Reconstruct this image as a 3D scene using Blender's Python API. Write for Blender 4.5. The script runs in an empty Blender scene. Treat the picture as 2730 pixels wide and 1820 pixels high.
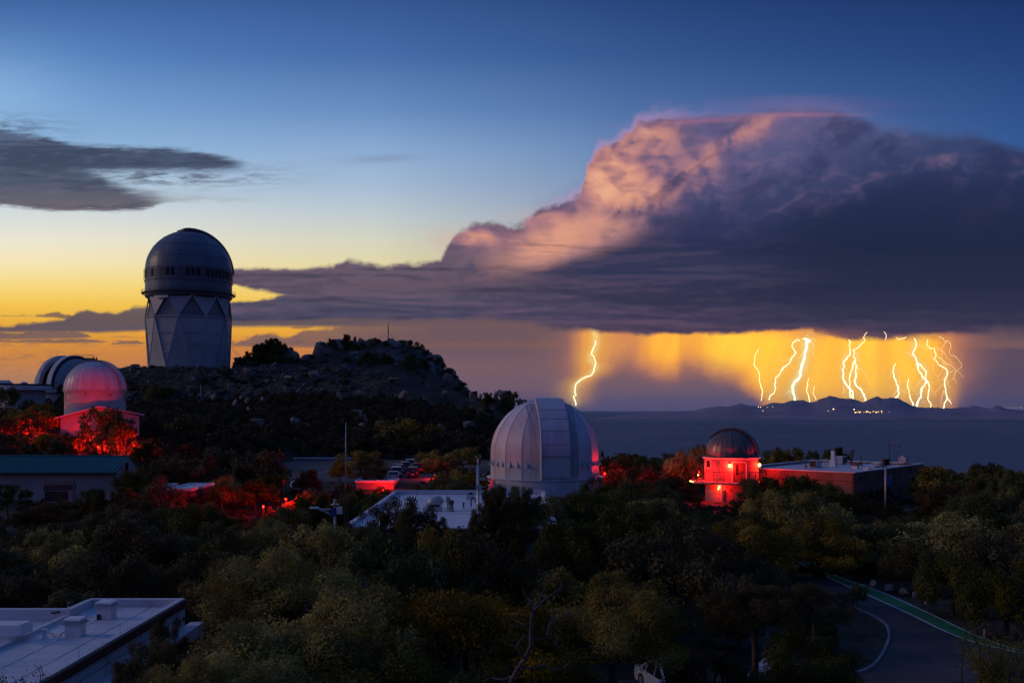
import bpy, bmesh, math, random
from mathutils import Vector, Matrix, noise as mnoise
random.seed(7)
SC = bpy.context.scene
COL = SC.collection
PI = math.pi

# ------------------------------------------------------------------ camera
F = 2600.0            # focal length in photograph pixels (2730 wide)
HOR = 1093.0          # photograph row of the eye level
cam_data = bpy.data.cameras.new('camera')
cam_data.sensor_width = 36.0
cam_data.lens = 36.0 * F / 2730.0
cam_data.shift_y = (HOR - 910.0) / 2730.0
cam_data.clip_start = 0.5
cam_data.clip_end = 250000.0
cam = bpy.data.objects.new('camera', cam_data)
COL.objects.link(cam)
cam.location = (0, 0, 0)
cam.rotation_euler = (PI / 2, 0, 0)
SC.camera = cam
SC.view_settings.view_transform = 'Standard'
SC.view_settings.look = 'None'
SC.view_settings.exposure = 0.0
SC.view_settings.gamma = 1.0
SC.view_settings.use_curve_mapping = False
SC.render.engine = 'CYCLES'
SC.cycles.use_denoising = True
SC.cycles.max_bounces = 5
SC.cycles.diffuse_bounces = 2
SC.cycles.glossy_bounces = 2
SC.cycles.transmission_bounces = 2
SC.cycles.transparent_max_bounces = 8
SC.cycles.volume_bounces = 1
SC.cycles.sample_clamp_indirect = 3.0
SC.cycles.caustics_reflective = False
SC.cycles.caustics_refractive = False


def lin(c):
    c = c / 255.0
    return c / 12.92 if c <= 0.04045 else ((c + 0.055) / 1.055) ** 2.4


def rgb(r, g, b, a=1.0):
    return (lin(r), lin(g), lin(b), a)


# ------------------------------------------------------------------ a small expression layer over shader nodes
class E:
    """a scalar or colour value inside one node tree"""
    def __init__(s, g, sock): s.g = g; s.k = sock
    def __add__(a, b): return a.g.m('ADD', a, b)
    __radd__ = __add__
    def __mul__(a, b): return a.g.m('MULTIPLY', a, b)
    __rmul__ = __mul__
    def __sub__(a, b): return a.g.m('SUBTRACT', a, b)
    def __rsub__(a, b): return a.g.m('SUBTRACT', b, a)
    def __truediv__(a, b): return a.g.m('DIVIDE', a, b)
    def __rtruediv__(a, b): return a.g.m('DIVIDE', b, a)
    def __neg__(a): return a.g.m('MULTIPLY', a, -1.0)


class G:
    def __init__(s, tree): s.t = tree
    def put(s, inp, v):
        if isinstance(v, E): s.t.links.new(v.k, inp)
        else: inp.default_value = v
    def m(s, op, a, b=None, c=None, clamp=False):
        n = s.t.nodes.new('ShaderNodeMath'); n.operation = op; n.use_clamp = clamp
        s.put(n.inputs[0], a)
        if b is not None: s.put(n.inputs[1], b)
        if c is not None: s.put(n.inputs[2], c)
        return E(s, n.outputs[0])
    def mx(s, a, b): return s.m('MAXIMUM', a, b)
    def mn(s, a, b): return s.m('MINIMUM', a, b)
    def clamp(s, a): return s.m('ADD', a, 0.0, clamp=True)
    def step(s, x, a, b):
        n = s.t.nodes.new('ShaderNodeMapRange'); n.interpolation_type = 'SMOOTHSTEP'
        s.put(n.inputs[0], x); s.put(n.inputs[1], a); s.put(n.inputs[2], b)
        n.inputs[3].default_value = 0.0; n.inputs[4].default_value = 1.0
        return E(s, n.outputs[0])
    def curve(s, x, pts, smooth=True):
        xs = [p[0] for p in pts]; ys = [p[1] for p in pts]
        x0, x1, y0, y1 = min(xs), max(xs), min(ys), max(ys)
        if y1 - y0 < 1e-6: y1 = y0 + 1e-6
        n = s.t.nodes.new('ShaderNodeFloatCurve')
        t = s.m('MULTIPLY', x - x0, 1.0 / (x1 - x0), clamp=True)
        s.t.links.new(t.k, n.inputs[1])
        c = n.mapping.curves[0]
        P = [((a - x0) / (x1 - x0), (b - y0) / (y1 - y0)) for a, b in sorted(pts)]
        while len(c.points) < len(P): c.points.new(0.5, 0.5)
        for p, (a, b) in zip(c.points, P):
            p.location = (a, b); p.handle_type = 'AUTO_CLAMPED' if smooth else 'VECTOR'
        n.mapping.update()
        return E(s, n.outputs[0]) * (y1 - y0) + y0
    def ramp(s, x, stops):
        x0, x1 = stops[0][0], stops[-1][0]
        n = s.t.nodes.new('ShaderNodeValToRGB')
        t = (x - x0) * (1.0 / (x1 - x0))
        s.t.links.new(t.k, n.inputs[0])
        el = n.color_ramp.elements
        while len(el) < len(stops): el.new(0.5)
        for i, (p, c) in enumerate(stops): el[i].position = (p - x0) / (x1 - x0)
        for i, (p, c) in enumerate(stops): el[i].color = rgb(*c) if len(c) == 3 else c
        return E(s, n.outputs[0])
    def mix(s, a, b, t, mode='MIX'):
        n = s.t.nodes.new('ShaderNodeMix'); n.data_type = 'RGBA'; n.blend_type = mode; n.clamp_factor = True
        s.put(n.inputs[0], t); s.put(n.inputs[6], a); s.put(n.inputs[7], b)
        return E(s, n.outputs[2])
    def vec(s, x, y, z=0.0):
        n = s.t.nodes.new('ShaderNodeCombineXYZ')
        s.put(n.inputs[0], x); s.put(n.inputs[1], y); s.put(n.inputs[2], z)
        return E(s, n.outputs[0])
    def noise(s, v, scale=1.0, detail=3.0, rough=0.5, dist=0.0, dims='2D'):
        n = s.t.nodes.new('ShaderNodeTexNoise'); n.noise_dimensions = dims
        s.t.links.new(v.k, n.inputs['Vector'])
        n.inputs['Scale'].default_value = scale; n.inputs['Detail'].default_value = detail
        n.inputs['Roughness'].default_value = rough; n.inputs['Distortion'].default_value = dist
        return E(s, n.outputs['Fac'])
    def voronoi(s, v, scale=1.0, feature='F1', smooth=None, dims='2D', out='Distance', rand=1.0):
        n = s.t.nodes.new('ShaderNodeTexVoronoi'); n.voronoi_dimensions = dims; n.feature = feature
        s.t.links.new(v.k, n.inputs['Vector'])
        n.inputs['Scale'].default_value = scale
        if smooth is not None: n.inputs['Smoothness'].default_value = smooth
        n.inputs['Randomness'].default_value = rand
        return E(s, n.outputs[out])
    def gauss(s, u, v, cu, cv, su, sv, rot=0.0):
        """soft elliptical bump"""
        c, q = math.cos(rot), math.sin(rot)
        du, dv = u - cu, v - cv
        a = (du * c + dv * q) * (1.0 / su); b = (dv * c - du * q) * (1.0 / sv)
        return s.m('EXPONENT', -(a * a + b * b))


# ------------------------------------------------------------------ sky
world = bpy.data.worlds.new('World')
SC.world = world
world.use_nodes = True
wt = world.node_tree
wt.nodes.clear()
g = G(wt)
tc = wt.nodes.new('ShaderNodeTexCoord')
sp = wt.nodes.new('ShaderNodeSeparateXYZ')
wt.links.new(tc.outputs['Generated'], sp.inputs[0])
X, Y, Z = [E(g, sp.outputs[i]) for i in range(3)]
YY = g.mx(Y, 0.34)
# bearing (u) and height above the horizon (v) as tangents, in thousandths of the photograph's pixels
u = X / YY * 2.6 + 1.365
v = 1.093 - Z / YY * 2.6
front = g.step(Y, 0.30, 0.62)

# clear sky: three vertical gradients from the sunset side to the storm side
VL = [(-1.6, (50, 80, 140)), (-0.4, (56, 96, 162)), (0.0, (62, 102, 162)), (0.15, (86, 132, 192)), (0.25, (112, 156, 208)), (0.4, (146, 184, 220)), (0.5, (186, 208, 224)), (0.56, (212, 222, 224)),
      (0.64, (240, 234, 214)), (0.70, (252, 234, 184)), (0.76, (254, 222, 128)), (0.81, (252, 202, 78)), (0.86, (242, 178, 52)), (0.91, (226, 148, 46)), (0.96, (212, 136, 60)), (1.0, (196, 136, 86)), (1.06, (160, 124, 104)), (1.11, (100, 96, 116)), (1.3, (24, 30, 48))]
VC = [(-1.6, (48, 76, 136)), (-0.4, (46, 80, 144)), (0.0, (52, 86, 146)), (0.15, (70, 108, 168)), (0.3, (106, 143, 194)), (0.4, (140, 172, 212)), (0.5, (168, 190, 214)), (0.58, (196, 206, 210)),
      (0.65, (218, 216, 190)), (0.70, (230, 218, 170)), (0.76, (244, 214, 120)), (0.82, (248, 200, 74)), (0.87, (246, 180, 48)), (0.90, (240, 164, 50)), (0.93, (208, 128, 62)), (0.98, (196, 112, 72)), (1.06, (120, 96, 108)), (1.11, (90, 84, 108)), (1.3, (24, 30, 48))]
VR = [(-1.6, (44, 72, 130)), (-0.4, (30, 62, 122)), (0.0, (24, 52, 104)), (0.15, (34, 66, 124)), (0.3, (46, 80, 140)), (0.4, (50, 90, 150)), (0.5, (60, 90, 146)), (0.7, (70, 84, 124)), (0.9, (84, 78, 102)), (1.0, (92, 78, 100)),
      (1.08, (88, 78, 104)), (1.11, (64, 68, 104)), (1.3, (20, 26, 44))]
cl, cc, cr = g.ramp(v, VL), g.ramp(v, VC), g.ramp(v, VR)
sky = g.mix(cl, cc, g.step(u, -0.05, 1.15))
sky = g.mix(sky, cr, g.curve(u, [(1.0, 0.0), (1.365, 0.30), (1.9, 0.70), (2.73, 1.0)]))
# paler glow low on the far left
sky = g.mix(sky, rgb(150, 190, 228), g.gauss(u, v, -0.05, 0.27, 0.22, 0.13) * 0.55)

# the eastern sky behind the viewer: the lavender twilight arch above the earth's shadow
east_s = g.ramp(Z, [(-0.05, (62, 64, 100)), (0.03, (98, 94, 140)), (0.12, (126, 116, 164)), (0.25, (116, 116, 170)), (0.45, (80, 98, 158)), (0.75, (52, 80, 140)), (1.0, (50, 80, 140))])
east_n = g.ramp(Z, [(-0.05, (22, 30, 58)), (0.03, (26, 36, 70)), (0.12, (30, 42, 84)), (0.25, (32, 48, 98)), (0.45, (38, 60, 118)), (0.75, (46, 74, 134)), (1.0, (50, 80, 140))])
east = g.mix(east_s, east_n, g.step(X, -0.95, -0.05))
sky = g.mix(sky, east, g.step(-Y, -0.15, 0.55))

# shared noise fields (stretched along the wind)
P1 = g.vec(u * 1.0, v * 1.6, 0.0)
nA = g.noise(P1, 5.0, 6.0, 0.58, 0.25)           # puffy
nA2 = g.noise(g.vec(u + 0.012, v * 1.6 + 0.016, 0.0), 5.0, 6.0, 0.58, 0.25)
nB = g.noise(g.vec(u * 0.55 + 3.1, v * 5.0), 4.0, 5.0, 0.6, 0.3)   # streaky
nB2 = g.noise(g.vec(u * 0.55 + 3.1, (v + 0.01) * 5.0), 4.0, 5.0, 0.6, 0.3)
nF = g.noise(g.vec(u * 1.4 + 8.3, v * 9.0), 9.0, 6.0, 0.68)         # fine streaks
nE = g.noise(g.vec(u + 5.5, v * 1.3), 16.0, 6.0, 0.62, 0.0)          # ragged edges
emb = (nA - nA2)
embB = (nB - nB2)


def layer(sky, col, a): return g.mix(sky, col, g.clamp(a * front))


# --- streaked dark cloud high on the left
wv = v + (nF - 0.5) * 0.030 + (nB - 0.5) * 0.035
cl_top = g.curve(u, [(-1.0, 0.30), (0.0, 0.335), (0.10, 0.352), (0.22, 0.378), (0.45, 0.385), (0.56, 0.402), (0.64, 0.422), (0.69, 0.436)])
cl_bot = g.curve(u, [(-1.0, 0.53), (0.0, 0.488), (0.25, 0.452), (0.45, 0.448), (0.60, 0.444), (0.69, 0.434)])
up = g.step(wv, cl_top - 0.004, cl_top + 0.022) * g.step(-wv, -cl_bot - 0.022, -cl_bot + 0.006) * g.step(-u, -0.70, -0.60)
lo_top = g.curve(u, [(-1.0, 0.42), (0.0, 0.425), (0.22, 0.44), (0.30, 0.478), (0.38, 0.502), (0.48, 0.514), (0.60, 0.519), (0.76, 0.528)])
lo_bot = g.curve(u, [(-1.0, 0.56), (0.0, 0.545), (0.12, 0.558), (0.33, 0.562), (0.42, 0.545), (0.55, 0.530), (0.76, 0.531)])
lo = g.step(wv, lo_top - 0.018, lo_top + 0.030) * g.step(-wv, -lo_bot - 0.010, -lo_bot + 0.006) * g.curve(u, [(-0.5, 1), (0.36, 1.0), (0.46, 0.45), (0.60, 0.32), (0.76, 0.0)])
wis = g.gauss(u, v, 0.44, 0.468, 0.26, 0.030) * g.step(nF, 0.38, 0.62) * 0.85
top_wis = g.gauss(u, v, -0.02, 0.345, 0.16, 0.035) * g.step(nF, 0.34, 0.60) * 0.8
cm = g.mx(g.mx(up, lo), g.mx(wis, top_wis))
dark = g.ramp(v, [(0.33, (92, 104, 132)), (0.39, (74, 80, 104)), (0.43, (58, 66, 92)), (0.48, (64, 70, 94)), (0.53, (84, 78, 94)), (0.57, (106, 90, 98))])
dark = g.mix(dark, rgb(38, 44, 68), g.step(nB * 0.6 + nF * 0.4, 0.44, 0.60) * 0.75)
dark = g.mix(dark, rgb(116, 122, 144), g.step(-nF, -0.44, -0.32) * 0.15)
sky = layer(sky, dark, cm * 0.93)
sky = layer(sky, rgb(126, 144, 178), g.gauss(u, v + (nF - 0.5) * 0.02, 1.02, 0.423, 0.10, 0.011, -0.04) * 0.55)

# --- low lit bars along the sunset horizon
nrag = (nE - 0.5) * 0.030
def bar(top, bot, col, a, soft=0.006):
    global sky
    t, b = g.curve(u, top), g.curve(u, bot)
    x = v + nrag
    sky = layer(sky, col, g.step(x, t - soft, t + soft) * g.step(-(v + (nE - 0.5) * 0.008), -b - soft, -b + soft) * a)
colL = g.ramp(v, [(0.82, (100, 86, 92)), (0.85, (84, 76, 88)), (0.875, (84, 76, 90)), (0.91, (112, 86, 84))])
bar([(-1.0, 0.86), (-0.1, 0.875), (0.0, 0.868), (0.07, 0.862), (0.13, 0.858), (0.19, 0.842), (0.23, 0.826), (0.27, 0.836), (0.33, 0.826), (0.37, 0.818), (0.42, 0.816), (0.6, 0.81)],
    [(-1.0, 0.905), (0.0, 0.885), (0.20, 0.886), (0.40, 0.880), (0.6, 0.87)], colL, 0.96)
bar([(-0.8, 0.88), (0.0, 0.884), (0.1, 0.884), (0.2, 0.886), (0.245, 0.897)], [(-0.8, 0.905), (0.0, 0.904), (0.12, 0.903), (0.2, 0.901), (0.245, 0.898)], rgb(110, 88, 88), 0.9, 0.003)
bar([(0.09, 0.843), (0.11, 0.837), (0.17, 0.836), (0.22, 0.84)], [(0.09, 0.843), (0.12, 0.845), (0.18, 0.85), (0.22, 0.86)], rgb(104, 84, 84), 0.85, 0.003)
bar([(-0.8, 0.90), (0.0, 0.905), (0.15, 0.904), (0.22, 0.902), (0.287, 0.910)], [(-0.8, 0.92), (0.0, 0.912), (0.15, 0.914), (0.25, 0.913), (0.287, 0.910)], rgb(122, 94, 84), 0.9, 0.003)
bar([(0.28, 0.917), (0.32, 0.912), (0.37, 0.911), (0.395, 0.914)], [(0.28, 0.917), (0.34, 0.918), (0.395, 0.915)], rgb(128, 98, 84), 0.9, 0.002)
sky = layer(sky, rgb(150, 104, 86), g.step(nF, 0.50, 0.66) * g.step(v, 0.925, 0.95) * g.step(-v, -1.01, -0.99) * g.step(-u, -0.34, -0.18) * 0.55)

# --- grey and violet veil of rain under the storm
veil = g.step(u + (nA - 0.5) * 0.35 + (v - 0.95) * 0.9, 0.80, 1.10) * g.step(v, 0.82, 0.87)
vc = g.ramp(v, [(0.84, (94, 80, 96)), (0.92, (108, 84, 94)), (0.98, (124, 94, 98)), (1.04, (118, 92, 104)), (1.085, (92, 82, 112)), (1.12, (60, 66, 104))])
vc = g.mix(vc, g.ramp(v, [(0.84, (78, 66, 88)), (0.95, (92, 74, 90)), (1.05, (86, 72, 96)), (1.12, (54, 58, 94))]), g.step(u, 2.45, 2.70))
sky = layer(sky, vc, veil)
# dull bars in the gap left of the veil
bar([(0.60, 0.925), (0.66, 0.902), (0.72, 0.888), (0.76, 0.896), (0.82, 0.880), (0.90, 0.868), (1.2, 0.84)], [(0.60, 0.922), (0.70, 0.924), (0.82, 0.925), (1.2, 0.925)], rgb(112, 86, 88), 0.85, 0.006)
bar([(0.60, 0.94), (0.70, 0.93), (1.2, 0.91)], [(0.60, 0.925), (0.7, 0.935), (0.80, 0.924), (1.2, 0.93)], rgb(128, 92, 86), 0.6, 0.005)
bar([(0.77, 0.872), (0.79, 0.868), (0.82, 0.866), (0.84, 0.868)], [(0.77, 0.872), (0.80, 0.877), (0.84, 0.87)], rgb(120, 92, 80), 0.7, 0.003)

# --- storm-lit rain shafts
gu = g.curve(u + (g.noise(g.vec(u * 3.0, v * 0.5, 1.0), 6.0, 3.0, 0.5) - 0.5) * 0.02,
             [(1.30, 0.0), (1.38, 0.07), (1.44, 0.14), (1.49, 0.22), (1.54, 0.42), (1.575, 0.58), (1.61, 0.50), (1.66, 0.50), (1.72, 0.62), (1.79, 0.80), (1.82, 0.66), (1.855, 0.70), (1.89, 0.88), (1.95, 1.0), (2.02, 0.96),
              (2.10, 0.94), (2.15, 1.0), (2.22, 0.84), (2.27, 0.92), (2.32, 0.98), (2.355, 0.78), (2.39, 0.94), (2.44, 1.0), (2.485, 0.84), (2.52, 0.58), (2.56, 0.36), (2.62, 0.20), (2.73, 0.06)])
streak = g.noise(g.vec(u * 9.0 + v * 3.5, v * 1.8, 2.0), 2.2, 4.0, 0.55)
gv_bot = g.curve(u, [(1.30, 1.03), (1.46, 1.06), (1.54, 1.075), (1.60, 1.04), (1.70, 1.02), (1.79, 1.035), (1.83, 1.02), (1.90, 1.02), (2.0, 1.06), (2.08, 1.16), (2.3, 1.23), (2.5, 1.22), (2.56, 1.12), (2.73, 1.0)])
gv = g.step(-(v + (nA - 0.5) * 0.05 + (nE - 0.5) * 0.02), -gv_bot - 0.045, -gv_bot + 0.105) * g.step(v, 0.862, 0.895)
glow = gu * gv * (0.86 + (streak - 0.5) * 0.24)
glow = glow * 1.04
gcol = g.ramp(glow, [(0.0, (128, 90, 96)), (0.22, (176, 112, 92)), (0.42, (220, 142, 84)), (0.60, (248, 160, 62)), (0.8, (255, 182, 48)), (0.95, (255, 202, 52))])
gcol = g.mix(gcol, (1.60, 0.80, 0.05, 1), g.step(glow, 0.42, 1.05) * 0.75)
sky = layer(sky, gcol, g.step(glow, 0.03, 0.50) * g.step(-v, -1.16, -1.10))
hot = g.gauss(u, v, 1.935, 0.955, 0.050, 0.035) * 0.45 + g.gauss(u, v, 2.31, 0.95, 0.03, 0.05) * 0.35 + g.gauss(u, v, 2.44, 0.96, 0.028, 0.06) * 0.5 + g.gauss(u, v, 2.36, 1.03, 0.03, 0.05) * 0.3
sky = layer(sky, rgb(255, 208, 66), hot)
# light scattered round the strongest strokes
for pts, s1, a1, s2, a2 in [
    ([(0.86, 1.584), (0.91, 1.588), (0.96, 1.577), (0.975, 1.587), (0.99, 1.580), (1.0, 1.570), (1.015, 1.545), (1.03, 1.534), (1.05, 1.532), (1.075, 1.534)], 0.040, 0.55, 0.011, 0.65),
    ([(0.89, 2.158), (0.92, 2.150), (0.96, 2.143), (0.99, 2.136), (1.02, 2.118), (1.045, 2.112), (1.07, 2.120)], 0.042, 0.80, 0.014, 1.0),
    ([(0.93, 2.266), (0.96, 2.250), (1.0, 2.247), (1.03, 2.262), (1.065, 2.270)], 0.022, 0.35, 0.009, 0.45),
    ([(0.93, 2.282), (0.96, 2.280), (1.01, 2.278), (1.03, 2.290), (1.065, 2.307)], 0.022, 0.35, 0.009, 0.45),
    ([(0.90, 2.442), (0.94, 2.435), (0.97, 2.460), (1.0, 2.468), (1.03, 2.460), (1.09, 2.444)], 0.030, 0.50, 0.010, 0.45),
    ([(0.95, 2.500), (0.99, 2.522), (1.02, 2.518), (1.06, 2.524), (1.085, 2.516)], 0.030, 0.55, 0.008, 0.30),
    ([(0.98, 2.384), (1.01, 2.388), (1.035, 2.396), (1.06, 2.390)], 0.022, 0.45, 0.008, 0.40),
    ([(0.91, 2.115), (0.94, 2.120), (0.98, 2.090), (1.02, 2.068), (1.06, 2.052)], 0.024, 0.35, 0.007, 0.30)]:
    uc = g.curve(v, pts)
    d = (u - uc)
    inv = g.step(v, pts[0][0] - 0.02, pts[0][0] + 0.02) * g.step(-v, -pts[-1][0] - 0.02, -pts[-1][0] + 0.012)
    sky = layer(sky, rgb(255, 182, 68), g.m('EXPONENT', -(d * d) * (1.0 / s1 ** 2)) * inv * a1)
    sky = layer(sky, rgb(255, 226, 140), g.m('EXPONENT', -(d * d) * (1.0 / s2 ** 2)) * inv * a2)

# --- the thunderhead
edge_n = (nE - 0.5) * 0.060 + (nA - 0.5) * 0.045
vt = v + edge_n * g.curve(u, [(0.6, 0.25), (1.2, 0.7), (1.5, 0.9), (1.9, 0.7), (2.3, 0.6), (2.73, 0.6)])
T = g.curve(u, [(0.60, 0.716), (0.80, 0.716), (0.895, 0.708), (0.925, 0.692), (0.955, 0.694), (0.975, 0.706), (1.05, 0.708), (1.12, 0.704), (1.175, 0.694), (1.195, 0.655), (1.225, 0.612),
                (1.27, 0.600), (1.35, 0.604), (1.40, 0.598), (1.43, 0.570), (1.50, 0.548), (1.552, 0.520), (1.566, 0.455), (1.585, 0.408), (1.65, 0.372), (1.70, 0.335), (1.76, 0.312), (1.85, 0.314), (1.97, 0.312),
                (2.08, 0.296), (2.18, 0.292), (2.28, 0.312), (2.36, 0.345), (2.50, 0.352), (2.62, 0.362), (2.68, 0.392), (2.73, 0.400)], smooth=False)
soft = g.curve(u, [(0.6, 0.006), (1.3, 0.010), (1.6, 0.008), (1.8, 0.012), (2.05, 0.018), (2.4, 0.022), (2.73, 0.022)])
# lower edge: two tapering shelves on the left, flat rain base on the right
Bt = g.curve(u, [(0.60, 0.752), (0.68, 0.772), (0.76, 0.792), (0.80, 0.81), (0.9, 0.84), (1.0, 0.850), (1.3, 0.852), (1.45, 0.868), (1.52, 0.878), (1.62, 0.884), (1.75, 0.890), (1.95, 0.888), (2.05, 0.880), (2.12, 0.878), (2.2, 0.893), (2.3, 0.902), (2.42, 0.897), (2.55, 0.890), (2.73, 0.885)])
softB = g.curve(u, [(0.6, 0.004), (0.9, 0.012), (1.4, 0.010), (2.1, 0.007), (2.4, 0.010), (2.73, 0.03)])
body = g.step(vt - T, -soft, soft) * g.step(-(v + (nE - 0.5) * 0.022 + (nA - 0.5) * 0.022 * g.step(u, 0.9, 1.4) - Bt), -softB, softB)
body = body * g.step(u, 0.55, 0.62)
shelf = g.step(v + nrag, g.curve(u, [(0.60, 0.806), (0.66, 0.800), (0.72, 0.798), (0.745, 0.790), (0.78, 0.784), (0.81, 0.79), (0.9, 0.79), (1.2, 0.80)]) - 0.005,
               g.curve(u, [(0.60, 0.806), (0.66, 0.800), (0.72, 0.798), (0.745, 0.790), (0.78, 0.784), (0.81, 0.79), (0.9, 0.79), (1.2, 0.80)]) + 0.006) \
    * g.step(-(v + (nE - 0.5) * 0.008), -g.curve(u, [(0.60, 0.857), (0.8, 0.853), (0.95, 0.846), (1.2, 0.842)]) - 0.005, -g.curve(u, [(0.60, 0.857), (0.8, 0.853), (0.95, 0.846), (1.2, 0.842)]) + 0.004) * g.step(u, 0.5, 0.56) * g.step(-u, -1.3, -1.1)
body = g.mx(body, shelf)
# faint anvil haze and coloured fringe outside the edge
above = g.step(-v, -0.74, -0.66)
sky = layer(sky, rgb(120, 118, 168), g.step(vt - T, -0.055, 0.0) * g.step(u, 1.30, 1.55) * g.step(-u, -2.55, -2.2) * above * 0.30)
sky = layer(sky, rgb(200, 150, 190), g.step(vt - T, -0.030, 0.0) * g.step(u, 1.38, 1.55) * g.step(-u, -1.95, -1.7) * above * 0.45)
sky = layer(sky, rgb(210, 180, 176), g.gauss(u, v, 1.43, 0.575, 0.08, 0.022) * 0.30)
sky = layer(sky, rgb(222, 176, 160), g.gauss(u, v, 1.19, 0.64, 0.05, 0.03) * 0.35)
cap = (g.gauss(u, v, 2.15, 0.284, 0.20, 0.018) * 0.34 + g.gauss(u, v, 2.12, 0.262, 0.16, 0.008) * 0.18) * (nB * 0.8 + 0.5)
sky = layer(sky, rgb(132, 100, 140), cap)

base = g.ramp(v, [(0.28, (104, 92, 134)), (0.38, (88, 88, 130)), (0.50, (70, 74, 116)), (0.60, (48, 54, 92)), (0.68, (34, 42, 76)), (0.74, (44, 45, 76)), (0.80, (54, 50, 78)), (0.85, (62, 54, 82)), (0.90, (92, 68, 88))])
leftc = g.ramp(v, [(0.60, (126, 98, 108)), (0.70, (104, 88, 106)), (0.76, (98, 82, 98)), (0.80, (86, 78, 98)), (0.84, (74, 70, 96)), (0.88, (88, 74, 92))])
base = g.mix(leftc, base, g.step(u, 1.05, 1.85))
rightc = g.ramp(v, [(0.30, (70, 84, 128)), (0.42, (50, 62, 104)), (0.50, (34, 46, 82)), (0.60, (24, 36, 66)), (0.70, (26, 36, 62)), (0.80, (34, 40, 66)), (0.86, (50, 48, 74)), (0.90, (78, 62, 84))])
base = g.mix(base, rightc, g.step(u + (nA - 0.5) * 0.2 + v * 0.45, 2.10, 2.75))
# sunset light on the west-facing billows
lit = g.gauss(u, v, 1.62, 0.46, 0.085, 0.10) * 0.85 + g.gauss(u, v, 1.70, 0.52, 0.12, 0.055) * 0.55 + g.gauss(u, v, 1.75, 0.36, 0.11, 0.055) * 0.62 + g.gauss(u, v, 1.93, 0.385, 0.13, 0.030, -0.62) * 0.34 \
    + g.gauss(u, v, 2.03, 0.345, 0.06, 0.035, -0.6) * 0.45 + g.gauss(u, v, 1.50, 0.64, 0.16, 0.045, -0.25) * 0.85 + g.gauss(u, v, 1.27, 0.635, 0.075, 0.030) * 0.75 + g.gauss(u, v, 1.45, 0.585, 0.09, 0.03) * 0.5 \
    + g.gauss(u, v, 1.85, 0.47, 0.22, 0.07) * 0.30 + g.gauss(u, v, 2.5, 0.43, 0.07, 0.035, -0.5) * 0.18 + g.gauss(u, v, 2.71, 0.43, 0.04, 0.02) * 0.22
# billow relief from a domain-warped cauliflower field, lit from the lower left
tt, ss = u * 0.85 - v * 0.53, u * 0.53 + v * 0.85     # along and across the slanting billows
def puff(du, dv):
    t_, s_ = tt + (du * 0.85 - dv * 0.53), ss + (du * 0.53 + dv * 0.85)
    a = g.vec(t_ * 0.62 + (nA - 0.5) * 0.15, s_ * 1.25 + (nB - 0.5) * 0.05)
    p1 = g.voronoi(a, 8.0, 'SMOOTH_F1', 0.45)
    p2 = g.voronoi(g.vec(t_ * 0.85 + (nA - 0.5) * 0.12 + 4.7, s_ * 1.2 + (nB - 0.5) * 0.04), 19.0, 'SMOOTH_F1', 0.4)
    return p1 * 0.8 + p2 * 0.36
rel = puff(0.008, -0.006) - puff(-0.008, 0.006)
relief = g.clamp(rel * 1.9 + emb * 1.6 + 0.50)
lit2 = g.clamp(g.mn(lit, 0.92) * (0.34 + relief * 0.86))
peach = g.ramp(lit2, [(0.0, (92, 86, 126)), (0.25, (138, 104, 128)), (0.5, (184, 128, 128)), (0.75, (218, 152, 130)), (1.0, (242, 178, 138))])
body_c = g.mix(base, peach, g.step(lit2, 0.02, 0.42))
body_c = g.mix(body_c, rgb(30, 36, 66), g.clamp((0.5 - relief) * 0.75) * g.curve(u, [(0.6, 0.45), (1.4, 0.6), (2.2, 0.5), (2.73, 0.35)]))
body_c = g.mix(body_c, rgb(150, 124, 150), g.clamp((relief - 0.56) * 0.8) * g.curve(v, [(0.28, 0.5), (0.5, 0.45), (0.65, 0.12), (0.9, 0.12)]))
nD = g.noise(g.vec(tt * 0.7 + 9.1, ss * 2.1), 4.2, 6.0, 0.58, 0.3)
upr = g.curve(u, [(1.5, 0.15), (1.85, 0.75), (2.73, 0.9)]) * g.step(-v, -0.66, -0.50)
body_c = g.mix(body_c, rgb(40, 46, 84), g.step(nD, 0.50, 0.68) * upr * 0.62)
body_c = g.mix(body_c, rgb(128, 108, 142), g.step(-nD, -0.46, -0.32) * upr * 0.42)
body_c = g.mix(body_c, rgb(222, 156, 130), g.clamp(g.gauss(u, v + (nA - 0.5) * 0.05, 1.47, 0.660, 0.15, 0.040, -0.22) * 0.95 + g.gauss(u, v + (nA - 0.5) * 0.04, 1.60, 0.600, 0.10, 0.030, -0.1) * 0.6 - g.step(nD, 0.5, 0.7) * 0.25))
# horizontal banding of the lower storm
body_c = g.mix(body_c, rgb(112, 88, 106), g.clamp(embB * 6.0) * g.step(v, 0.60, 0.72) * g.curve(u, [(0.6, 0.55), (1.5, 0.45), (2.0, 0.22), (2.73, 0.05)]))
body_c = g.mix(body_c, rgb(34, 40, 66), g.clamp(-embB * 6.0) * g.step(v, 0.58, 0.70) * 0.50)
sky = layer(sky, body_c, body)
# thin salmon line along the anvil top
sky = layer(sky, rgb(206, 122, 134), g.gauss(u, v, 2.12, 0.306, 0.15, 0.0055) * 0.28 + g.gauss(u, v, 1.88, 0.322, 0.16, 0.007, -0.05) * 0.24)
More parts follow.
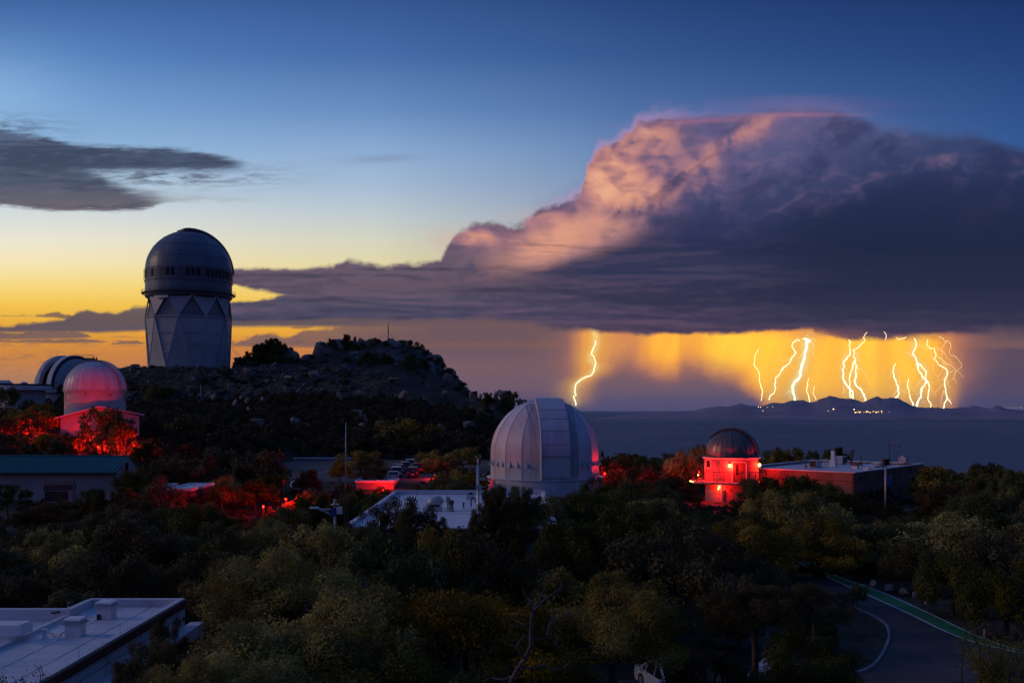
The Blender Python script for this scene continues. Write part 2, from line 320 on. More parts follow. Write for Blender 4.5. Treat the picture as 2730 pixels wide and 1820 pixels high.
# dark foreground shelves in the storm
Dv = v + (nE - 0.5) * 0.028 + (nA - 0.5) * 0.04
D1 = g.curve(u, [(1.40, 0.715), (1.50, 0.700), (1.58, 0.684), (1.66, 0.664), (1.74, 0.642), (1.80, 0.650), (1.90, 0.668), (2.05, 0.672), (2.3, 0.66), (2.73, 0.63)])
d1 = g.step(Dv, D1 - 0.006, D1 + 0.020) * g.step(-v, -0.78, -0.72) * g.curve(u, [(1.38, 0.0), (1.5, 0.7), (1.7, 0.92), (2.3, 0.5), (2.73, 0.2)])
sky = layer(sky, g.mix(rgb(46, 50, 80), rgb(62, 58, 86), g.step(embB, -0.02, 0.05)), d1)
d2 = g.gauss(u, v + (nE - 0.5) * 0.03, 1.79, 0.583, 0.055, 0.013, -0.10) * 0.75 + g.gauss(u, v + (nE - 0.5) * 0.03, 1.64, 0.615, 0.02, 0.006) * 0.3
sky = layer(sky, rgb(58, 60, 88), d2)
D3 = g.curve(u, [(1.95, 0.62), (2.02, 0.585), (2.10, 0.555), (2.18, 0.515), (2.26, 0.505), (2.34, 0.475), (2.42, 0.450), (2.50, 0.430), (2.58, 0.455), (2.66, 0.452), (2.73, 0.455)])
d3 = g.step(Dv + (nD - 0.5) * 0.05, D3 - 0.006, D3 + 0.075) * g.step(u, 1.88, 2.30)
sky = layer(sky, g.ramp(v, [(0.45, (42, 50, 88)), (0.55, (30, 40, 72)), (0.66, (24, 34, 62)), (0.76, (32, 38, 64)), (0.84, (46, 46, 72))]), d3 * g.step(-v, -0.88, -0.78) * 0.90)
sky = layer(sky, rgb(132, 108, 134), g.step(Dv, D3 - 0.022, D3) * g.step(-Dv, -D3 - 0.010, -D3 + 0.004) * g.step(u, 1.90, 2.15) * g.step(-nD, -0.56, -0.42) * 0.26)
# the glow caught on the underside of the rain base
sky = layer(sky, rgb(236, 150, 82), g.step(v + (nE - 0.5) * 0.03, 0.868, 0.90) * g.gauss(u, v, 2.16, 0.885, 0.10, 0.016) * 0.9)
sky = layer(sky, rgb(92, 66, 84), g.gauss(u, v + (nE - 0.5) * 0.02, 2.26, 0.884, 0.055, 0.010) * 0.8)
sky = layer(sky, rgb(196, 118, 84), g.gauss(u, v, 2.48, 0.900, 0.10, 0.010) * 0.45)

ns = wt.nodes.new('ShaderNodeTexSky'); ns.sky_type = 'NISHITA'; ns.sun_disc = False
ns.sun_elevation = math.radians(0.5); ns.sun_rotation = math.radians(-62); ns.altitude = 2000
bg = wt.nodes.new('ShaderNodeBackground'); bg.inputs['Strength'].default_value = 1.0
wt.links.new(sky.k, bg.inputs['Color'])
bg2 = wt.nodes.new('ShaderNodeBackground'); bg2.inputs['Strength'].default_value = 0.003
wt.links.new(ns.outputs[0], bg2.inputs['Color'])
ad = wt.nodes.new('ShaderNodeAddShader'); wo = wt.nodes.new('ShaderNodeOutputWorld')
wt.links.new(bg.outputs[0], ad.inputs[0]); wt.links.new(bg2.outputs[0], ad.inputs[1])
wt.links.new(ad.outputs[0], wo.inputs['Surface'])
world.cycles.sampling_method = 'MANUAL'
world.cycles.sample_map_resolution = 512

# ------------------------------------------------------------------ soft warm lamp added above the western glow for tree tops and domes
sun_d = bpy.data.lights.new('sun', 'SUN'); sun_d.energy = 0.50; sun_d.angle = math.radians(14); sun_d.color = (1.0, 0.66, 0.40)
sun = bpy.data.objects.new('sun', sun_d); COL.objects.link(sun)
_az, _el = math.radians(-88), math.radians(20)
_dir = Vector((math.sin(_az) * math.cos(_el), math.cos(_az) * math.cos(_el), math.sin(_el)))
sun.rotation_euler = _dir.to_track_quat('Z', 'Y').to_euler()

import numpy as np
RNG = np.random.default_rng(11)
R_ = math.radians


def P(px, vv, y):
    """a place at forward distance y metres that stands at photograph column px, row vv"""
    return Vector(((px - 1365.0) / F * y, y, -(vv - HOR) / F * y))


def face(x, y):
    return math.atan2(-x, y)


# ------------------------------------------------------------------ materials
def mat(name, col, rough=0.75, metal=0.0, var=0.12, scale=1.0, bump=0.0, bscale=8.0, spec=0.4, emit=None, estr=0.0, stretch=None, dirt=None, dscale=0.5, damt=0.5):
    m = bpy.data.materials.new(name); m.use_nodes = True
    t = m.node_tree; G_ = G(t)
    b = t.nodes['Principled BSDF']
    b.inputs['Roughness'].default_value = rough; b.inputs['Metallic'].default_value = metal
    b.inputs['Specular IOR Level'].default_value = spec
    c = (col[0], col[1], col[2], 1.0)
    if emit is not None:
        b.inputs['Emission Color'].default_value = (*emit[:3], 1); b.inputs['Emission Strength'].default_value = estr
    if var > 0 or bump > 0 or dirt:
        tcn = t.nodes.new('ShaderNodeTexCoord'); mp = t.nodes.new('ShaderNodeMapping')
        t.links.new(tcn.outputs['Object'], mp.inputs[0])
        if stretch: mp.inputs['Scale'].default_value = stretch
        vv = E(G_, mp.outputs[0])
    if var > 0:
        n = G_.noise(vv, scale, 5.0, 0.6, dims='3D')
        dark = tuple(x * (1 - var) for x in c[:3]) + (1,); lt = tuple(min(1, x * (1 + var)) for x in c[:3]) + (1,)
        k = G_.mix(dark, lt, G_.step(n, 0.3, 0.7))
        if dirt:
            n2 = G_.noise(vv, dscale, 6.0, 0.65, dims='3D')
            k = G_.mix(k, (*dirt, 1.0), G_.step(n2, 0.48, 0.72) * damt)
        hv = t.nodes.new('ShaderNodeHueSaturation'); oi = t.nodes.new('ShaderNodeObjectInfo')   # slight difference from piece to piece
        G_.put(hv.inputs['Value'], E(G_, oi.outputs['Random']) * 0.16 + 0.92); t.links.new(k.k, hv.inputs['Color'])
        t.links.new(hv.outputs[0], b.inputs['Base Color'])
    else:
        b.inputs['Base Color'].default_value = c
    if bump > 0:
        n = G_.noise(vv, bscale, 5.0, 0.6, dims='3D')
        bn = t.nodes.new('ShaderNodeBump'); bn.inputs['Strength'].default_value = bump; bn.inputs['Distance'].default_value = 0.05
        t.links.new(n.k, bn.inputs['Height']); t.links.new(bn.outputs[0], b.inputs['Normal'])
    return m


def leaf_mat(name, col, col2, trans=0.25):
    m = bpy.data.materials.new(name); m.use_nodes = True
    t = m.node_tree; G_ = G(t); t.nodes.clear()
    tcn = t.nodes.new('ShaderNodeTexCoord'); oi = t.nodes.new('ShaderNodeObjectInfo')
    vv = E(G_, tcn.outputs['Object'])
    n = G_.noise(vv, 1.3, 4.0, 0.7, dims='3D')
    k = G_.mix((*col, 1), (*col2, 1), G_.step(n, 0.36, 0.66))
    hv = t.nodes.new('ShaderNodeHueSaturation')
    r = E(G_, oi.outputs['Random'])
    G_.put(hv.inputs['Hue'], r * 0.035 + 0.4825); G_.put(hv.inputs['Value'], r * 0.6 + 0.70); G_.put(hv.inputs['Saturation'], 1.12 - r * 0.3)
    t.links.new(k.k, hv.inputs['Color'])
    d = t.nodes.new('ShaderNodeBsdfPrincipled'); d.inputs['Roughness'].default_value = 0.55; d.inputs['Specular IOR Level'].default_value = 0.12
    t.links.new(hv.outputs[0], d.inputs['Base Color'])
    tr = t.nodes.new('ShaderNodeBsdfTranslucent'); t.links.new(hv.outputs[0], tr.inputs[0])
    ms = t.nodes.new('ShaderNodeMixShader'); ms.inputs[0].default_value = trans
    t.links.new(d.outputs[0], ms.inputs[1]); t.links.new(tr.outputs[0], ms.inputs[2])
    o = t.nodes.new('ShaderNodeOutputMaterial'); t.links.new(ms.outputs[0], o.inputs[0])
    return m


def brick_mat():
    m = bpy.data.materials.new('red_brick'); m.use_nodes = True
    t = m.node_tree; G_ = G(t); b = t.nodes['Principled BSDF']
    uv = t.nodes.new('ShaderNodeUVMap')
    br = t.nodes.new('ShaderNodeTexBrick'); br.inputs['Scale'].default_value = 1.0
    br.inputs['Brick Width'].default_value = 0.42; br.inputs['Row Height'].default_value = 0.16; br.inputs['Mortar Size'].default_value = 0.012
    br.inputs['Color1'].default_value = (0.31, 0.115, 0.075, 1); br.inputs['Color2'].default_value = (0.21, 0.080, 0.058, 1); br.inputs['Mortar'].default_value = (0.26, 0.22, 0.19, 1)
    t.links.new(uv.outputs[0], br.inputs['Vector'])
    n = G_.noise(E(G_, uv.outputs[0]), 0.35, 5.0, 0.6)
    k = G_.mix(E(G_, br.outputs['Color']), (0.07, 0.035, 0.03, 1), G_.step(n, 0.45, 0.7) * 0.5)
    t.links.new(k.k, b.inputs['Base Color']); b.inputs['Roughness'].default_value = 0.85
    bn = t.nodes.new('ShaderNodeBump'); bn.inputs['Strength'].default_value = 0.4; bn.inputs['Distance'].default_value = 0.02
    t.links.new(br.outputs['Fac'], bn.inputs['Height']); bn.invert = True
    t.links.new(bn.outputs[0], b.inputs['Normal'])
    return m


M = {}
M['dome_white'] = mat('dome_white_paint', (0.60, 0.59, 0.62), 0.36, var=0.06, scale=0.5, bump=0.05, bscale=1.5, spec=0.5, stretch=(1, 1, 0.25), dirt=(0.36, 0.35, 0.37), dscale=0.8, damt=0.6)
M['dome_alu'] = mat('weathered_aluminium', (0.27, 0.27, 0.29), 0.36, metal=0.55, var=0.14, scale=0.4, bump=0.04, bscale=2, stretch=(1, 1, 0.3), dirt=(0.16, 0.15, 0.16), dscale=0.35, damt=0.5)
M['dome_small'] = mat('small_dome_brown_metal', (0.19, 0.145, 0.13), 0.36, metal=0.5, var=0.14, scale=0.6, stretch=(1, 1, 0.3), dirt=(0.09, 0.075, 0.07), dscale=0.6, damt=0.5)
M['dome_big'] = mat('large_dome_grey_paint', (0.15, 0.175, 0.21), 0.42, metal=0.1, var=0.16, scale=0.18, bump=0.03, bscale=1, stretch=(1, 1, 0.25), dirt=(0.10, 0.10, 0.11), dscale=0.12, damt=0.55)
M['tower'] = mat('tower_cladding', (0.46, 0.45, 0.45), 0.55, var=0.10, scale=0.15, stretch=(1, 1, 0.3), dirt=(0.26, 0.25, 0.26), dscale=0.2, damt=0.5)
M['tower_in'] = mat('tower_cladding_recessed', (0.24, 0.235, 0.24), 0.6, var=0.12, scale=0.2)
M['rib'] = mat('pale_steel_edge', (0.55, 0.54, 0.54), 0.5, var=0.05)
M['dark_steel'] = mat('dark_steel', (0.05, 0.05, 0.055), 0.5, metal=0.6, var=0.1)
M['steel'] = mat('galvanised_steel', (0.42, 0.43, 0.45), 0.4, metal=0.6, var=0.08)
M['white'] = mat('white_paint', (0.72, 0.72, 0.73), 0.55, var=0.06, dirt=(0.5, 0.48, 0.46), damt=0.4)
M['stucco'] = mat('pale_stucco', (0.46, 0.44, 0.44), 0.8, var=0.07, scale=0.6, bump=0.1, bscale=12)
M['cream'] = mat('cream_block_wall', (0.40, 0.355, 0.33), 0.9, var=0.10, scale=0.5, bump=0.12, bscale=9, dirt=(0.26, 0.22, 0.20), dscale=0.35, damt=0.5)
M['roof_white'] = mat('white_roof_coating', (0.62, 0.62, 0.65), 0.6, var=0.09, scale=0.9, bump=0.35, bscale=2.2, spec=0.35, stretch=(0.5, 2.2, 1), dirt=(0.34, 0.33, 0.34), dscale=0.45, damt=0.8)
M['green_roof'] = mat('green_metal_roof', (0.035, 0.16, 0.15), 0.45, metal=0.2, var=0.12, scale=0.5, dirt=(0.03, 0.10, 0.10))
M['fascia'] = mat('maroon_fascia', (0.16, 0.042, 0.034), 0.6, var=0.15, scale=2)
M['brown'] = mat('brown_timber', (0.10, 0.045, 0.035), 0.8, var=0.2, scale=2)
M['black'] = mat('black_roofing', (0.02, 0.02, 0.024), 0.8, var=0.1)
M['glass'] = mat('dark_glass', (0.015, 0.018, 0.022), 0.08, var=0, spec=0.6)
M['asphalt'] = mat('asphalt', (0.075, 0.060, 0.056), 0.85, var=0.22, scale=0.35, bump=0.25, bscale=30, dirt=(0.12, 0.10, 0.095), dscale=0.25, damt=0.8)
M['lane'] = mat('green_lane_paint', (0.030, 0.20, 0.065), 0.75, var=0.25, scale=1.2, dirt=(0.03, 0.07, 0.045), dscale=0.9, damt=0.6)
M['line'] = mat('white_road_paint', (0.62, 0.62, 0.62), 0.7, var=0.12, scale=3, dirt=(0.3, 0.3, 0.3), dscale=2.5, damt=0.5)
M['concrete'] = mat('concrete', (0.24, 0.23, 0.225), 0.85, var=0.14, scale=1.2, bump=0.15, bscale=8)
M['granite'] = mat('granite', (0.23, 0.18, 0.155), 0.9, var=0.30, scale=0.35, bump=0.9, bscale=0.9, dirt=(0.07, 0.06, 0.06), dscale=0.22, damt=0.75)
M['riprap'] = mat('blasted_rock', (0.11, 0.102, 0.098), 0.9, var=0.32, scale=0.8, bump=0.6, bscale=3)
M['bark'] = mat('oak_bark', (0.060, 0.046, 0.038), 0.9, var=0.3, scale=3, bump=0.5, bscale=12)
M['deadwood'] = mat('bleached_deadwood', (0.13, 0.095, 0.10), 0.85, var=0.25, scale=4, bump=0.4, bscale=14)
M['leaf_a'] = leaf_mat('olive_oak_leaf', (0.12, 0.092, 0.014), (0.50, 0.36, 0.058))
M['leaf_b'] = leaf_mat('green_oak_leaf', (0.040, 0.050, 0.010), (0.17, 0.17, 0.030))
M['leaf_d'] = leaf_mat('shade_tinted_scrub_leaf', (0.028, 0.028, 0.013), (0.085, 0.074, 0.034))  # scrub leaf colour darkened to stand for the ridge's shade
M['leaf_c'] = leaf_mat('grey_oak_leaf', (0.050, 0.040, 0.016), (0.165, 0.128, 0.046))
M['blue_door'] = mat('blue_painted_steel', (0.10, 0.22, 0.50), 0.5, var=0.06)
M['solar'] = mat('solar_panel', (0.012, 0.02, 0.09), 0.15, var=0.05)
M['skin_red_wall'] = mat('pale_corrugated_siding', (0.22, 0.185, 0.18), 0.6, var=0.05)
M['sign_red'] = mat('red_sign', (0.6, 0.04, 0.03), 0.5, var=0.05)
M['duct'] = mat('roof_duct_metal', (0.40, 0.42, 0.44), 0.45, metal=0.3, var=0.12)
M['rust'] = mat('rusty_pipe', (0.12, 0.07, 0.055), 0.7, var=0.2)
M['lamp_red'] = mat('red_lamp', (0.3, 0.02, 0.01), 0.5, var=0, emit=(1.0, 0.30, 0.05), estr=30.0)
M['lamp_wood'] = mat('dim_red_lamp', (0.3, 0.01, 0.005), 0.5, var=0, emit=(1.0, 0.03, 0.01), estr=6.0)
M['town'] = mat('town_lamp', (0, 0, 0), 0.5, var=0, emit=(1.0, 0.55, 0.22), estr=7.0)
M['bolt'] = mat('lightning_hot', (0, 0, 0), 1.0, var=0, emit=(1.0, 0.80, 0.48), estr=2.6)
M['bolt_thin'] = mat('lightning_thin', (0, 0, 0), 1.0, var=0, emit=(1.0, 0.66, 0.28), estr=1.25)


# ------------------------------------------------------------------ mesh collector
class MB:
    def __init__(s): s.v = []; s.f = []; s.uv = None
    def add(s, vs, fs):
        o = len(s.v); s.v += [tuple(p) for p in vs]; s.f += [tuple(i + o for i in f) for f in fs]; return s
    def box(s, cx, cy, cz, sx, sy, sz, rz=0.0, taper=1.0):
        c, q = math.cos(rz), math.sin(rz); vs = []
        for k, (dx, dy, dz) in enumerate([(-1, -1, -1), (1, -1, -1), (1, 1, -1), (-1, 1, -1), (-1, -1, 1), (1, -1, 1), (1, 1, 1), (-1, 1, 1)]):
            t = taper if dz > 0 else 1.0
            x, y = dx * sx / 2 * t, dy * sy / 2 * t
            vs.append((cx + x * c - y * q, cy + x * q + y * c, cz + dz * sz / 2))
        return s.add(vs, [(0, 3, 2, 1), (4, 5, 6, 7), (0, 1, 5, 4), (1, 2, 6, 5), (2, 3, 7, 6), (3, 0, 4, 7)])
    def tube(s, pts, rad, n=6, cap=True):
        pts = [Vector(p) for p in pts]
        if not isinstance(rad, (list, tuple)): rad = [rad] * len(pts)
        vs = []; fs = []
        for i, p in enumerate(pts):
            d = (pts[min(i + 1, len(pts) - 1)] - pts[max(i - 1, 0)])
            d = d.normalized() if d.length > 1e-9 else Vector((0, 0, 1))
            a = d.orthogonal().normalized() if i == 0 else (a - d * a.dot(d)).normalized() if (a - d * a.dot(d)).length > 1e-6 else d.orthogonal().normalized()
            b = d.cross(a)
            for k in range(n):
                t = 2 * PI * k / n
                vs.append(p + (a * math.cos(t) + b * math.sin(t)) * rad[i])
        for i in range(len(pts) - 1):
            for k in range(n):
                fs.append((i * n + k, i * n + (k + 1) % n, (i + 1) * n + (k + 1) % n, (i + 1) * n + k))
        if cap:
            fs.append(tuple(range(n - 1, -1, -1))); fs.append(tuple((len(pts) - 1) * n + k for k in range(n)))
        return s.add(vs, fs)
    def lathe(s, prof, n=32, a0=0.0, a1=2 * PI, c=(0, 0, 0)):
        """angles measured from -Y (towards the viewer), growing to +X"""
        full = abs(a1 - a0 - 2 * PI) < 1e-6; m = n if full else n + 1
        vs = []; fs = []
        for k in range(m):
            a = a0 + (a1 - a0) * k / n
            for r, z in prof: vs.append((c[0] + r * math.sin(a), c[1] - r * math.cos(a), c[2] + z))
        L = len(prof)
        for k in range(n):
            k2 = (k + 1) % m
            for i in range(L - 1): fs.append((k * L + i, k2 * L + i, k2 * L + i + 1, k * L + i + 1))
        return s.add(vs, fs)
    def prism(s, pts, z0, z1):
        n = len(pts)
        vs = [(x, y, z0) for x, y in pts] + [(x, y, z1) for x, y in pts]
        fs = [tuple(range(n - 1, -1, -1)), tuple(range(n, 2 * n))] + [(k, (k + 1) % n, n + (k + 1) % n, n + k) for k in range(n)]
        return s.add(vs, fs)
    def slab(s, quad, th):
        """a thin plate with the four (or three) given corners as its outer face, thickness th inwards"""
        q = [Vector(p) for p in quad]; nrm = (q[1] - q[0]).cross(q[2] - q[0]).normalized(); n = len(q)
        vs = q + [p - nrm * th for p in q]
        fs = [tuple(range(n)), tuple(range(2 * n - 1, n - 1, -1))] + [((k + 1) % n, k, n + k, n + (k + 1) % n) for k in range(n)]
        return s.add(vs, fs)
    def build(s, name, m, parent=None, smooth=False, loc=None, rz=None, label=None):
        me = bpy.data.meshes.new(name); me.from_pydata(s.v, [], s.f)
        if s.uv: 
            lay = me.uv_layers.new(name='UVMap'); lay.data.foreach_set('uv', s.uv)
        me.materials.append(M[m] if isinstance(m, str) else m)
        if smooth:
            me.polygons.foreach_set('use_smooth', [True] * len(me.polygons))
            if smooth != True: me.set_sharp_from_angle(angle=smooth)
        me.update()
        o = bpy.data.objects.new(name, me); COL.objects.link(o)
        if parent: o.parent = parent
        if loc: o.location = loc
        if rz is not None: o.rotation_euler[2] = rz
        if label: o['label'] = label
        return o


def thing(name, label, cat, loc=(0, 0, 0), rz=0.0, group=None):
    o = bpy.data.objects.new(name, None); COL.objects.link(o)
    o.empty_display_size = 0.5
    o.location = loc; o.rotation_euler = (0, 0, rz); o['label'] = label; o['category'] = cat
    if group: o['group'] = group
    return o


def tag(o, label, cat, group=None):
    o['label'] = label; o['category'] = cat
    if group: o['group'] = group
    return o


def kind(o, k):
    o['kind'] = k; return o


def dup(root, loc, rz, label=None, group=None, scale=None, matmap=None):
    r = root.copy(); COL.objects.link(r); r.location = loc; r.rotation_euler = (0, 0, rz)
    if scale is not None: r.scale = scale
    if label: r['label'] = label
    if group: r['group'] = group
    for ch in list(root.children):
        c = ch.copy(); COL.objects.link(c); c.parent = r
        for gch in ch.children:
            d = gch.copy(); COL.objects.link(d); d.parent = c
    return r


def np_mesh(name, verts, faces, m, smooth=False):
    """verts (n,3), faces (m,k) arrays -> mesh, quickly"""
    me = bpy.data.meshes.new(name)
    k = faces.shape[1]
    me.vertices.add(len(verts)); me.vertices.foreach_set('co', verts.astype(np.float32).ravel())
    me.loops.add(faces.size); me.loops.foreach_set('vertex_index', faces.astype(np.int32).ravel())
    me.polygons.add(len(faces)); me.polygons.foreach_set('loop_start', (np.arange(len(faces)) * k).astype(np.int32))
    if smooth: me.polygons.foreach_set('use_smooth', np.ones(len(faces), dtype=bool))
    me.materials.append(M[m] if isinstance(m, str) else m)
    me.update(calc_edges=True)
    return me


def link(name, me, parent=None, loc=(0, 0, 0)):
    o = bpy.data.objects.new(name, me); COL.objects.link(o); o.location = loc
    if parent: o.parent = parent
    return o


# ------------------------------------------------------------------ terrain
CP = [(-40, 0, -15), (40, 0, -15), (0, -30, -16), (-120, 0, -17), (120, 0, -18), (0, 25, -13.2), (0, 60, -13), (-20, 60, -14), (-42, 60, -14.5), (-30, 90, -14), (-60, 90, -13),
      (60, 60, -14), (90, 100, -15), (60, 110, -13.8), (-65, 125, -11.7), (-50, 125, -11.9), (-10, 80, -12.6), (0, 105, -12.8), (4.4, 130, -13.2), (33.7, 150, -14), (49, 138, -14.4), (69, 163, -15), (55, 185, -15),
      (100, 150, -16), (100, 200, -30), (70, 220, -26), (40, 220, -24), (80, 300, -110), (140, 300, -130), (35, 260, -32),
      (-17, 170, -11.1), (-17, 200, -11.1), (-37, 170, -11.1), (-42, 215, -11), (-28, 225, -10.2), (-60, 170, -9.5), (-70, 200, -7), (-55, 240, -7.5), (-10, 235, -9.5), (8, 230, -14),
      (-90, 150, -8), (-78, 180, -4.3), (-100, 180, -3.8), (-120, 230, -0.8), (-118, 262, 1.6), (-60, 300, -1), (-90, 260, -3), (-90, 300, 0), (-120, 320, 1.5), (-130, 200, -2),
      (-140, 350, 3.0), (-115, 352, 3.9), (-90, 352, 5.0), (-153, 383, 15.4), (-128, 383, 16.4), (-100, 383, 16.0), (-84, 383, 15.6), (-128, 400, 17.2), (-128, 440, 17.2), (-150, 420, 16.8), (-100, 410, 17.2), (-170, 385, 13.5), (-185, 380, 9), (-180, 320, -2),
      (-65, 372, 12.5), (-50, 362, 9), (-60, 345, 4.5), (-35, 345, 3), (-45, 320, 0.5), (-28, 300, -3), (-15, 290, -6), (-35, 260, -7.5),
      (-108, 420, 23.0), (-96, 420, 24.0), (-88, 418, 20.5), (-80, 405, 22.5), (-66, 403, 24.6), (-51, 402, 28.0), (-41, 402, 24.3), (-33, 402, 19.8), (-28, 402, 15.3), (-22, 400, 9.8), (-15, 398, 4.0), (-11, 398, 1.2), (-5, 360, 3.6), (2, 358, -1.5), (12, 350, -12), (30, 340, -28), (60, 340, -62),
      (-60, 388, 18.5), (-45, 385, 15.5), (-32, 378, 9.5), (-22, 360, 1.0), (-10, 330, -4.5), (0, 300, -12),
      (-80, 460, -5), (-30, 460, -25), (-120, 480, 5), (0, 440, -60), (-200, 460, -10), (-220, 200, -12), (-220, 60, -20), (220, 60, -40), (200, 200, -120), (100, 420, -170), (-200, 520, -60), (0, 520, -120), (-100, 520, -40), (200, 420, -200), (-220, 520, -80)]
_c = np.array(CP, float)
_A = np.sqrt(((_c[:, None, :2] - _c[None, :, :2]) ** 2).sum(-1) + 4.0)
_w = np.linalg.solve(np.block([[_A, np.ones((len(_c), 1))], [np.ones((1, len(_c))), np.zeros((1, 1))]]), np.append(_c[:, 2], 0))


def sm(x, a, b):
    t = np.clip((x - a) / (b - a), 0, 1); return t * t * (3 - 2 * t)


def rectmask(x, y, x0, x1, y0, y1, s):
    return sm(x, x0 - s, x0) * (1 - sm(x, x1, x1 + s)) * sm(y, y0 - s, y0) * (1 - sm(y, y1, y1 + s))


def vnoise(x, y, sc, seed=0):
    """cheap value noise on arrays"""
    x = x / sc; y = y / sc; xi = np.floor(x).astype(int); yi = np.floor(y).astype(int); xf = x - xi; yf = y - yi
    xf = xf * xf * (3 - 2 * xf); yf = yf * yf * (3 - 2 * yf)
    def h(a, b):
        n = (a * 374761393 + b * 668265263 + seed * 1442695041) & 0x7fffffff; n = ((n ^ (n >> 13)) * 1274126177) & 0x7fffffff
        return ((n ^ (n >> 16)) & 0xffff) / 65535.0
    return (h(xi, yi) * (1 - xf) + h(xi + 1, yi) * xf) * (1 - yf) + (h(xi, yi + 1) * (1 - xf) + h(xi + 1, yi + 1) * xf) * yf - 0.5


def Hs(x, y):
    x = np.atleast_1d(np.asarray(x, float)); y = np.atleast_1d(np.asarray(y, float))
    z = np.empty(x.shape)
    xf, yf, zf = x.ravel(), y.ravel(), z.reshape(-1)
    for i in range(0, len(xf), 20000):
        d = np.sqrt((xf[i:i + 20000, None] - _c[None, :, 0]) ** 2 + (yf[i:i + 20000, None] - _c[None, :, 1]) ** 2 + 4.0)
        zf[i:i + 20000] = d @ _w[:-1] + _w[-1]
    z = zf.reshape(x.shape)
    hill = sm(y, 225, 300)
    flat_m = rectmask(x, y, -160, -114, 385, 440, 3)
    z = z + (vnoise(x, y, 14, 1) * 1.2 + vnoise(x, y, 5, 2) * 0.6) * (0.35 + hill * 1.0) * (1 - flat_m)
    rocky = hill * sm(z, 1, 12) * (1 - flat_m)
    z = z + rocky * (np.abs(vnoise(x, y, 6, 5)) * 2.6 + np.abs(vnoise(x, y, 2.7, 6)) * 1.6)
    z = z * (1 - flat_m) + 16.6 * flat_m
    for (x0, x1, y0, y1, zz, s) in [(4, 46, 44, 86, -13.0, 6), (-48, -6, 150, 218, -11.1, 8)]:
        m = rectmask(x, y, x0, x1, y0, y1, s); z = z * (1 - m) + zz * m
    return z


def H(x, y): return float(Hs(x, y)[0])

# ------------------------------------------------------------------ ground of the mountain top
def ground_mat():
    m = bpy.data.materials.new('dry_ground'); m.use_nodes = True
    t = m.node_tree; G_ = G(t); b = t.nodes['Principled BSDF']; b.inputs['Roughness'].default_value = 0.95; b.inputs['Specular IOR Level'].default_value = 0.15
    gm = t.nodes.new('ShaderNodeNewGeometry'); s1 = t.nodes.new('ShaderNodeSeparateXYZ'); t.links.new(gm.outputs['Normal'], s1.inputs[0])
    p = E(G_, gm.outputs['Position']); nz = E(G_, s1.outputs[2])
    n1 = G_.noise(p, 0.22, 6, 0.65, dims='3D'); n2 = G_.noise(p, 1.7, 5, 0.6, dims='3D'); n3 = G_.noise(p, 0.05, 3, 0.5, dims='3D')
    soil = G_.mix((0.055, 0.044, 0.034, 1), (0.095, 0.082, 0.062, 1), G_.step(n2, 0.35, 0.65))
    soil = G_.mix(soil, (0.036, 0.040, 0.022, 1), G_.step(n1, 0.46, 0.60))
    rock = G_.mix((0.085, 0.074, 0.070, 1), (0.22, 0.185, 0.165, 1), G_.step(n2 * 0.6 + n1 * 0.4, 0.40, 0.62))
    k = G_.mix(soil, rock, G_.step(-nz + (n1 - 0.5) * 0.5 + (n3 - 0.5) * 0.3, -0.86, -0.66))
    t.links.new(k.k, b.inputs['Base Color'])
    bn = t.nodes.new('ShaderNodeBump'); bn.inputs['Strength'].default_value = 0.9; bn.inputs['Distance'].default_value = 0.5
    t.links.new((n2 * 0.6 + n1).k, bn.inputs['Height']); t.links.new(bn.outputs[0], b.inputs['Normal'])
    return m


M['ground'] = ground_mat()
nx, ny = 300, 370
gx = np.linspace(-240, 240, nx); gy = np.linspace(-30, 530, ny)
XX, YYg = np.meshgrid(gx, gy)
ZZ = Hs(XX, YYg)
vs = np.stack([XX.ravel(), YYg.ravel(), ZZ.ravel()], 1)
ii = np.arange(nx * ny).reshape(ny, nx)
fq = np.stack([ii[:-1, :-1].ravel(), ii[:-1, 1:].ravel(), ii[1:, 1:].ravel(), ii[1:, :-1].ravel()], 1)
kind(link('mountain_top_ground', np_mesh('mountain_top_ground', vs, fq, 'ground', True)), 'structure')

# ------------------------------------------------------------------ the desert plain far below, running to the horizon
def plain_mat():
    m = bpy.data.materials.new('desert_plain'); m.use_nodes = True
    t = m.node_tree; G_ = G(t); b = t.nodes['Principled BSDF']; b.inputs['Roughness'].default_value = 1.0; b.inputs['Specular IOR Level'].default_value = 0.0
    gm = t.nodes.new('ShaderNodeNewGeometry'); p = E(G_, gm.outputs['Position'])
    mp = t.nodes.new('ShaderNodeMapping'); mp.inputs['Scale'].default_value = (0.0004, 0.0007, 1); t.links.new(p.k, mp.inputs[0])
    n = G_.noise(E(G_, mp.outputs[0]), 1.0, 6, 0.6)
    mp2 = t.nodes.new('ShaderNodeMapping'); mp2.inputs['Scale'].default_value = (0.004, 0.008, 1); t.links.new(p.k, mp2.inputs[0])
    n2 = G_.noise(E(G_, mp2.outputs[0]), 1.0, 4, 0.6)
    k = G_.mix((0.165, 0.20, 0.23, 1), (0.225, 0.25, 0.27, 1), G_.step(n * 0.7 + n2 * 0.3, 0.38, 0.62))
    t.links.new(k.k, b.inputs['Base Color'])
    return m


M['plain'] = plain_mat()
PZ = -100.0
mb = MB()
ys = [-2000, 200, 1200, 4000, 9000, 16000, 30000, 60000, 110000]; xs = [-110000, -40000, -12000, -3000, 3000, 12000, 40000, 110000]
vs = [(x, y, PZ) for y in ys for x in xs]; n = len(xs)
mb.add(vs, [(j * n + i, j * n + i + 1, (j + 1) * n + i + 1, (j + 1) * n + i) for j in range(len(ys) - 1) for i in range(n - 1)])
kind(mb.build('desert_plain', 'plain'), 'structure')

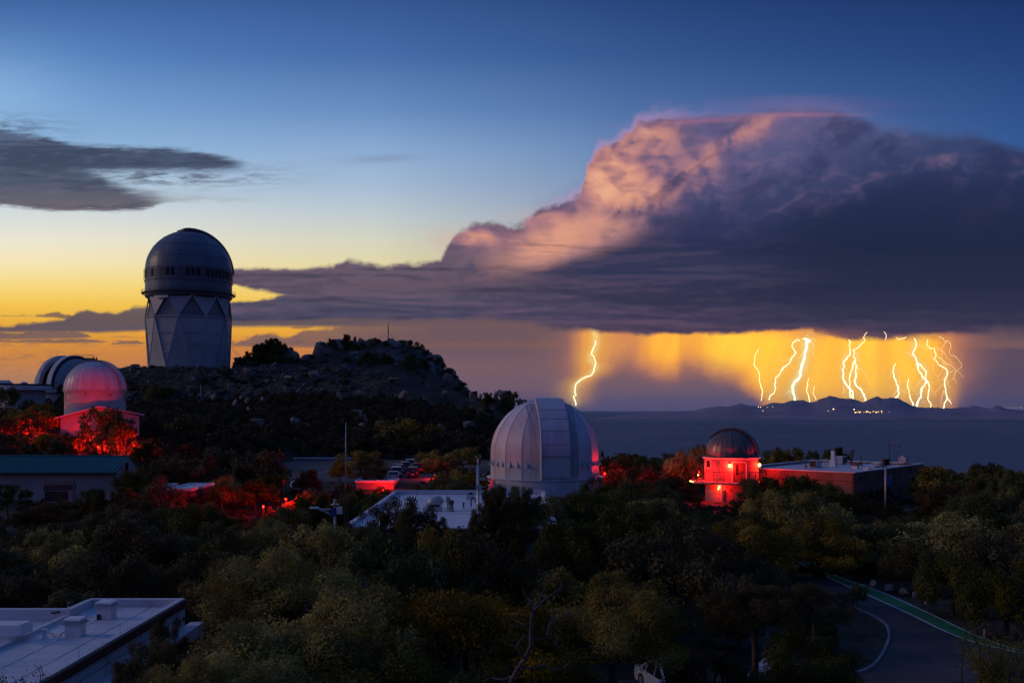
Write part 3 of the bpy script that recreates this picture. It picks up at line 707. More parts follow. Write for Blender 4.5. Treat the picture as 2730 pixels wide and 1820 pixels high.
# mountain flanks below the observatory, down to the plain
mb = MB(); ring = []
edge = [(-240, -30), (-240, 530), (240, 530), (240, -30)]
for a, b2 in zip(edge, edge[1:] + edge[:1]):
    for k in range(12): ring.append((a[0] + (b2[0] - a[0]) * k / 12, a[1] + (b2[1] - a[1]) * k / 12))
L0 = [(x, y, H(x, y) - 1.0) for x, y in ring]
L1 = [(x * 2.0, 250 + (y - 250) * 2.0, min(H(x, y), 0) * 0.35 + PZ * 0.65) for x, y in ring]
L2 = [(x * 3.6, 250 + (y - 250) * 3.6, PZ - 3) for x, y in ring]
n = len(ring)
mb.add(L0 + L1 + L2, [(r * n + k, r * n + (k + 1) % n, (r + 1) * n + (k + 1) % n, (r + 1) * n + k) for r in range(2) for k in range(n)])
kind(mb.build('mountain_flank', 'ground', smooth=True), 'structure')

# ------------------------------------------------------------------ far ranges
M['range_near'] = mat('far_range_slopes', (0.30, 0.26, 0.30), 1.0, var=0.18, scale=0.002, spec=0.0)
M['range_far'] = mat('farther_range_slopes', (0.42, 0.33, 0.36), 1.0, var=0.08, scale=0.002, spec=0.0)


def mountain_range(name, pts, y, m, depth=1500, seed=1):
    """ridge given as photograph columns and rows at distance y; slopes fall to the plain both ways with spurs"""
    pts = sorted(pts); px = np.arange(pts[0][0], pts[-1][0] + 1, 3.0)
    rowv = np.interp(px, [p[0] for p in pts], [p[1] for p in pts])
    rowv = rowv + (vnoise(px, px * 0, 9, seed) * 2.2 + vnoise(px, px * 0, 4, seed + 1) * 1.3) * np.clip((1096 - rowv) / 10, 0.15, 1)
    rs = np.convolve(np.pad(rowv, 12, 'edge'), np.ones(25) / 25, 'valid')
    x = (px - 1365) / F * y; z = -(rowv - HOR) / F * y; zsm = -(rs - HOR) / F * y
    rows = []
    for k, (dy, fz) in enumerate([(-1.0, 0.0), (-0.72, 0.22), (-0.45, 0.48), (-0.2, 0.78), (0.0, 1.0), (0.3, 0.7), (1.0, 0.0)]):
        wob = vnoise(x, x * 0 + k * 37.0, 420, seed + 7) * 0.30 * (1 - abs(dy)) * (1 if dy != 0 else 0)
        zz = PZ - 2 + ((z if dy == 0 else zsm) - PZ) * np.clip(fz + wob, 0, 1.0)
        rows.append(np.stack([x * (1 + dy * depth / y), np.full_like(x, y + dy * depth), zz], 1))
    V = np.concatenate(rows); n = len(px); r = len(rows)
    ii = np.arange(n * r).reshape(r, n)
    f = np.stack([ii[:-1, :-1].ravel(), ii[:-1, 1:].ravel(), ii[1:, 1:].ravel(), ii[1:, :-1].ravel()], 1)
    return kind(link(name, np_mesh(name, V, f, m, True)), 'structure')


mountain_range('mountain_range', [(1560, 1116), (1680, 1107), (1780, 1097), (1850, 1094), (1880, 1086), (1900, 1083), (1945, 1083), (1975, 1075), (1995, 1080), (2030, 1081), (2060, 1073), (2090, 1074), (2105, 1068), (2135, 1065), (2158, 1072), (2170, 1071), (2185, 1062),
               (2200, 1060), (2210, 1055), (2225, 1057), (2255, 1063), (2270, 1060), (2283, 1064), (2300, 1071), (2325, 1060), (2337, 1055), (2352, 1061), (2370, 1060), (2395, 1062), (2410, 1070), (2430, 1080), (2455, 1085), (2500, 1086),
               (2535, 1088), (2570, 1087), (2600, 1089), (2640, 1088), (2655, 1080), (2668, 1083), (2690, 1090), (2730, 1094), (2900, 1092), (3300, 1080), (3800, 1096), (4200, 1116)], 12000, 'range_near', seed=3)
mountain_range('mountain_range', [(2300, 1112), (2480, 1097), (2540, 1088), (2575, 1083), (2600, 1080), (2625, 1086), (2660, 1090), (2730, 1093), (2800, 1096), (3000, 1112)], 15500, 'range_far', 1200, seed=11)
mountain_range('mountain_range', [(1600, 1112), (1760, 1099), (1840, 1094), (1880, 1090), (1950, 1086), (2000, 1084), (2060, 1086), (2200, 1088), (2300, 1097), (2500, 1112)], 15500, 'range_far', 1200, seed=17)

# town lights at the foot of the range
mb = MB(); rr = random.Random(4)
def lampdot(px, v, r, y=10300):
    c = P(px, v, y); r = r * 0.68 / F * y
    mb.add([c + Vector(d) * r for d in [(1, 0, 0), (-1, 0, 0), (0, 1, 0), (0, -1, 0), (0, 0, 1), (0, 0, -1)]], [(0, 2, 4), (2, 1, 4), (1, 3, 4), (3, 0, 4), (2, 0, 5), (1, 2, 5), (3, 1, 5), (0, 3, 5)])
for k in range(34):
    t = rr.random(); lampdot(2275 + 80 * t, 1096 + rr.random() * 3.5, rr.choice([0.6, 0.9, 1.3]))
for px, v, r in [(2277, 1091, 2.0), (2222, 1090, 2.4), (2208, 1095, 0.9), (2350, 1096, 1.8), (2334, 1099, 1.2), (2370, 1098, 0.7), (2022, 1084.5, 1.5), (2028, 1085, 1.2), (2045, 1085, 0.8), (2060, 1084.5, 0.8), (2034, 1094.5, 1.2)]: lampdot(px, v, r)
for k in range(9): lampdot(2678 + k * 6.5 + rr.random() * 3, 1085.5 + rr.random(), 0.55, 14000)
tag(mb.build('town_lights', 'town'), 'cluster of tiny yellow town lights at the foot of the distant mountains', 'lights')['kind'] = 'stuff'
lampdot_mb = MB(); mb = lampdot_mb; lampdot(1499, 1075, 1.2, 9000)
tag(mb.build('distant_beacon', 'town'), 'single tiny orange light above the horizon beside the large white dome top', 'light')


# ------------------------------------------------------------------ lightning, each stroke with its branches
def jag(pts, amp, seed, step=5.0):
    r = random.Random(seed); out = []
    for (a, b) in zip(pts, pts[1:]):
        L = math.hypot(b[0] - a[0], b[1] - a[1]); k = max(1, int(L / step))
        for i in range(k):
            t = i / k; e = 0 if i == 0 else 1
            out.append((a[0] + (b[0] - a[0]) * t + r.uniform(-amp, amp) * e, a[1] + (b[1] - a[1]) * t + r.uniform(-amp, amp) * 0.5 * e))
    out.append(pts[-1]); return out


def bolt(label, main, w0, w1, branches, y=13500, seed=1):
    root = thing('lightning_bolt', label, 'lightning', P(main[-1][0], main[-1][1], y))
    base = root.location.copy()
    def wire(nm, pts, wa, wb, m, sd):
        q = jag(pts, 1.3, sd); n = len(q)
        mb = MB(); mb.tube([P(a, b, y) - base for a, b in q], [((wa + (wb - wa) * i / max(1, n - 1)) / 2) / F * y * random.Random(sd * 991 + i).uniform(0.65, 1.3) for i in range(n)], 5)
        mb.build(nm, m, root)
    wire('stroke', main, w0, w1, 'bolt', seed)
    for i, (pts, w) in enumerate(branches):
        w = w * 1.35 + 0.15
        wire('branch', pts, w, w * 0.35, 'bolt' if w > 2.2 else 'bolt_thin', seed * 50 + i)
    r = random.Random(seed * 7 + 3)          # hair-thin side sparks
    if w1 > 1.8:
        for k in range(7):
            i = r.randrange(1, len(main)); a, b = main[i - 1], main[i]; t = r.random(); x, v_ = a[0] + (b[0] - a[0]) * t, a[1] + (b[1] - a[1]) * t; d = r.choice((-1, 1)); pts = [(x, v_)]
            for j in range(3): x += d * r.uniform(2, 8); v_ += r.uniform(3, 13); pts.append((x, v_))
            if pts[-1][1] < 1056: wire('spark', pts, 0.7, 0.3, 'bolt_thin', seed * 90 + k)
    return root


def Z4(pts, ox=2050, oy=860, s=6.27): return [(ox + a / s, oy + b / s) for a, b in pts]
def Z5(pts): return Z4(pts, 2380, 860)
def Z6(pts): return Z4(pts, 1480, 860)


bolt('lone curving lightning stroke left of the rain, nearest the large white dome', Z6([(665, 300), (678, 330), (635, 430), (605, 520), (660, 595), (680, 655), (650, 800), (605, 880), (540, 895), (470, 920), (400, 975), (345, 1025), (325, 1170), (355, 1200), (305, 1235), (330, 1290), (345, 1380)]), 1.8, 2.6,
     [(Z6([(648, 125), (640, 175), (685, 215)]), 1.0), (Z6([(685, 215), (688, 300), (665, 310)]), 0.7)], seed=2)
bolt('thin pale lightning thread left of the brightest stroke', [(2022, 931), (2012, 950), (2010, 972), (2023, 992), (2026, 1020), (2033, 1045), (2029, 1068)], 1.2, 1.4, [([(2022, 931), (2030, 932)], 0.8)], seed=3)
bolt('long forked lightning stroke beside the brightest one, leaning left to the ridge', Z4([(520, 295), (455, 290), (400, 335), (385, 395), (450, 490), (430, 540), (375, 585), (340, 680), (235, 750), (160, 890), (120, 905), (95, 1030), (112, 1100), (85, 1180), (25, 1215), (0, 1290)]), 2.2, 2.0,
     [(Z4([(483, 235), (485, 295)]), 1.2), (Z4([(375, 590), (300, 620), (235, 650), (178, 595), (135, 615)]), 1.1), (Z4([(590, 535), (530, 560), (490, 598), (380, 590)]), 1.5), (Z4([(345, 690), (390, 740), (432, 800)]), 0.8), (Z4([(235, 740), (185, 790), (95, 800), (45, 835)]), 0.8), (Z4([(420, 480), (415, 540), (375, 640)]), 0.8)], seed=4)
bolt('brightest and thickest lightning stroke in the middle of the glow', Z4([(600, 268), (680, 300), (625, 340), (625, 430), (600, 530), (575, 650), (545, 760), (520, 810), (530, 880), (500, 930), (425, 1000), (395, 1090), (410, 1190), (435, 1305)]), 6.5, 4.5,
     [(Z4([(600, 268), (560, 272)]), 2.5), (Z4([(630, 215), (655, 190)]), 1.0), (Z4([(690, 300), (740, 375), (755, 480), (740, 520), (790, 610), (858, 650)]), 0.9), (Z4([(690, 300), (740, 360), (785, 375), (825, 405)]), 0.9), (Z4([(660, 290), (740, 270), (800, 300)]), 0.8),
      (Z4([(490, 800), (465, 890), (445, 970)]), 0.8), (Z4([(385, 1110), (310, 1160), (268, 1225)]), 1.0), (Z4([(385, 1120), (340, 1180), (320, 1225)]), 0.8), (Z4([(430, 1190), (460, 1250), (500, 1285)]), 1.0), (Z4([(610, 770), (650, 820)]), 0.7)], seed=5)
bolt('short thin lightning stroke on the ridge, right of the brightest one', Z4([(662, 930), (640, 1080), (625, 1140), (665, 1220), (680, 1325)]), 1.0, 2.0, [(Z4([(662, 930), (705, 880)]), 0.7)], seed=6)
bolt('faintest short lightning thread touching the ridge', Z4([(760, 1060), (745, 1130), (738, 1180), (780, 1250), (788, 1285)]), 0.8, 1.4, [], seed=7)
bolt('left stroke of the twin lightning strokes that meet on the ridge', Z4([(1330, 290), (1368, 315), (1345, 380), (1358, 490), (1360, 530), (1300, 600), (1240, 665), (1262, 720), (1230, 790), (1250, 850), (1235, 920), (1290, 1030), (1345, 1090), (1400, 1150), (1398, 1280)]), 1.6, 4.8,
     [(Z4([(1355, 490), (1290, 550), (1245, 570), (1228, 620), (1240, 665)]), 1.1), (Z4([(1240, 680), (1195, 740), (1215, 800), (1230, 850)]), 0.9), (Z4([(1250, 980), (1245, 1090), (1235, 1160), (1260, 1260)]), 1.0), (Z4([(1345, 1100), (1355, 1180), (1350, 1280)]), 2.0), (Z4([(1320, 1090), (1270, 1120), (1255, 1180)]), 0.8), (Z4([(1255, 910), (1320, 915), (1345, 895)]), 0.9)], seed=8)
bolt('forked lightning stroke that splits high up and lands right of the twin peaks', Z4([(1640, 155), (1605, 200), (1580, 245), (1600, 310), (1520, 385), (1480, 430), (1405, 450), (1430, 490), (1415, 560), (1448, 615), (1440, 660), (1465, 720), (1450, 830), (1460, 900), (1430, 980), (1465, 1060), (1540, 1120), (1590, 1200), (1612, 1300)]), 1.0, 4.2,
     [(Z4([(1448, 620), (1410, 670), (1395, 760), (1360, 850), (1345, 950), (1355, 1000), (1350, 1080)]), 2.8), (Z4([(1405, 455), (1350, 490)]), 1.0), (Z4([(1480, 760), (1560, 790), (1600, 850), (1635, 890), (1650, 970), (1690, 1020), (1745, 1035)]), 0.9), (Z4([(1470, 730), (1490, 800), (1485, 850), (1465, 900)]), 1.0),
      (Z4([(1460, 960), (1490, 990), (1465, 1010)]), 0.9), (Z4([(1475, 740), (1520, 690)]), 0.7), (Z4([(1430, 1010), (1400, 1070), (1370, 1080)]), 1.0), (Z4([(1400, 1080), (1440, 1120), (1470, 1160), (1480, 1220)]), 0.8), (Z4([(1560, 1200), (1530, 1260), (1505, 1280)]), 0.8)], seed=9)
bolt('short lightning stroke landing on the right shoulder of the mountains', Z5([(50, 680), (15, 740), (5, 805), (20, 900), (60, 990), (90, 1090), (105, 1180), (90, 1220), (30, 1270)]), 1.2, 3.8,
     [(Z5([(105, 880), (118, 960), (115, 1060), (95, 1100)]), 0.8), (Z5([(100, 1090), (160, 1140), (225, 1185)]), 0.8), (Z5([(75, 1130), (20, 1185), (-30, 1230)]), 0.8), (Z5([(95, 1220), (92, 1280)]), 1.4)], seed=10)
bolt('small isolated lightning stroke low on the ridge line, left of the forked pair', Z5([(260, 930), (250, 1000), (245, 1060), (275, 1140), (290, 1260), (345, 1350), (335, 1400)]), 1.2, 2.6, [], seed=11)
bolt('pair of lightning strokes that cross above the low ridge', Z5([(362, 265), (398, 350), (380, 430), (330, 500), (385, 580), (405, 660), (480, 720), (560, 810), (545, 900), (555, 1000), (480, 1100), (475, 1220), (425, 1310), (395, 1410)]), 2.2, 4.0,
     [(Z5([(405, 660), (430, 790), (480, 850), (500, 910), (555, 950), (600, 1020), (615, 1070), (600, 1150), (585, 1270), (640, 1350), (628, 1425)]), 3.0), (Z5([(205, 485), (290, 540), (350, 560), (375, 590)]), 1.3), (Z5([(500, 930), (430, 1000), (400, 1070), (365, 1110), (350, 1180)]), 0.9),
      (Z5([(480, 1240), (495, 1310), (520, 1345), (580, 1280)]), 0.9), (Z5([(570, 970), (640, 1060), (660, 1130), (705, 1180), (728, 1225)]), 1.0), (Z5([(590, 980), (660, 1000), (718, 1000)]), 0.8), (Z5([(470, 1160), (410, 1190), (355, 1210)]), 0.8), (Z5([(600, 1240), (635, 1262)]), 0.9), (Z5([(540, 1040), (560, 1100), (558, 1170)]), 0.8), (Z5([(600, 1310), (595, 1380)]), 0.8)], seed=12)
bolt('widely branching lightning stroke at the right end of the storm', Z5([(585, 285), (575, 380), (630, 430), (695, 430), (700, 480), (728, 530), (690, 600), (740, 650), (760, 700), (850, 745), (900, 780), (915, 880), (870, 950), (870, 1020), (885, 1100), (895, 1200), (910, 1265), (860, 1350), (848, 1430)]), 1.0, 3.0,
     [(Z5([(400, 362), (470, 385), (540, 420), (610, 440), (650, 500), (650, 580), (695, 650), (668, 710), (675, 810), (750, 900), (770, 960), (790, 1040)]), 0.9), (Z5([(640, 435), (750, 425), (800, 460), (870, 510), (905, 590), (960, 610), (985, 670), (1025, 668)]), 1.0),
      (Z5([(770, 230), (845, 265), (865, 310), (920, 300), (965, 350), (970, 420), (945, 480), (960, 545), (1035, 555), (1090, 610), (1150, 680), (1155, 735), (1110, 765), (1065, 805)]), 1.3), (Z5([(905, 310), (860, 350), (855, 390), (810, 430), (835, 480), (820, 560), (825, 610), (855, 680), (860, 760)]), 1.0),
      (Z5([(730, 555), (820, 610), (860, 650), (920, 695), (985, 715), (1035, 770), (1065, 810), (1115, 825), (1145, 870), (1180, 905)]), 1.3), (Z5([(1060, 810), (1030, 880), (1022, 930), (1055, 985), (1065, 1030)]), 1.0), (Z5([(1022, 930), (970, 960)]), 0.7), (Z5([(860, 1020), (800, 1060), (770, 1110), (705, 1150)]), 1.1),
      (Z5([(870, 920), (830, 955), (780, 960)]), 0.9), (Z5([(860, 1130), (830, 1210), (815, 1270), (803, 1320), (815, 1370)]), 1.1), (Z5([(915, 1260), (990, 1270)]), 1.0), (Z5([(915, 1270), (955, 1310), (985, 1360)]), 1.6), (Z5([(920, 820), (965, 830), (1025, 790)]), 0.9), (Z5([(925, 940), (930, 1030), (965, 1080)]), 0.8)], seed=13)
bolt('tiny hook of lightning just under the cloud base', Z5([(65, 248), (95, 285), (150, 265), (210, 255), (222, 235)]), 1.0, 1.2, [], seed=14)
bolt('tiny lightning thread inside the dark cloud base', Z4([(1920, 150), (1960, 200), (1958, 260), (1945, 285)]), 0.8, 1.0, [], seed=15)


# ------------------------------------------------------------------ helpers for round buildings (angles from the viewer side, local -Y)
def pol(r, a, z): return (r * math.sin(a), -r * math.cos(a), z)


def arc_strip(mb, R, t0, t1, e0, e1, d_az, zc, n=14, thick=0.12, zbot=None):
    """a curved band lying over a dome in the vertical plane of bearing d_az: lateral span t0..t1, elevation e0..e1 (radians); below the spring line it runs straight down to zbot"""
    dx, dy = math.sin(d_az), -math.cos(d_az); sx, sy = math.cos(d_az), math.sin(d_az)
    rows = []
    if zbot is not None: rows.append((R, zbot - zc))
    for i in range(n + 1):
        e = e0 + (e1 - e0) * i / n; rows.append((R * math.cos(e), R * math.sin(e)))
    vs = []; m = len(rows)
    for k, off in enumerate((0.0, -thick)):
        for r, z in rows:
            q = math.hypot(r, z) or 1; f_ = (1 + off / R)
            for t in (t0, t1): vs.append((dx * r * f_ + sx * t, dy * r * f_ + sy * t, zc + z * f_))
    fs = []
    for i in range(m - 1):
        a = 2 * i; fs.append((a, a + 1, a + 3, a + 2)); b = 2 * m + 2 * i; fs.append((b, b + 2, b + 3, b + 1))
        fs.append((a, a + 2, b + 2, b)); fs.append((a + 1, b + 1, b + 3, a + 3))
    fs.append((0, 2 * m, 2 * m + 1, 1)); e = 2 * (m - 1); fs.append((e, e + 1, 2 * m + e + 1, 2 * m + e))
    mb.add(vs, fs)


def arc_tube(mb, R, t, e0, e1, d_az, zc, rad, n=16, zbot=None, seg=5):
    dx, dy = math.sin(d_az), -math.cos(d_az); sx, sy = math.cos(d_az), math.sin(d_az)
    pts = []
    if zbot is not None: pts.append((dx * R + sx * t, dy * R + sy * t, zbot))
    for i in range(n + 1):
        e = e0 + (e1 - e0) * i / n; r = R * math.cos(e); pts.append((dx * r + sx * t, dy * r + sy * t, zc + R * math.sin(e)))
    mb.tube(pts, rad, seg)


# ------------------------------------------------------------------ the tall telescope building on the ridge
cx, cy = P(504, 980, 400)[0], 400.0
T0 = thing('observatory_tower', 'tallest observatory, grey dome on a faceted tower standing on the rocky ridge', 'observatory', (cx, cy, 17.0), face(cx, cy))
def z4(v): return -(v - HOR) / F * 400 - 17.0
top_r, mid_r, bot_r = 16.35, 17.0, 16.5
ph = R_(4.3)
tz, mz, bz = z4(797), z4(851), z4(981)
ring_t = [pol(top_r, ph + R_(36) * k, tz) for k in range(10)]
ring_m = [pol(mid_r, ph - R_(18) + R_(36) * k, mz) for k in range(10)]
ring_b = [pol(bot_r, ph + R_(36) * k, bz) for k in range(10)]
def lerp(a, b, t): return tuple(a[i] + (b[i] - a[i]) * t for i in range(3))
def inset(p, d):
    r = math.hypot(p[0], p[1]); return (p[0] * (r - d) / r, p[1] * (r - d) / r, p[2])
for k in range(10):
    k1 = (k + 1) % 10
    # apex-up upper panel, recessed
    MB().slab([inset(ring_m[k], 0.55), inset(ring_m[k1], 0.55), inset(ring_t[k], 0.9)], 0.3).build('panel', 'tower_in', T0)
    MB().slab([ring_t[k], inset(ring_m[k1], 0.05), ring_t[k1]], 0.3).build('panel', 'tower', T0)
    # lower panels, cut by their horizontal seams
    cuts = [mz, z4(892), z4(920), z4(943), z4(962), bz]
    for (za, zb) in zip(cuts, cuts[1:]):
        ta, tb = (mz - za) / (mz - bz), (mz - zb) / (mz - bz)
        off = 0.35
        a0, a1 = lerp(ring_m[k], ring_b[k], ta), lerp(ring_m[k1], ring_b[k], ta)
        b0, b1 = lerp(ring_m[k], ring_b[k], tb), lerp(ring_m[k1], ring_b[k], tb)
        q = [inset(p, off) for p in ((b0, b1, a1, a0) if tb < 0.999 else (b0, a1, a0))]
        MB().slab(q, 0.2).build('panel', 'tower', T0)
        a0, a1 = lerp(ring_m[k], ring_b[(k - 1) % 10], ta), lerp(ring_m[k], ring_b[k], ta)
        b0, b1 = lerp(ring_m[k], ring_b[(k - 1) % 10], tb), lerp(ring_m[k], ring_b[k], tb)
        q = (b0, b1, a1, a0) if ta > 0.001 else (b0, b1, a1)
        MB().slab(list(q), 0.2).build('panel', 'tower', T0)
for k in range(10):
    k1 = (k + 1) % 10
    mb = MB(); mb.tube([ring_m[k], ring_t[k]], 0.14, 4); mb.tube([ring_m[k1], ring_t[k]], 0.14, 4)
    mb.tube([ring_m[k], ring_m[k1]], 0.19, 4); mb.tube([ring_m[k], ring_b[k]], 0.13, 4); mb.tube([ring_m[k1], ring_b[k]], 0.13, 4)
    mb.build('edge_rib', 'rib', T0)
    for vz in (892, 920, 943, 962):
        t = (mz - z4(vz)) / (mz - bz)
        MB().tube([lerp(ring_m[k], ring_b[k], t), lerp(ring_m[k1], ring_b[k], t)], 0.11, 4).build('seam_rib', 'rib', T0)
MB().lathe([(16.2, tz - 0.4), (15.9, tz + 0.6)], 40).build('tower_lining', 'dark_steel', T0)
MB().lathe([(15.2, bz - 2), (15.2, tz)], 20).build('tower_core', 'dark_steel', T0)
mb = MB(); mb.lathe([(17.3, bz - 3), (17.3, bz - 0.05), (15.0, bz - 0.05)], 20); mb.build('plinth', 'concrete', T0)
# clerestory window strip under the dome
for s_ in range(3):
    a = R_(-52 + 9.0 * s_ * 0.92); b = a + R_(7.6)
    MB().slab([pol(16.9, a + R_(1.2 if s_ == 0 else 0), z4(805)), pol(16.9, b, z4(805)), pol(16.9, b, z4(798.5)), pol(16.9, a, z4(798.5))], 0.15).build('window', 'glass_sky' if 'glass_sky' in M else 'white', T0)
for a in (49, 53, 60):
    MB().slab([pol(16.9, R_(a), z4(803)), pol(16.9, R_(a + 2), z4(803)), pol(16.9, R_(a + 2), z4(799)), pol(16.9, R_(a), z4(799))], 0.15).build('window', 'white', T0)
# rotating drum: ledges, catwalk, plates
zc4 = z4(728); RD = 17.05
prof = [(16.0, z4(797)), (16.9, z4(796)), (17.15, z4(791)), (16.9, z4(790)), (16.9, z4(786)), (17.6, z4(785)), (17.6, z4(782.5)), (17.0, z4(782)), (17.0, z4(757)), (17.3, z4(756)), (17.3, z4(754)), (17.02, z4(753)), (17.02, z4(728))]
MB().lathe(prof, 72).build('drum', 'dome_big', T0, smooth=R_(25))
sph = [(RD * math.cos(R_(e)), zc4 + RD * math.sin(R_(e))) for e in range(0, 91, 5)]
for k in range(24):
    MB().lathe(sph, 3, R_(15 * k), R_(15 * k + 15)).build('dome_panel', 'dome_big', T0, smooth=True)
mb = MB()
for e in (18, 36, 54, 68):
    r = (RD + 0.03) * math.cos(R_(e)); z = zc4 + (RD + 0.03) * math.sin(R_(e))
    mb.tube([pol(r, R_(5 * k), z) for k in range(73)], 0.05, 4, cap=False)
mb.build('dome_seams', 'dark_steel', T0)
# louvre belt with dark openings and thin rails
for k in range(30):
    a = R_(-96 + k * 6.6)
    if k in (2, 3, 6, 10, 11, 14, 15, 16, 18, 19, 20, 21, 22, 23, 24, 26):
        MB().slab([pol(RD + 0.05, a, z4(747)), pol(RD + 0.05, a + R_(4.2), z4(747)), pol(RD + 0.05, a + R_(4.2), z4(727)), pol(RD + 0.05, a, z4(727))], 0.1).build('louvre', 'black', T0)
mb = MB()
for vz in (724, 730, 736, 742, 748):
    mb.tube([pol(RD + 0.35, R_(5 * k), z4(vz)) for k in range(73)], 0.07, 4, cap=False)
for k in range(36): mb.tube([pol(RD + 0.35, R_(10 * k), z4(750)), pol(RD + 0.35, R_(10 * k), z4(723))], 0.05, 4)
mb.build('louvre_rail', 'dark_steel', T0)
mb = MB(); mb.lathe([(17.5, z4(787)), (18.4, z4(787)), (18.4, z4(786)), (17.5, z4(786))], 60)
for zz in (778.5, 782.5): mb.tube([pol(18.35, R_(6 * k), z4(zz)) for k in range(61)], 0.06, 4, cap=False)
for k in range(40): mb.tube([pol(18.35, R_(9 * k), z4(787)), pol(18.35, R_(9 * k), z4(778))], 0.05, 4)
mb.build('catwalk', 'dark_steel', T0)
# shutter riding over the crown
mb = MB(); arc_strip(mb, RD + 0.75, -3.6, 3.6, R_(2), R_(102), R_(112), zc4, 24, 0.7); mb.build('shutter', 'dome_big', T0, smooth=R_(30))
mb = MB()
for t in (-3.7, 3.7): arc_tube(mb, RD + 0.8, t, R_(0), R_(100), R_(112), zc4, 0.12)
mb.build('shutter_rail', 'dark_steel', T0)
# gantry stubs right of the tower
mb = MB()
bx = 18.0
mb.tube([(17.0, -2, 8.0), (20.8, -2, 3.3)], 0.08, 4); mb.tube([(17.0, -2, 9.2), (21.6, -2, 3.3)], 0.08, 4); mb.tube([(17.0, -2, 4.6), (24.5, -2, 3.2)], 0.14, 4); mb.tube([(21.5, -2, 3.6), (21.5, -2, 0)], 0.1, 4)
mb.build('access_gantry', 'steel', T0)

# ------------------------------------------------------------------ the large white dome in the middle
cx, cy = P(1453, 1268, 130)[0], 130.0
DW = thing('observatory_dome', 'large white ribbed dome with a closed shutter, in the middle of the scene among oaks', 'observatory', (cx, cy, -13.4), face(cx, cy))
zo = 13.4
Rw, zs, zb = 7.25, -5.75 + zo, -8.85 + zo
prof = [(Rw, zb), (Rw, zs)] + [(Rw * math.cos(R_(e)), zs + Rw * math.sin(R_(e)) * 1.0) for e in range(4, 91, 4)]
for k in range(18):
    a0 = R_(-64 + 20 * k)
    MB().lathe(prof, 1, a0 + 0.002, a0 + R_(20) - 0.002).build('gore', 'dome_white', DW, smooth=True)
    mb = MB(); mb.tube([pol(r + 0.02, a0, z) for r, z in prof[:-1]], 0.035, 4); mb.build('gore_rib', 'dome_white', DW)
MB().lathe([(Rw - 0.3, zb - 0.2), (Rw - 0.3, zs), (Rw * 0.7, zs + Rw * 0.6), (0.1, zs + Rw - 0.4)], 18).build('inner_shell', 'dark_steel', DW)
MB().lathe([(7.75, -0.8), (7.68, -8.95 + zo), (7.8, -8.93 + zo), (7.8, -8.80 + zo), (7.2, -8.78 + zo)], 64).build('base_ring', 'dome_white', DW, smooth=R_(30))
mb = MB(); mb.lathe([(7.76, 1.62), (7.86, 1.62), (7.86, 1.76), (7.76, 1.76)], 64); mb.build('base_band', 'dome_white', DW)
# shutter panels, one above another
az = R_(10); SW = 1.74
es = [0, 10.4, 23.6, 36, 47, 58]
def zz_of(e): return zs + (Rw + 0.5) * math.sin(R_(e))
mb = MB(); arc_strip(mb, Rw + 0.30, -SW + 0.12, SW - 0.12, 0, R_(78), az, zs, 18, 0.3, zbot=zb + 0.05); mb.build('shutter_bed', 'dome_white', DW, smooth=R_(30))
for i in range(len(es) - 1):
    mb = MB(); arc_strip(mb, Rw + 0.52 + 0.035 * i, -SW, SW, R_(es[i] + (0.25 if i else 0)), R_(es[i + 1]), az, zs, 5, 0.2, zbot=(zs - 0.02 if i == 0 else None)); mb.build('shutter_panel', 'dome_white', DW, smooth=R_(30))
mb = MB(); arc_strip(mb, Rw + 0.50, -SW, SW, 0.0, 0.01, az, zs - 0.35, 1, 0.2, zbot=zs - 2.75); mb.build('shutter_panel', 'dome_white', DW, smooth=R_(30))
mb = MB(); arc_strip(mb, Rw + 0.58, -SW, SW, R_(58.4), R_(68), az, zs, 3, 0.25); mb.build('shutter_panel', 'dome_white', DW)
mb = MB()
for t in (-SW - 0.1, SW + 0.02):
    arc_strip(mb, Rw + 0.62, t, t + 0.08, 0, R_(70), az, zs, 16, 0.75, zbot=zb + 0.1)
mb.build('shutter_cheek', 'dome_white', DW, smooth=R_(30))
# flat crown box over the slit
c_, s__ = math.cos(az), math.sin(az)
def onplane(f_, t, z): return (math.sin(az) * f_ + math.cos(az) * t, -math.cos(az) * f_ + math.sin(az) * t, z)
mb = MB(); ztop = z_c = -(1073 - HOR) / F * 130 + zo
vs = [onplane(f_, t, z) for z, w in ((ztop - 1.25, 1.95), (ztop - 0.10, 1.68)) for f_, t in ((3.4, -w), (3.4, w), (-5.0, w), (-5.0, -w))]
mb.add(vs, [(0, 1, 2, 3), (4, 7, 6, 5), (0, 4, 5, 1), (1, 5, 6, 2), (2, 6, 7, 3), (3, 7, 4, 0)]); mb.build('crown_box', 'dome_white', DW)
mb = MB(); vs = [onplane(f_, t, z) for z in (ztop - 0.10, ztop) for f_, t in ((3.55, -1.75), (3.55, 1.75), (-5.2, 1.75), (-5.2, -1.75))]
mb.add(vs, [(0, 1, 2, 3), (4, 7, 6, 5), (0, 4, 5, 1), (1, 5, 6, 2), (2, 6, 7, 3), (3, 7, 4, 0)]); mb.build('crown_lid', 'dome_white', DW)
p = onplane(2.0, -0.25, 0); MB().box(p[0], p[1], ztop + 0.22, 0.62, 0.62, 0.44).box(p[0], p[1], ztop + 0.47, 0.72, 0.72, 0.06).build('crown_vent', 'duct', DW)
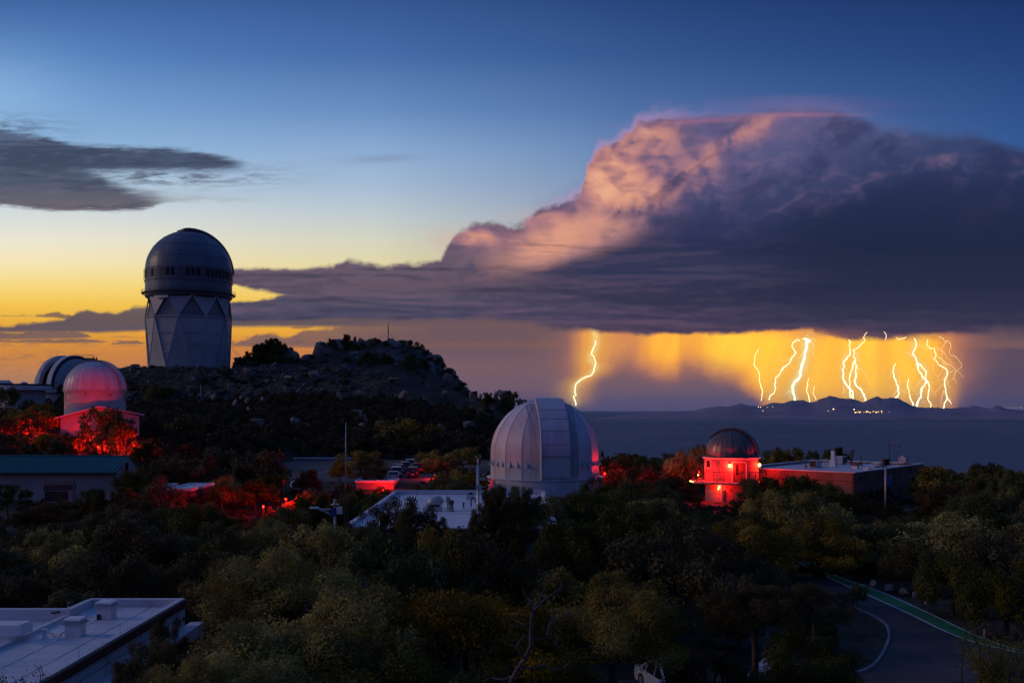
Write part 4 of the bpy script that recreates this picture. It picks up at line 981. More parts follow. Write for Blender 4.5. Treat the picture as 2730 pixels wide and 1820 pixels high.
# ladders along both sides of the shutter
for t0, t1, hand in ((-3.0, -2.35, True), (2.35, 3.0, False)):
    mb = MB()
    for t in (t0, t1):
        rr_ = math.sqrt(Rw * Rw - t * t)
        arc_tube(mb, rr_ + 0.14, t, 0, R_(72), az, zs, 0.035, 18, zbot=zb + 0.1, seg=4)
        arc_tube(mb, rr_ + (0.42 if hand else 0.30), t, R_(20), R_(80), az, zs, 0.045 if hand else 0.03, 14, seg=4)
    for e in range(0, 72, 3):
        rr_ = math.sqrt(Rw * Rw - t0 * t0) + 0.14; r = rr_ * math.cos(R_(e)); z = zs + rr_ * math.sin(R_(e))
        rr2 = math.sqrt(Rw * Rw - t1 * t1) + 0.14; r2 = rr2 * math.cos(R_(e)); z2 = zs + rr2 * math.sin(R_(e))
        mb.tube([onplane(r, t0, z), onplane(r2, t1, z2)], 0.022, 4)
    for k in range(7):
        z = zb + 0.3 + 0.4 * k; mb.tube([onplane(math.sqrt(Rw * Rw - t0 * t0) + 0.14, t0, z), onplane(math.sqrt(Rw * Rw - t1 * t1) + 0.14, t1, z)], 0.022, 4)
    mb.build('ladder', 'steel', DW)
mb = MB()
for t in (-2.1, 2.1):
    for hh in (0.35, 0.7): mb.tube([onplane(3.6 - k * 0.8, t * (1 + 0.02 * k), ztop - 0.9 + hh - (0.2 if k == 0 else 0)) for k in range(6)], 0.03, 4)
    for k in range(6): mb.tube([onplane(3.6 - k * 0.8, t * (1 + 0.02 * k), ztop - 1.2), onplane(3.6 - k * 0.8, t * (1 + 0.02 * k), ztop - 0.2)], 0.03, 4)
mb.build('hand_rail', 'steel', DW)
# little pyramidal vent hoods
for k in range(18):
    for d in (-4.6, 4.6):
        a = -54 + 20 * k + d; rel = (a - 10 + 180) % 360 - 180
        if abs(rel) < 27: continue
        ca = R_(a); w = R_(1.75); r = Rw * 0.99; z0 = zb + 1.65
        q = [pol(r, ca - w, z0), pol(r, ca + w, z0), pol(r + 0.34, ca + w * 0.9, z0), pol(r + 0.34, ca - w * 0.9, z0), pol(r, ca, z0 + 0.70)]
        MB().add(q, [(0, 3, 2, 1), (3, 4, 2), (0, 4, 3), (2, 4, 1), (1, 4, 0)]).build('vent_hood', 'duct', DW)
# dark instrument bracket on the right flank
MB().box(*pol(Rw + 0.35, R_(88), zb + 3.1), 0.5, 0.5, 0.9, taper=0.3).build('flank_bracket', 'dark_steel', DW)

# ------------------------------------------------------------------ the white dome lit red from below, left
cx, cy = P(254, 1040, 180)[0], 180.0
gz = H(cx, cy) - 0.3
DP = thing('observatory_dome', 'white ribbed dome glowing pink from red lamps, on a round drum above a gabled annexe', 'observatory', (cx, cy, gz), face(cx, cy))
def zp(v, y=180): return -(v - HOR) / F * y - gz
Rp = 5.38; zs = zp(1040)
prof = [(Rp, zs)] + [(Rp * math.cos(R_(e)), zs + Rp * math.sin(R_(e))) for e in range(5, 91, 5)]
for k in range(40):
    a0 = R_(9 * k); MB().lathe(prof, 1, a0, a0 + R_(9)).build('dome_panel', 'dome_white', DP, smooth=True)
    mb = MB(); mb.tube([pol(r + 0.02, a0, z) for r, z in prof[:-2]], 0.03, 3); mb.build('panel_seam', 'rib', DP)
MB().lathe([(Rp - 0.02, zs + 0.02), (Rp + 0.10, zs), (Rp + 0.10, zs - 0.22), (Rp - 0.05, zs - 0.25), (Rp - 0.05, zs - 0.42), (Rp - 0.15, zs - 0.45), (Rp - 0.15, 0)], 56).build('drum', 'stucco', DP, smooth=R_(30))
mb = MB(); arc_strip(mb, Rp + 0.16, -1.0, 1.0, R_(1), R_(150), R_(62), zs, 28, 0.16); mb.build('shutter', 'dome_white', DP, smooth=R_(30))
mb = MB()
for t in (-1.05, 1.05): arc_tube(mb, Rp + 0.2, t, R_(2), R_(150), R_(62), zs, 0.05, 22, seg=4)
mb.build('shutter_rail', 'rust', DP)
mb = MB(); mb.box(0, 0, zs + Rp + 0.2, 0.8, 0.5, 0.35).tube([(-0.2, 0, zs + Rp + 0.2), (-0.2, 0, zs + Rp + 0.75)], 0.12, 6).tube([(0.22, 0, zs + Rp + 0.2), (0.22, 0, zs + Rp + 0.75)], 0.12, 6); mb.build('crown_vent', 'dark_steel', DP)
mb = MB()
wa, wb, z0, z1 = R_(-68), R_(-50), zp(1067), zp(1049)
for a, b in (((wa, z0), (wb, z0)), ((wb, z0 + 1.2), (wb, z1)), ((wb, z1), (wa, z1)), ((wa, z1), (wa, z0))): mb.tube([pol(Rp - 0.12, a[0], a[1]), pol(Rp - 0.12, (a[0] + b[0]) / 2, (a[1] + b[1]) / 2), pol(Rp - 0.12, b[0], b[1])], 0.04, 4)
mb.build('hatch_outline', 'rust', DP)
for a, h in ((-18, 0.35), (28, 0.6), (72, 1.4)): MB().box(*pol(Rp - 0.1, R_(a), zs - 0.65 - h / 2), 0.18, 0.18, h).build('downpipe', 'rust', DP)
# annexe: low wings with shallow gable roof around the drum
rl = lambda px, v, y: tuple(Matrix.Rotation(-face(cx, cy), 3, 'Z') @ (P(px, v, y) - Vector((cx, cy, gz))))
mb = MB(); L = rl(150, 1112, 177); Ar = rl(218, 1092, 173); 
xl, xr, yf, yb = L[0], rl(385, 1103, 177)[0], -7.6, 6.0
ze, zr = L[2], Ar[2] + 0.7
xm = (xl + xr) / 2 - 0.3
mb.slab([(xl, yf, ze), (xm, yf, zr), (xm, yb, zr), (xl, yb, ze)], 0.22); mb.build('roof', 'roof_white', DP)
mb = MB(); mb.slab([(xm, yf, zr), (xr, yf, ze + 0.55), (xr, yb, ze + 0.55), (xm, yb, zr)], 0.22); mb.build('roof', 'roof_white', DP)
mb = MB(); mb.add([(xl + 0.9, yf + 0.6, 0), (xr - 0.9, yf + 0.6, 0), (xr - 0.9, yf + 0.6, ze + 0.25), (xm, yf + 0.6, zr - 0.28), (xl + 0.9, yf + 0.6, ze - 0.05)], [(0, 1, 2, 3, 4)])
mb.add([(xl + 0.9, yf + 0.6, 0), (xl + 0.9, yb - 0.5, 0), (xl + 0.9, yb - 0.5, ze - 0.05), (xl + 0.9, yf + 0.6, ze - 0.05)], [(0, 3, 2, 1)])
mb.add([(xr - 0.9, yf + 0.6, 0), (xr - 0.9, yb - 0.5, 0), (xr - 0.9, yb - 0.5, ze + 0.25), (xr - 0.9, yf + 0.6, ze + 0.25)], [(0, 1, 2, 3)]); mb.build('wall', 'stucco', DP)
mb = MB(); mb.box(xl + 1.3, yf + 0.5, ze - 0.75, 0.12, 0.12, 0.5).box(xl + 3.6, yf + 0.57, 1.0, 1.1, 0.08, 2.1); mb.build('annexe_door', 'duct', DP)

# ------------------------------------------------------------------ open dome behind it, at the far left
cx, cy = P(184, 1030, 262)[0], 262.0
gz = H(cx, cy) - 0.3
DB = thing('observatory_dome', 'grey dome with its slit open, farthest left behind the pink-lit dome', 'observatory', (cx, cy, gz), face(cx, cy) + R_(0))
def zq(v, y=262): return -(v - HOR) / F * y - gz
Rb, zs = 8.8, zq(1038)
nz_ = R_(47)       # direction (to the right, towards the viewer) across the slit
nv = Vector((math.sin(nz_), -math.cos(nz_), 0)); dv = Vector((-math.cos(nz_), -math.sin(nz_), 0))
def slice_(mb, t0, t1, R, n=3, thick=0.0):
    """part of the dome between two vertical planes across direction nv"""
    vs = []; m = 25
    for i in range(n + 1):
        t = t0 + (t1 - t0) * i / n; r = math.sqrt(max(0.01, R * R - t * t))
        for j in range(m):
            e = PI * j / (m - 1); p = nv * t + dv * (r * math.cos(e)); vs.append((p.x, p.y, zs + r * math.sin(e)))
    mb.add(vs, [(i * m + j, i * m + j + 1, (i + 1) * m + j + 1, (i + 1) * m + j) for i in range(n) for j in range(m - 1)])
def band(mb, t0, t1, R, th):
    m = 25; vs = []
    for RR in (R, R - th):
        for t in (t0, t1):
            for j in range(m):
                e = PI * j / (m - 1); p = nv * t + dv * (RR * math.cos(e)); vs.append((p.x, p.y, zs + RR * math.sin(e)))
    f = []
    for j in range(m - 1):
        f += [(j, j + 1, m + j + 1, m + j), (2 * m + j, 3 * m + j, 3 * m + j + 1, 2 * m + j + 1), (j, 2 * m + j, 2 * m + j + 1, j + 1), (m + j, m + j + 1, 3 * m + j + 1, 3 * m + j)]
    mb.add(vs, f)
mb = MB(); slice_(mb, -Rb, -1.5, Rb, 6); mb.build('dome_shell', 'dome_alu', DB, smooth=True)
for i, (t0, t1) in enumerate(((2.6, 4.2), (4.2, 5.8), (5.8, 7.2), (7.2, 8.75))):
    mb = MB(); slice_(mb, t0, t1, Rb, 3); mb.build('dome_shell', 'dome_alu', DB, smooth=True)
mb = MB(); slice_(mb, -1.5, 2.6, Rb - 1.2, 3); mb.build('slit_interior', 'black', DB, smooth=True)
mb = MB(); band(mb, -2.7, -1.5, Rb + 0.35, 1.3); mb.build('shutter', 'dome_white', DB, smooth=R_(30))
mb = MB(); band(mb, 1.1, 2.5, Rb + 0.35, 1.0); mb.build('shutter', 'dome_white', DB, smooth=R_(30))
mb = MB(); band(mb, 2.5, 2.8, Rb + 0.1, 0.6); mb.build('shutter_rail', 'dark_steel', DB, smooth=R_(30))
# tall housing at the back of the dome with roof rail
hx = P(246, 951, 262)[0] - cx
mb = MB(); mb.box(2.6, 4.6, (zq(952) + zq(1035)) / 2, 7.0, 6.5, zq(952) - zq(1035)); mb.build('rear_housing', 'dome_alu', DB)
mb = MB()
for z in (0.45, 0.9): mb.tube([(1.0, 1.5, zq(952) + z), (6.0, 1.5, zq(952) + z), (6.0, 7.6, zq(952) + z)], 0.05, 4)
for x in (1.0, 2.2, 3.5, 4.7, 6.0): mb.tube([(x, 1.5, zq(952)), (x, 1.5, zq(952) + 0.9)], 0.05, 4)
for x, h in ((-3.0, 1.2), (-1.2, 1.6), (0.4, 1.4)): mb.tube([(x, 2, zq(952)), (x, 2, zq(952) + h)], 0.03, 4)
mb.build('roof_rail', 'dark_steel', DB)
MB().lathe([(Rb + 0.5, zs - 0.1), (Rb + 0.5, zs - 0.9), (Rb - 0.4, zs - 0.9), (Rb - 0.4, 0)], 40).lathe([(Rb + 0.5, zs - 0.1), (Rb - 0.5, zs - 0.05)], 40).build('drum', 'stucco', DB, smooth=R_(30))
mb = MB()
for a in (28, 38): mb.slab([pol(Rb - 0.3, R_(a), zs - 3.2), pol(Rb - 0.3, R_(a + 5), zs - 3.2), pol(Rb - 0.3, R_(a + 5), zs - 1.5), pol(Rb - 0.3, R_(a), zs - 1.5)], 0.1)
mb.build('window', 'glass', DB)

# round white control building in front of it
cx, cy = P(60, 1060, 235)[0], 235.0; gz = H(cx, cy) - 0.5
RB = thing('round_building', 'round white building with a broad flat dark-edged roof, at the far left edge', 'building', (cx, cy, gz), face(cx, cy))
def zt(v): return -(v - HOR) / F * 235 - gz
MB().lathe([(5.0, 0), (5.0, zt(1040))], 40).build('wall', 'stucco', RB, smooth=True)
MB().lathe([(5.0, zt(1040.5)), (6.5, zt(1040)), (6.5, zt(1029)), (6.4, zt(1028.5))], 40).build('roof_edge', 'white', RB, smooth=R_(30))
MB().lathe([(6.42, zt(1028.6)), (6.42, zt(1024)), (0.05, zt(1024))], 40).build('roof_curb', 'black', RB, smooth=R_(30))
mb = MB(); mb.lathe([(0.9, zt(1024)), (0.85, zt(1021)), (0.4, zt(1018.6)), (0.02, zt(1018))], 16, c=(0.3, -3, 0)); mb.build('roof_light', 'duct', RB, smooth=True)
cx, cy = P(4, 1050, 242)[0], 242.0; gz = H(cx, cy) - 0.5
GH = thing('gabled_hut', 'small hut with a pale gabled roof showing above the round white building', 'hut', (cx, cy, gz), face(cx, cy))
zr, ze = -(1013 - HOR) / F * 242 - gz, -(1021 - HOR) / F * 242 - gz
MB().box(0, 0, ze / 2, 4.6, 4.0, ze).build('wall', 'stucco', GH)
mb = MB(); mb.slab([(-2.5, -2.2, ze), (2.5, -2.2, ze), (1.8, 0, zr), (-2.5, 0, zr)], 0.12); mb.slab([(2.5, 2.2, ze), (-2.5, 2.2, ze), (-2.5, 0, zr), (1.8, 0, zr)], 0.12); mb.slab([(2.5, -2.2, ze), (2.5, 2.2, ze), (1.8, 0, zr)], 0.12); mb.build('roof', 'duct', GH)
MB().tube([(1.6, 0, zr), (1.6, 0, zr + 0.9)], 0.04, 4).build('aerial', 'dark_steel', GH)

# ------------------------------------------------------------------ small dark dome on a red-lit drum with a deck, right
cx, cy = P(1950, 1219, 150)[0], 150.0; gz = -14.2
DS = thing('observatory_dome', 'small dark metal dome on a red-lit round house with a raised deck, right of centre', 'observatory', (cx, cy, gz), face(cx, cy))
def zv(v, y=150): return -(v - HOR) / F * y - gz
Rs = 3.93; zs = zv(1212)
prof = [(Rs, zv(1218.5)), (Rs, zs)] + [(Rs * math.cos(R_(e)), zs + Rs * math.sin(R_(e))) for e in range(5, 91, 5)]
for k in range(30):
    a0 = R_(12 * k); MB().lathe(prof, 1, a0, a0 + R_(12)).build('dome_panel', 'dome_small', DS, smooth=True)
    mb = MB(); mb.tube([pol(r + 0.015, a0, z) for r, z in prof[:-2]], 0.028, 3); mb.build('panel_seam', 'dark_steel', DS)
MB().lathe([(Rs + 0.02, zv(1215)), (Rs + 0.12, zv(1216.5)), (Rs + 0.12, zv(1219)), (Rs - 0.3, zv(1219.3))], 48).build('dome_ring', 'dark_steel', DS, smooth=R_(30))
mb = MB(); arc_strip(mb, Rs + 0.14, -0.75, 0.75, R_(1), R_(140), R_(78), zs, 26, 0.14); mb.build('shutter', 'dome_small', DS, smooth=R_(30))
mb = MB()
for t in (-0.8, 0.8): arc_tube(mb, Rs + 0.17, t, R_(2), R_(140), R_(78), zs, 0.04, 20, seg=4)
mb.build('shutter_rail', 'dark_steel', DS)
# octagonal drum of corrugated siding
zt_, zd = zv(1220), zv(1280)
oct_ = [pol(4.35, R_(22.5 + 45 * k), 0) for k in range(8)]
for k in range(8):
    a, b = oct_[k], oct_[(k + 1) % 8]
    MB().slab([(a[0], a[1], zd), (b[0], b[1], zd), (b[0], b[1], zt_), (a[0], a[1], zt_)], 0.12).build('wall_panel', 'skin_red_wall', DS)
    mb = MB(); n = 16
    for i in range(1, n):
        x, y = a[0] + (b[0] - a[0]) * i / n, a[1] + (b[1] - a[1]) * i / n; f_ = 1.006
        mb.box(x * f_, y * f_, (zd + zt_) / 2 - 0.1, 0.05, 0.05, zt_ - zd - 0.25)
    mb.build('wall_corrugation', 'skin_red_wall', DS)
mb = MB(); mb.prism([pol(4.62, R_(22.5 + 45 * k), 0)[:2] for k in range(8)], zt_, zt_ + 0.14); mb.build('eave', 'white', DS)
mb = MB(); mb.prism([pol(4.2, R_(22.5 + 45 * k), 0)[:2] for k in range(8)], 0, zd - 0.3); mb.build('lower_room', 'cream', DS)
# door, window
def wall_box(mb, a_deg, t, z0, z1, w, d=0.10, rr=None):
    """box on the face centred on bearing a_deg"""
    r = 4.35 * math.cos(R_(22.5)) + 0.02 if rr is None else rr
    c = pol(r, R_(a_deg), 0); s_ = (math.cos(R_(a_deg)), math.sin(R_(a_deg)))
    mb.box(c[0] + s_[0] * t, c[1] + s_[1] * t, (z0 + z1) / 2, w, d, z1 - z0, R_(a_deg))
mb = MB(); wall_box(mb, 0, 1.15, zd, zv(1229), 1.9); dr = mb.build('door', 'brown', DS)
mb = MB(); wall_box(mb, 0, 1.15 - 0.35, zd + 1.1, zv(1233), 0.35, 0.16); mb.build('door_pane', 'glass', dr)
mb = MB(); wall_box(mb, 0, 0.1, zd, zv(1227), 0.12, 0.2); wall_box(mb, 0, 2.15, zd, zv(1227), 0.12, 0.2); wall_box(mb, 0, 1.15, zv(1228.5), zv(1227), 2.1, 0.2); mb.build('frame', 'white', dr)
mb = MB(); wall_box(mb, -45, -0.75, zv(1245), zv(1225), 0.95, 0.14); wn = mb.build('window', 'glass', DS)
mb = MB()
for t, w, z0, z1 in ((-0.75, 1.1, 1246, 1244.6), (-0.75, 1.1, 1225, 1223.6)): wall_box(mb, -45, t, zv(z0), zv(z1), w, 0.2)
for t in (-1.25, -0.25): wall_box(mb, -45, t, zv(1245), zv(1224), 0.08, 0.2)
mb.build('frame', 'white', wn)
mb = MB()
for k in range(14): wall_box(mb, 0, 0.35 + k * 0.13, zv(1228), zv(1225.5), 0.05, 0.24)
mb.build('dentil_strip', 'white', DS)
# deck with bowed front, posts, rails
zdk = zv(1279)
front_pts = [(-6.3, -2.2), (-5.2, -4.4), (-2.6, -5.9), (0.4, -6.3), (2.6, -6.0), (4.4, -4.9), (5.2, -3.4)]
mb = MB(); mb.prism(front_pts + [(4.2, 0), (-5.0, 1.2)], zdk - 0.30, zdk - 0.02); mb.build('deck', 'concrete', DS)
def along(pts, step):
    out = []
    for a, b in zip(pts, pts[1:]):
        L = math.hypot(b[0] - a[0], b[1] - a[1]); k = max(1, int(round(L / step)))
        out += [(a[0] + (b[0] - a[0]) * i / k, a[1] + (b[1] - a[1]) * i / k) for i in range(k)]
    return out + [pts[-1]]
rail = front_pts
for hgt in (1.55, 1.05, 0.55, 0.12):
    MB().tube([(x * 0.985, y * 0.985, zdk + hgt) for x, y in rail], 0.05 if hgt > 1.5 else 0.022, 5).build('rail', 'dark_steel', DS)
for x, y in along(rail, 1.35): MB().box(x * 0.985, y * 0.985, zdk + 0.78, 0.07, 0.07, 1.56).build('rail_post', 'dark_steel', DS)
for x, y in ((-3.3, -4.6), (-1.3, -5.2), (2.2, -5.1), (4.0, -3.6)):
    MB().box(x, y, (zdk - 0.3) / 2 - 0.1, 0.22, 0.22, zdk - 0.1).build('column', 'white', DS)
mb = MB()
for k in range(12): mb.box(-0.9 + 0.30 * k, -5.0 - 0.02 * k, zdk - 0.45 - 0.26 * k, 0.32, 1.0, 0.06)
mb.tube([(-0.9, -5.5, zdk + 0.5), (2.6, -5.7, zdk - 2.6)], 0.035, 4); mb.build('stairs', 'steel', DS)
mb = MB(); wall_box(mb, -20, 0, 0.2, 2.2, 0.9, 0.1, 4.05); mb.build('lower_door', 'black', DS)
mb = MB(); mb.tube([(-3.3, -4.7, 1.9), (-1.3, -5.3, 1.9)], 0.05, 4).tube([(-3.3, -4.7, 0.9), (-1.3, -5.3, 0.9)], 0.04, 4); mb.build('cross_rail', 'white', DS)
# lamps on the drum, and a lit strip along the deck
def red_light(parent, loc, power, rad=0.15):
    d = bpy.data.lights.new('red_light', 'POINT'); d.energy = power; d.color = (1.0, 0.008, 0.004); d.shadow_soft_size = rad
    o = bpy.data.objects.new('red_light', d); COL.objects.link(o); o.parent = parent; o.location = loc
    return o
def wall_lamp(label, loc_world, power):
    t = thing('wall_lamp', label, 'lamp', loc_world, face(loc_world[0], loc_world[1]))
    MB().lathe([(0.02, -0.22), (0.16, -0.18), (0.19, 0.0), (0.16, 0.18), (0.02, 0.22)], 12).build('bulb', 'lamp_red', t, smooth=True)
    MB().box(0, 0.16, 0.0, 0.12, 0.3, 0.1).box(0, 0, 0.27, 0.34, 0.34, 0.06).build('bracket', 'dark_steel', t)
    red_light(t, (0, -0.45, 0), power)
    return t
wm = DS.matrix_world
def worldof(root, p): return Vector(root.location) + Matrix.Rotation(root.rotation_euler[2], 3, 'Z') @ Vector(p)
wall_lamp('glowing red lamp beside the door of the small dark dome', worldof(DS, pol(4.25, R_(-3), zv(1237))), 2700)
wall_lamp('glowing red lamp on the right corner of the small dark dome house', worldof(DS, pol(4.75, R_(60), zv(1236))), 950)
t = thing('lamp', 'small red lamp hanging under the deck of the small dark dome', 'lamp', worldof(DS, (-1.9, -4.0, 2.6)))
MB().tube([(0, 0, 0.25), (0.1, 0, 0.05), (0, 0, -0.2), (-0.1, 0, -0.3)], 0.05, 6).build('bulb', 'lamp_red', t); red_light(t, (0, -0.3, 0), 1100)
t = thing('deck_post_lamp', 'small red lamp at the left corner of the raised deck', 'lamp', worldof(DS, (-4.9, -4.0, zdk)))
MB().tube([(0, 0, 0), (0, 0, 0.9)], 0.04, 6).build('post', 'dark_steel', t); MB().lathe([(0.01, 0.88), (0.08, 0.92), (0.08, 1.02), (0.01, 1.06)], 8).build('bulb', 'lamp_red', t, smooth=True); red_light(t, (0.1, -0.1, 1.3), 1900)
t = thing('deck_lamp', 'bright narrow red strip light at the left end of the raised deck', 'lamp', worldof(DS, (-5.6, -3.5, zdk - 0.1)))
MB().tube([(-0.5, 0.35, 0.1), (0, 0, 0.0), (0.5, -0.45, -0.05)], 0.045, 5).build('tube', 'lamp_red', t)


# ------------------------------------------------------------------ the brick building
A, Bc, Cc, Dd = P(2277, 1260, 140), P(2463, 1236, 163.6), P(2172, 1223, 180), P(1980, 1245.5, 154)
rz_b = math.atan2(Bc.y - A.y, Bc.x - A.x)          # long wall direction (right-hand face)
LW = math.hypot(Bc.x - A.x, Bc.y - A.y); DWd = math.hypot(Dd.x - A.x, Dd.y - A.y)
zroof = -9.0; zg = -15.2
BR = thing('brick_building', 'long red brick building with a flat white roof, right of the small dome', 'building', (A.x, A.y, zg), rz_b)
HB = zroof - zg
M['brick'] = brick_mat()
def brick_wall(name, p0, p1, z0, z1, th=0.3, nrm=1):
    """a wall from p0 to p1 (local xy) with brick coordinates in metres"""
    p0, p1 = Vector((*p0, 0)), Vector((*p1, 0)); d = (p1 - p0); L = d.length; d.normalize(); n = Vector((-d.y, d.x, 0)) * nrm
    mb = MB(); q = [p0, p1, p1 + n * th, p0 + n * th]
    vs = [(p.x, p.y, z) for z in (z0, z1) for p in q]
    mb.add(vs, [(0, 1, 5, 4), (1, 2, 6, 5), (2, 3, 7, 6), (3, 0, 4, 7), (4, 5, 6, 7), (3, 2, 1, 0)])
    h = z1 - z0
    mb.uv = [c for f in [[(0, 0), (L, 0), (L, h), (0, h)], [(0, 0), (th, 0), (th, h), (0, h)], [(0, 0), (L, 0), (L, h), (0, h)], [(0, 0), (th, 0), (th, h), (0, h)], [(0, 0), (L, 0), (L, th), (0, th)], [(0, 0), (L, 0), (L, th), (0, th)]] for uvp in f for c in uvp]
    return mb.build(name, 'brick', BR)
brick_wall('wall', (0, 0), (LW, 0), 0.45, HB - 0.02)
brick_wall('wall', (0, 0), (0, DWd), 0.45, HB - 0.02, nrm=-1)
brick_wall('wall', (LW, 0), (LW, DWd), 0.45, HB - 0.02)
brick_wall('wall', (0, DWd), (LW, DWd), 0.45, HB - 0.02, nrm=-1)
MB().box(LW / 2, DWd / 2, 0.15, LW + 0.12, DWd + 0.12, 0.62).build('plinth', 'concrete', BR)
MB().box(LW / 2, DWd / 2, HB - 0.40, LW - 0.5, DWd - 0.5, 0.2).build('roof', 'roof_white', BR)
cp = MB()
for (x, y, sx, sy) in ((LW / 2, 0.1, LW + 0.3, 0.5), (LW / 2, DWd - 0.1, LW + 0.3, 0.5), (0.1, DWd / 2, 0.5, DWd - 0.3), (LW - 0.1, DWd / 2, 0.5, DWd - 0.3)): cp.box(x, y, HB + 0.05, sx, sy, 0.14)
cp.build('coping', 'white', BR)
# long-face details: pilaster joints, soldier bands, windows, louvre, door
for x in (4.3, 9.4, 13.0, 19.0, 24.7):
    MB().box(x, -0.02, (HB + 0.4) / 2, 0.10, 0.06, HB - 0.6).build('wall_joint', 'black', BR)
MB().box(LW / 2, -0.03, HB - 0.72, LW - 0.1, 0.07, 0.08).build('soldier_band', 'brown', BR)
MB().box(-0.03, DWd / 2, HB - 1.25, 0.07, DWd - 0.1, 0.09).build('soldier_band', 'brown', BR)
def window(x, z, w, h, nb=3):
    f_ = MB().box(x, -0.03, z, w, 0.08, h).build('window', 'glass', BR)
    mb = MB(); mb.box(x, -0.08, z + h / 2 + 0.05, w + 0.2, 0.1, 0.1).box(x, -0.1, z - h / 2 - 0.05, w + 0.3, 0.16, 0.1).box(x - w / 2 - 0.05, -0.08, z, 0.1, 0.1, h).box(x + w / 2 + 0.05, -0.08, z, 0.1, 0.1, h); mb.build('frame', 'dark_steel', f_)
    mb = MB()
    for k in range(1, nb + 1): mb.box(x - w / 2 + w * k / (nb + 1), -0.10, z, 0.05, 0.05, h)
    for k in (1, 2): mb.box(x, -0.10, z - h / 2 + h * k / 3, w, 0.05, 0.05)
    mb.build('bars', 'steel', f_)
window(1.6, 2.3, 1.5, 2.0); window(3.4, 2.0, 1.0, 2.4, 2); window(26.6, 3.0, 2.1, 2.2)
MB().box(2.3, -0.05, 5.2, 0.7, 0.1, 0.45).build('wall_vent', 'black', BR); MB().box(27.0, -0.05, 5.35, 0.9, 0.1, 0.5).build('wall_vent', 'black', BR)
lv = MB().box(14.4, -0.04, 4.1, 1.7, 0.1, 2.0).build('louvre', 'blue_door', BR)
for k in range(8): MB().box(14.4, -0.11, 3.25 + 0.24 * k, 1.6, 0.08, 0.07).build('slat', 'blue_door', lv)
d_ = MB().box(14.7, -0.05, 1.2, 1.9, 0.12, 2.35).build('door', 'blue_door', BR)
MB().box(15.4, -0.14, 1.2, 0.08, 0.08, 0.3).build('handle', 'dark_steel', d_); MB().box(14.7, -0.12, 2.42, 2.1, 0.1, 0.12).build('frame', 'dark_steel', d_)
mb = MB(); mb.tube([(6.5, -0.2, 2.45), (12.2, -0.2, 2.75)], 0.05, 5).tube([(6.5, -0.2, 2.45), (6.4, -0.2, 1.2)], 0.05, 5).tube([(10.6, -0.2, 2.6), (10.6, -0.2, 1.2)], 0.04, 5).tube([(16.3, -0.2, 2.9), (24.6, -0.2, 2.9)], 0.04, 5).tube([(16.3, -0.2, 2.9), (16.3, -0.2, HB - 0.1)], 0.04, 5); mb.build('wall_pipe', 'dark_steel', BR)
MB().box(17.5, -0.15, 1.5, 0.5, 0.2, 0.3).build('wall_box', 'rust', BR)
# things standing on the roof
def on_roof(px, v, y=None):
    """world place on the roof plane seen at px, v"""
    z = zroof - 0.3; yy = -z * F / (v - HOR); return Vector(((px - 1365) / F * yy, yy, z))
def rthing(name, label, cat, px, v, group=None): return thing(name, label, cat, on_roof(px, v), rz_b, group)
t = rthing('air_conditioner', 'boxy air conditioner on the brick building roof, left of the tall flue', 'air conditioner', 2174, 1246)
MB().box(0, 0, 0.65, 2.0, 1.2, 1.15).build('casing', 'duct', t); MB().box(-1.02, 0, 0.65, 0.06, 1.0, 0.95).build('grille', 'dark_steel', t); MB().box(0, 0, 0.04, 1.8, 0.9, 0.08).build('base', 'dark_steel', t); MB().tube([(0.3, 0, 0.1), (0.9, -0.9, 0.06), (2.2, -1.0, 0.06)], 0.04, 5).build('pipe', 'dark_steel', t)
t = rthing('air_conditioner', 'dark boxy air conditioner directly behind the tall white flue on the brick building', 'air conditioner', 2242, 1237)
MB().box(0, 0, 0.75, 2.2, 1.4, 1.3).build('casing', 'duct', t); MB().box(0, -0.72, 0.75, 1.8, 0.05, 1.0).build('grille', 'dark_steel', t); MB().box(0, 0, 0.04, 1.8, 1.0, 0.08).build('base', 'dark_steel', t)
t = rthing('roof_flue', 'tall white stepped flue standing highest on the brick building roof', 'flue', 2222, 1243)
MB().box(0, 0, 0.45, 1.2, 1.0, 0.9).build('base', 'white', t); MB().box(-0.05, 0, 1.35, 0.75, 0.7, 1.0, taper=0.8).build('throat', 'white', t); MB().box(-0.15, 0, 2.15, 0.55, 0.5, 0.7).box(-0.15, 0, 2.54, 0.65, 0.6, 0.08).build('stack', 'white', t); MB().tube([(0.7, -0.3, 0), (0.7, -0.3, 1.2)], 0.05, 5).build('pipe', 'rust', t)
t = rthing('vent_pipe', 'thin vent pipe with a rusty cap between the two air conditioners', 'vent pipe', 2205, 1248)
MB().tube([(0, 0, 0), (0, 0, 1.5)], 0.09, 8).build('pipe', 'duct', t); MB().box(0, 0, 1.6, 0.3, 0.3, 0.22).build('cap', 'rust', t)
t = rthing('roof_valve', 'tiny valve box with a red lamp near the left tip of the brick building roof', 'valve box', 2146, 1247)
MB().box(0, 0, 0.18, 1.0, 0.4, 0.25).build('base', 'duct', t); MB().lathe([(0.2, 0.3), (0.18, 0.5), (0.02, 0.62)], 10, c=(0.2, 0, 0)).build('dome', 'sign_red', t, smooth=True)
t = rthing('exhaust_hood', 'squat white exhaust hood near the front edge of the brick building roof', 'exhaust hood', 2281, 1249)
MB().box(0, 0, 0.3, 0.9, 0.8, 0.6).build('base', 'white', t); MB().box(0, 0, 0.75, 1.5, 1.3, 0.35, taper=0.8).build('cap', 'rust', t); MB().tube([(0.7, 0, 0.5), (1.5, 0, 0.4), (1.7, 0.4, 0.8)], 0.06, 5).build('pipe', 'dark_steel', t)
t = rthing('exhaust_hood', 'low rusty roof curb on the brick building, right of the squat white hood', 'exhaust hood', 2312, 1252)
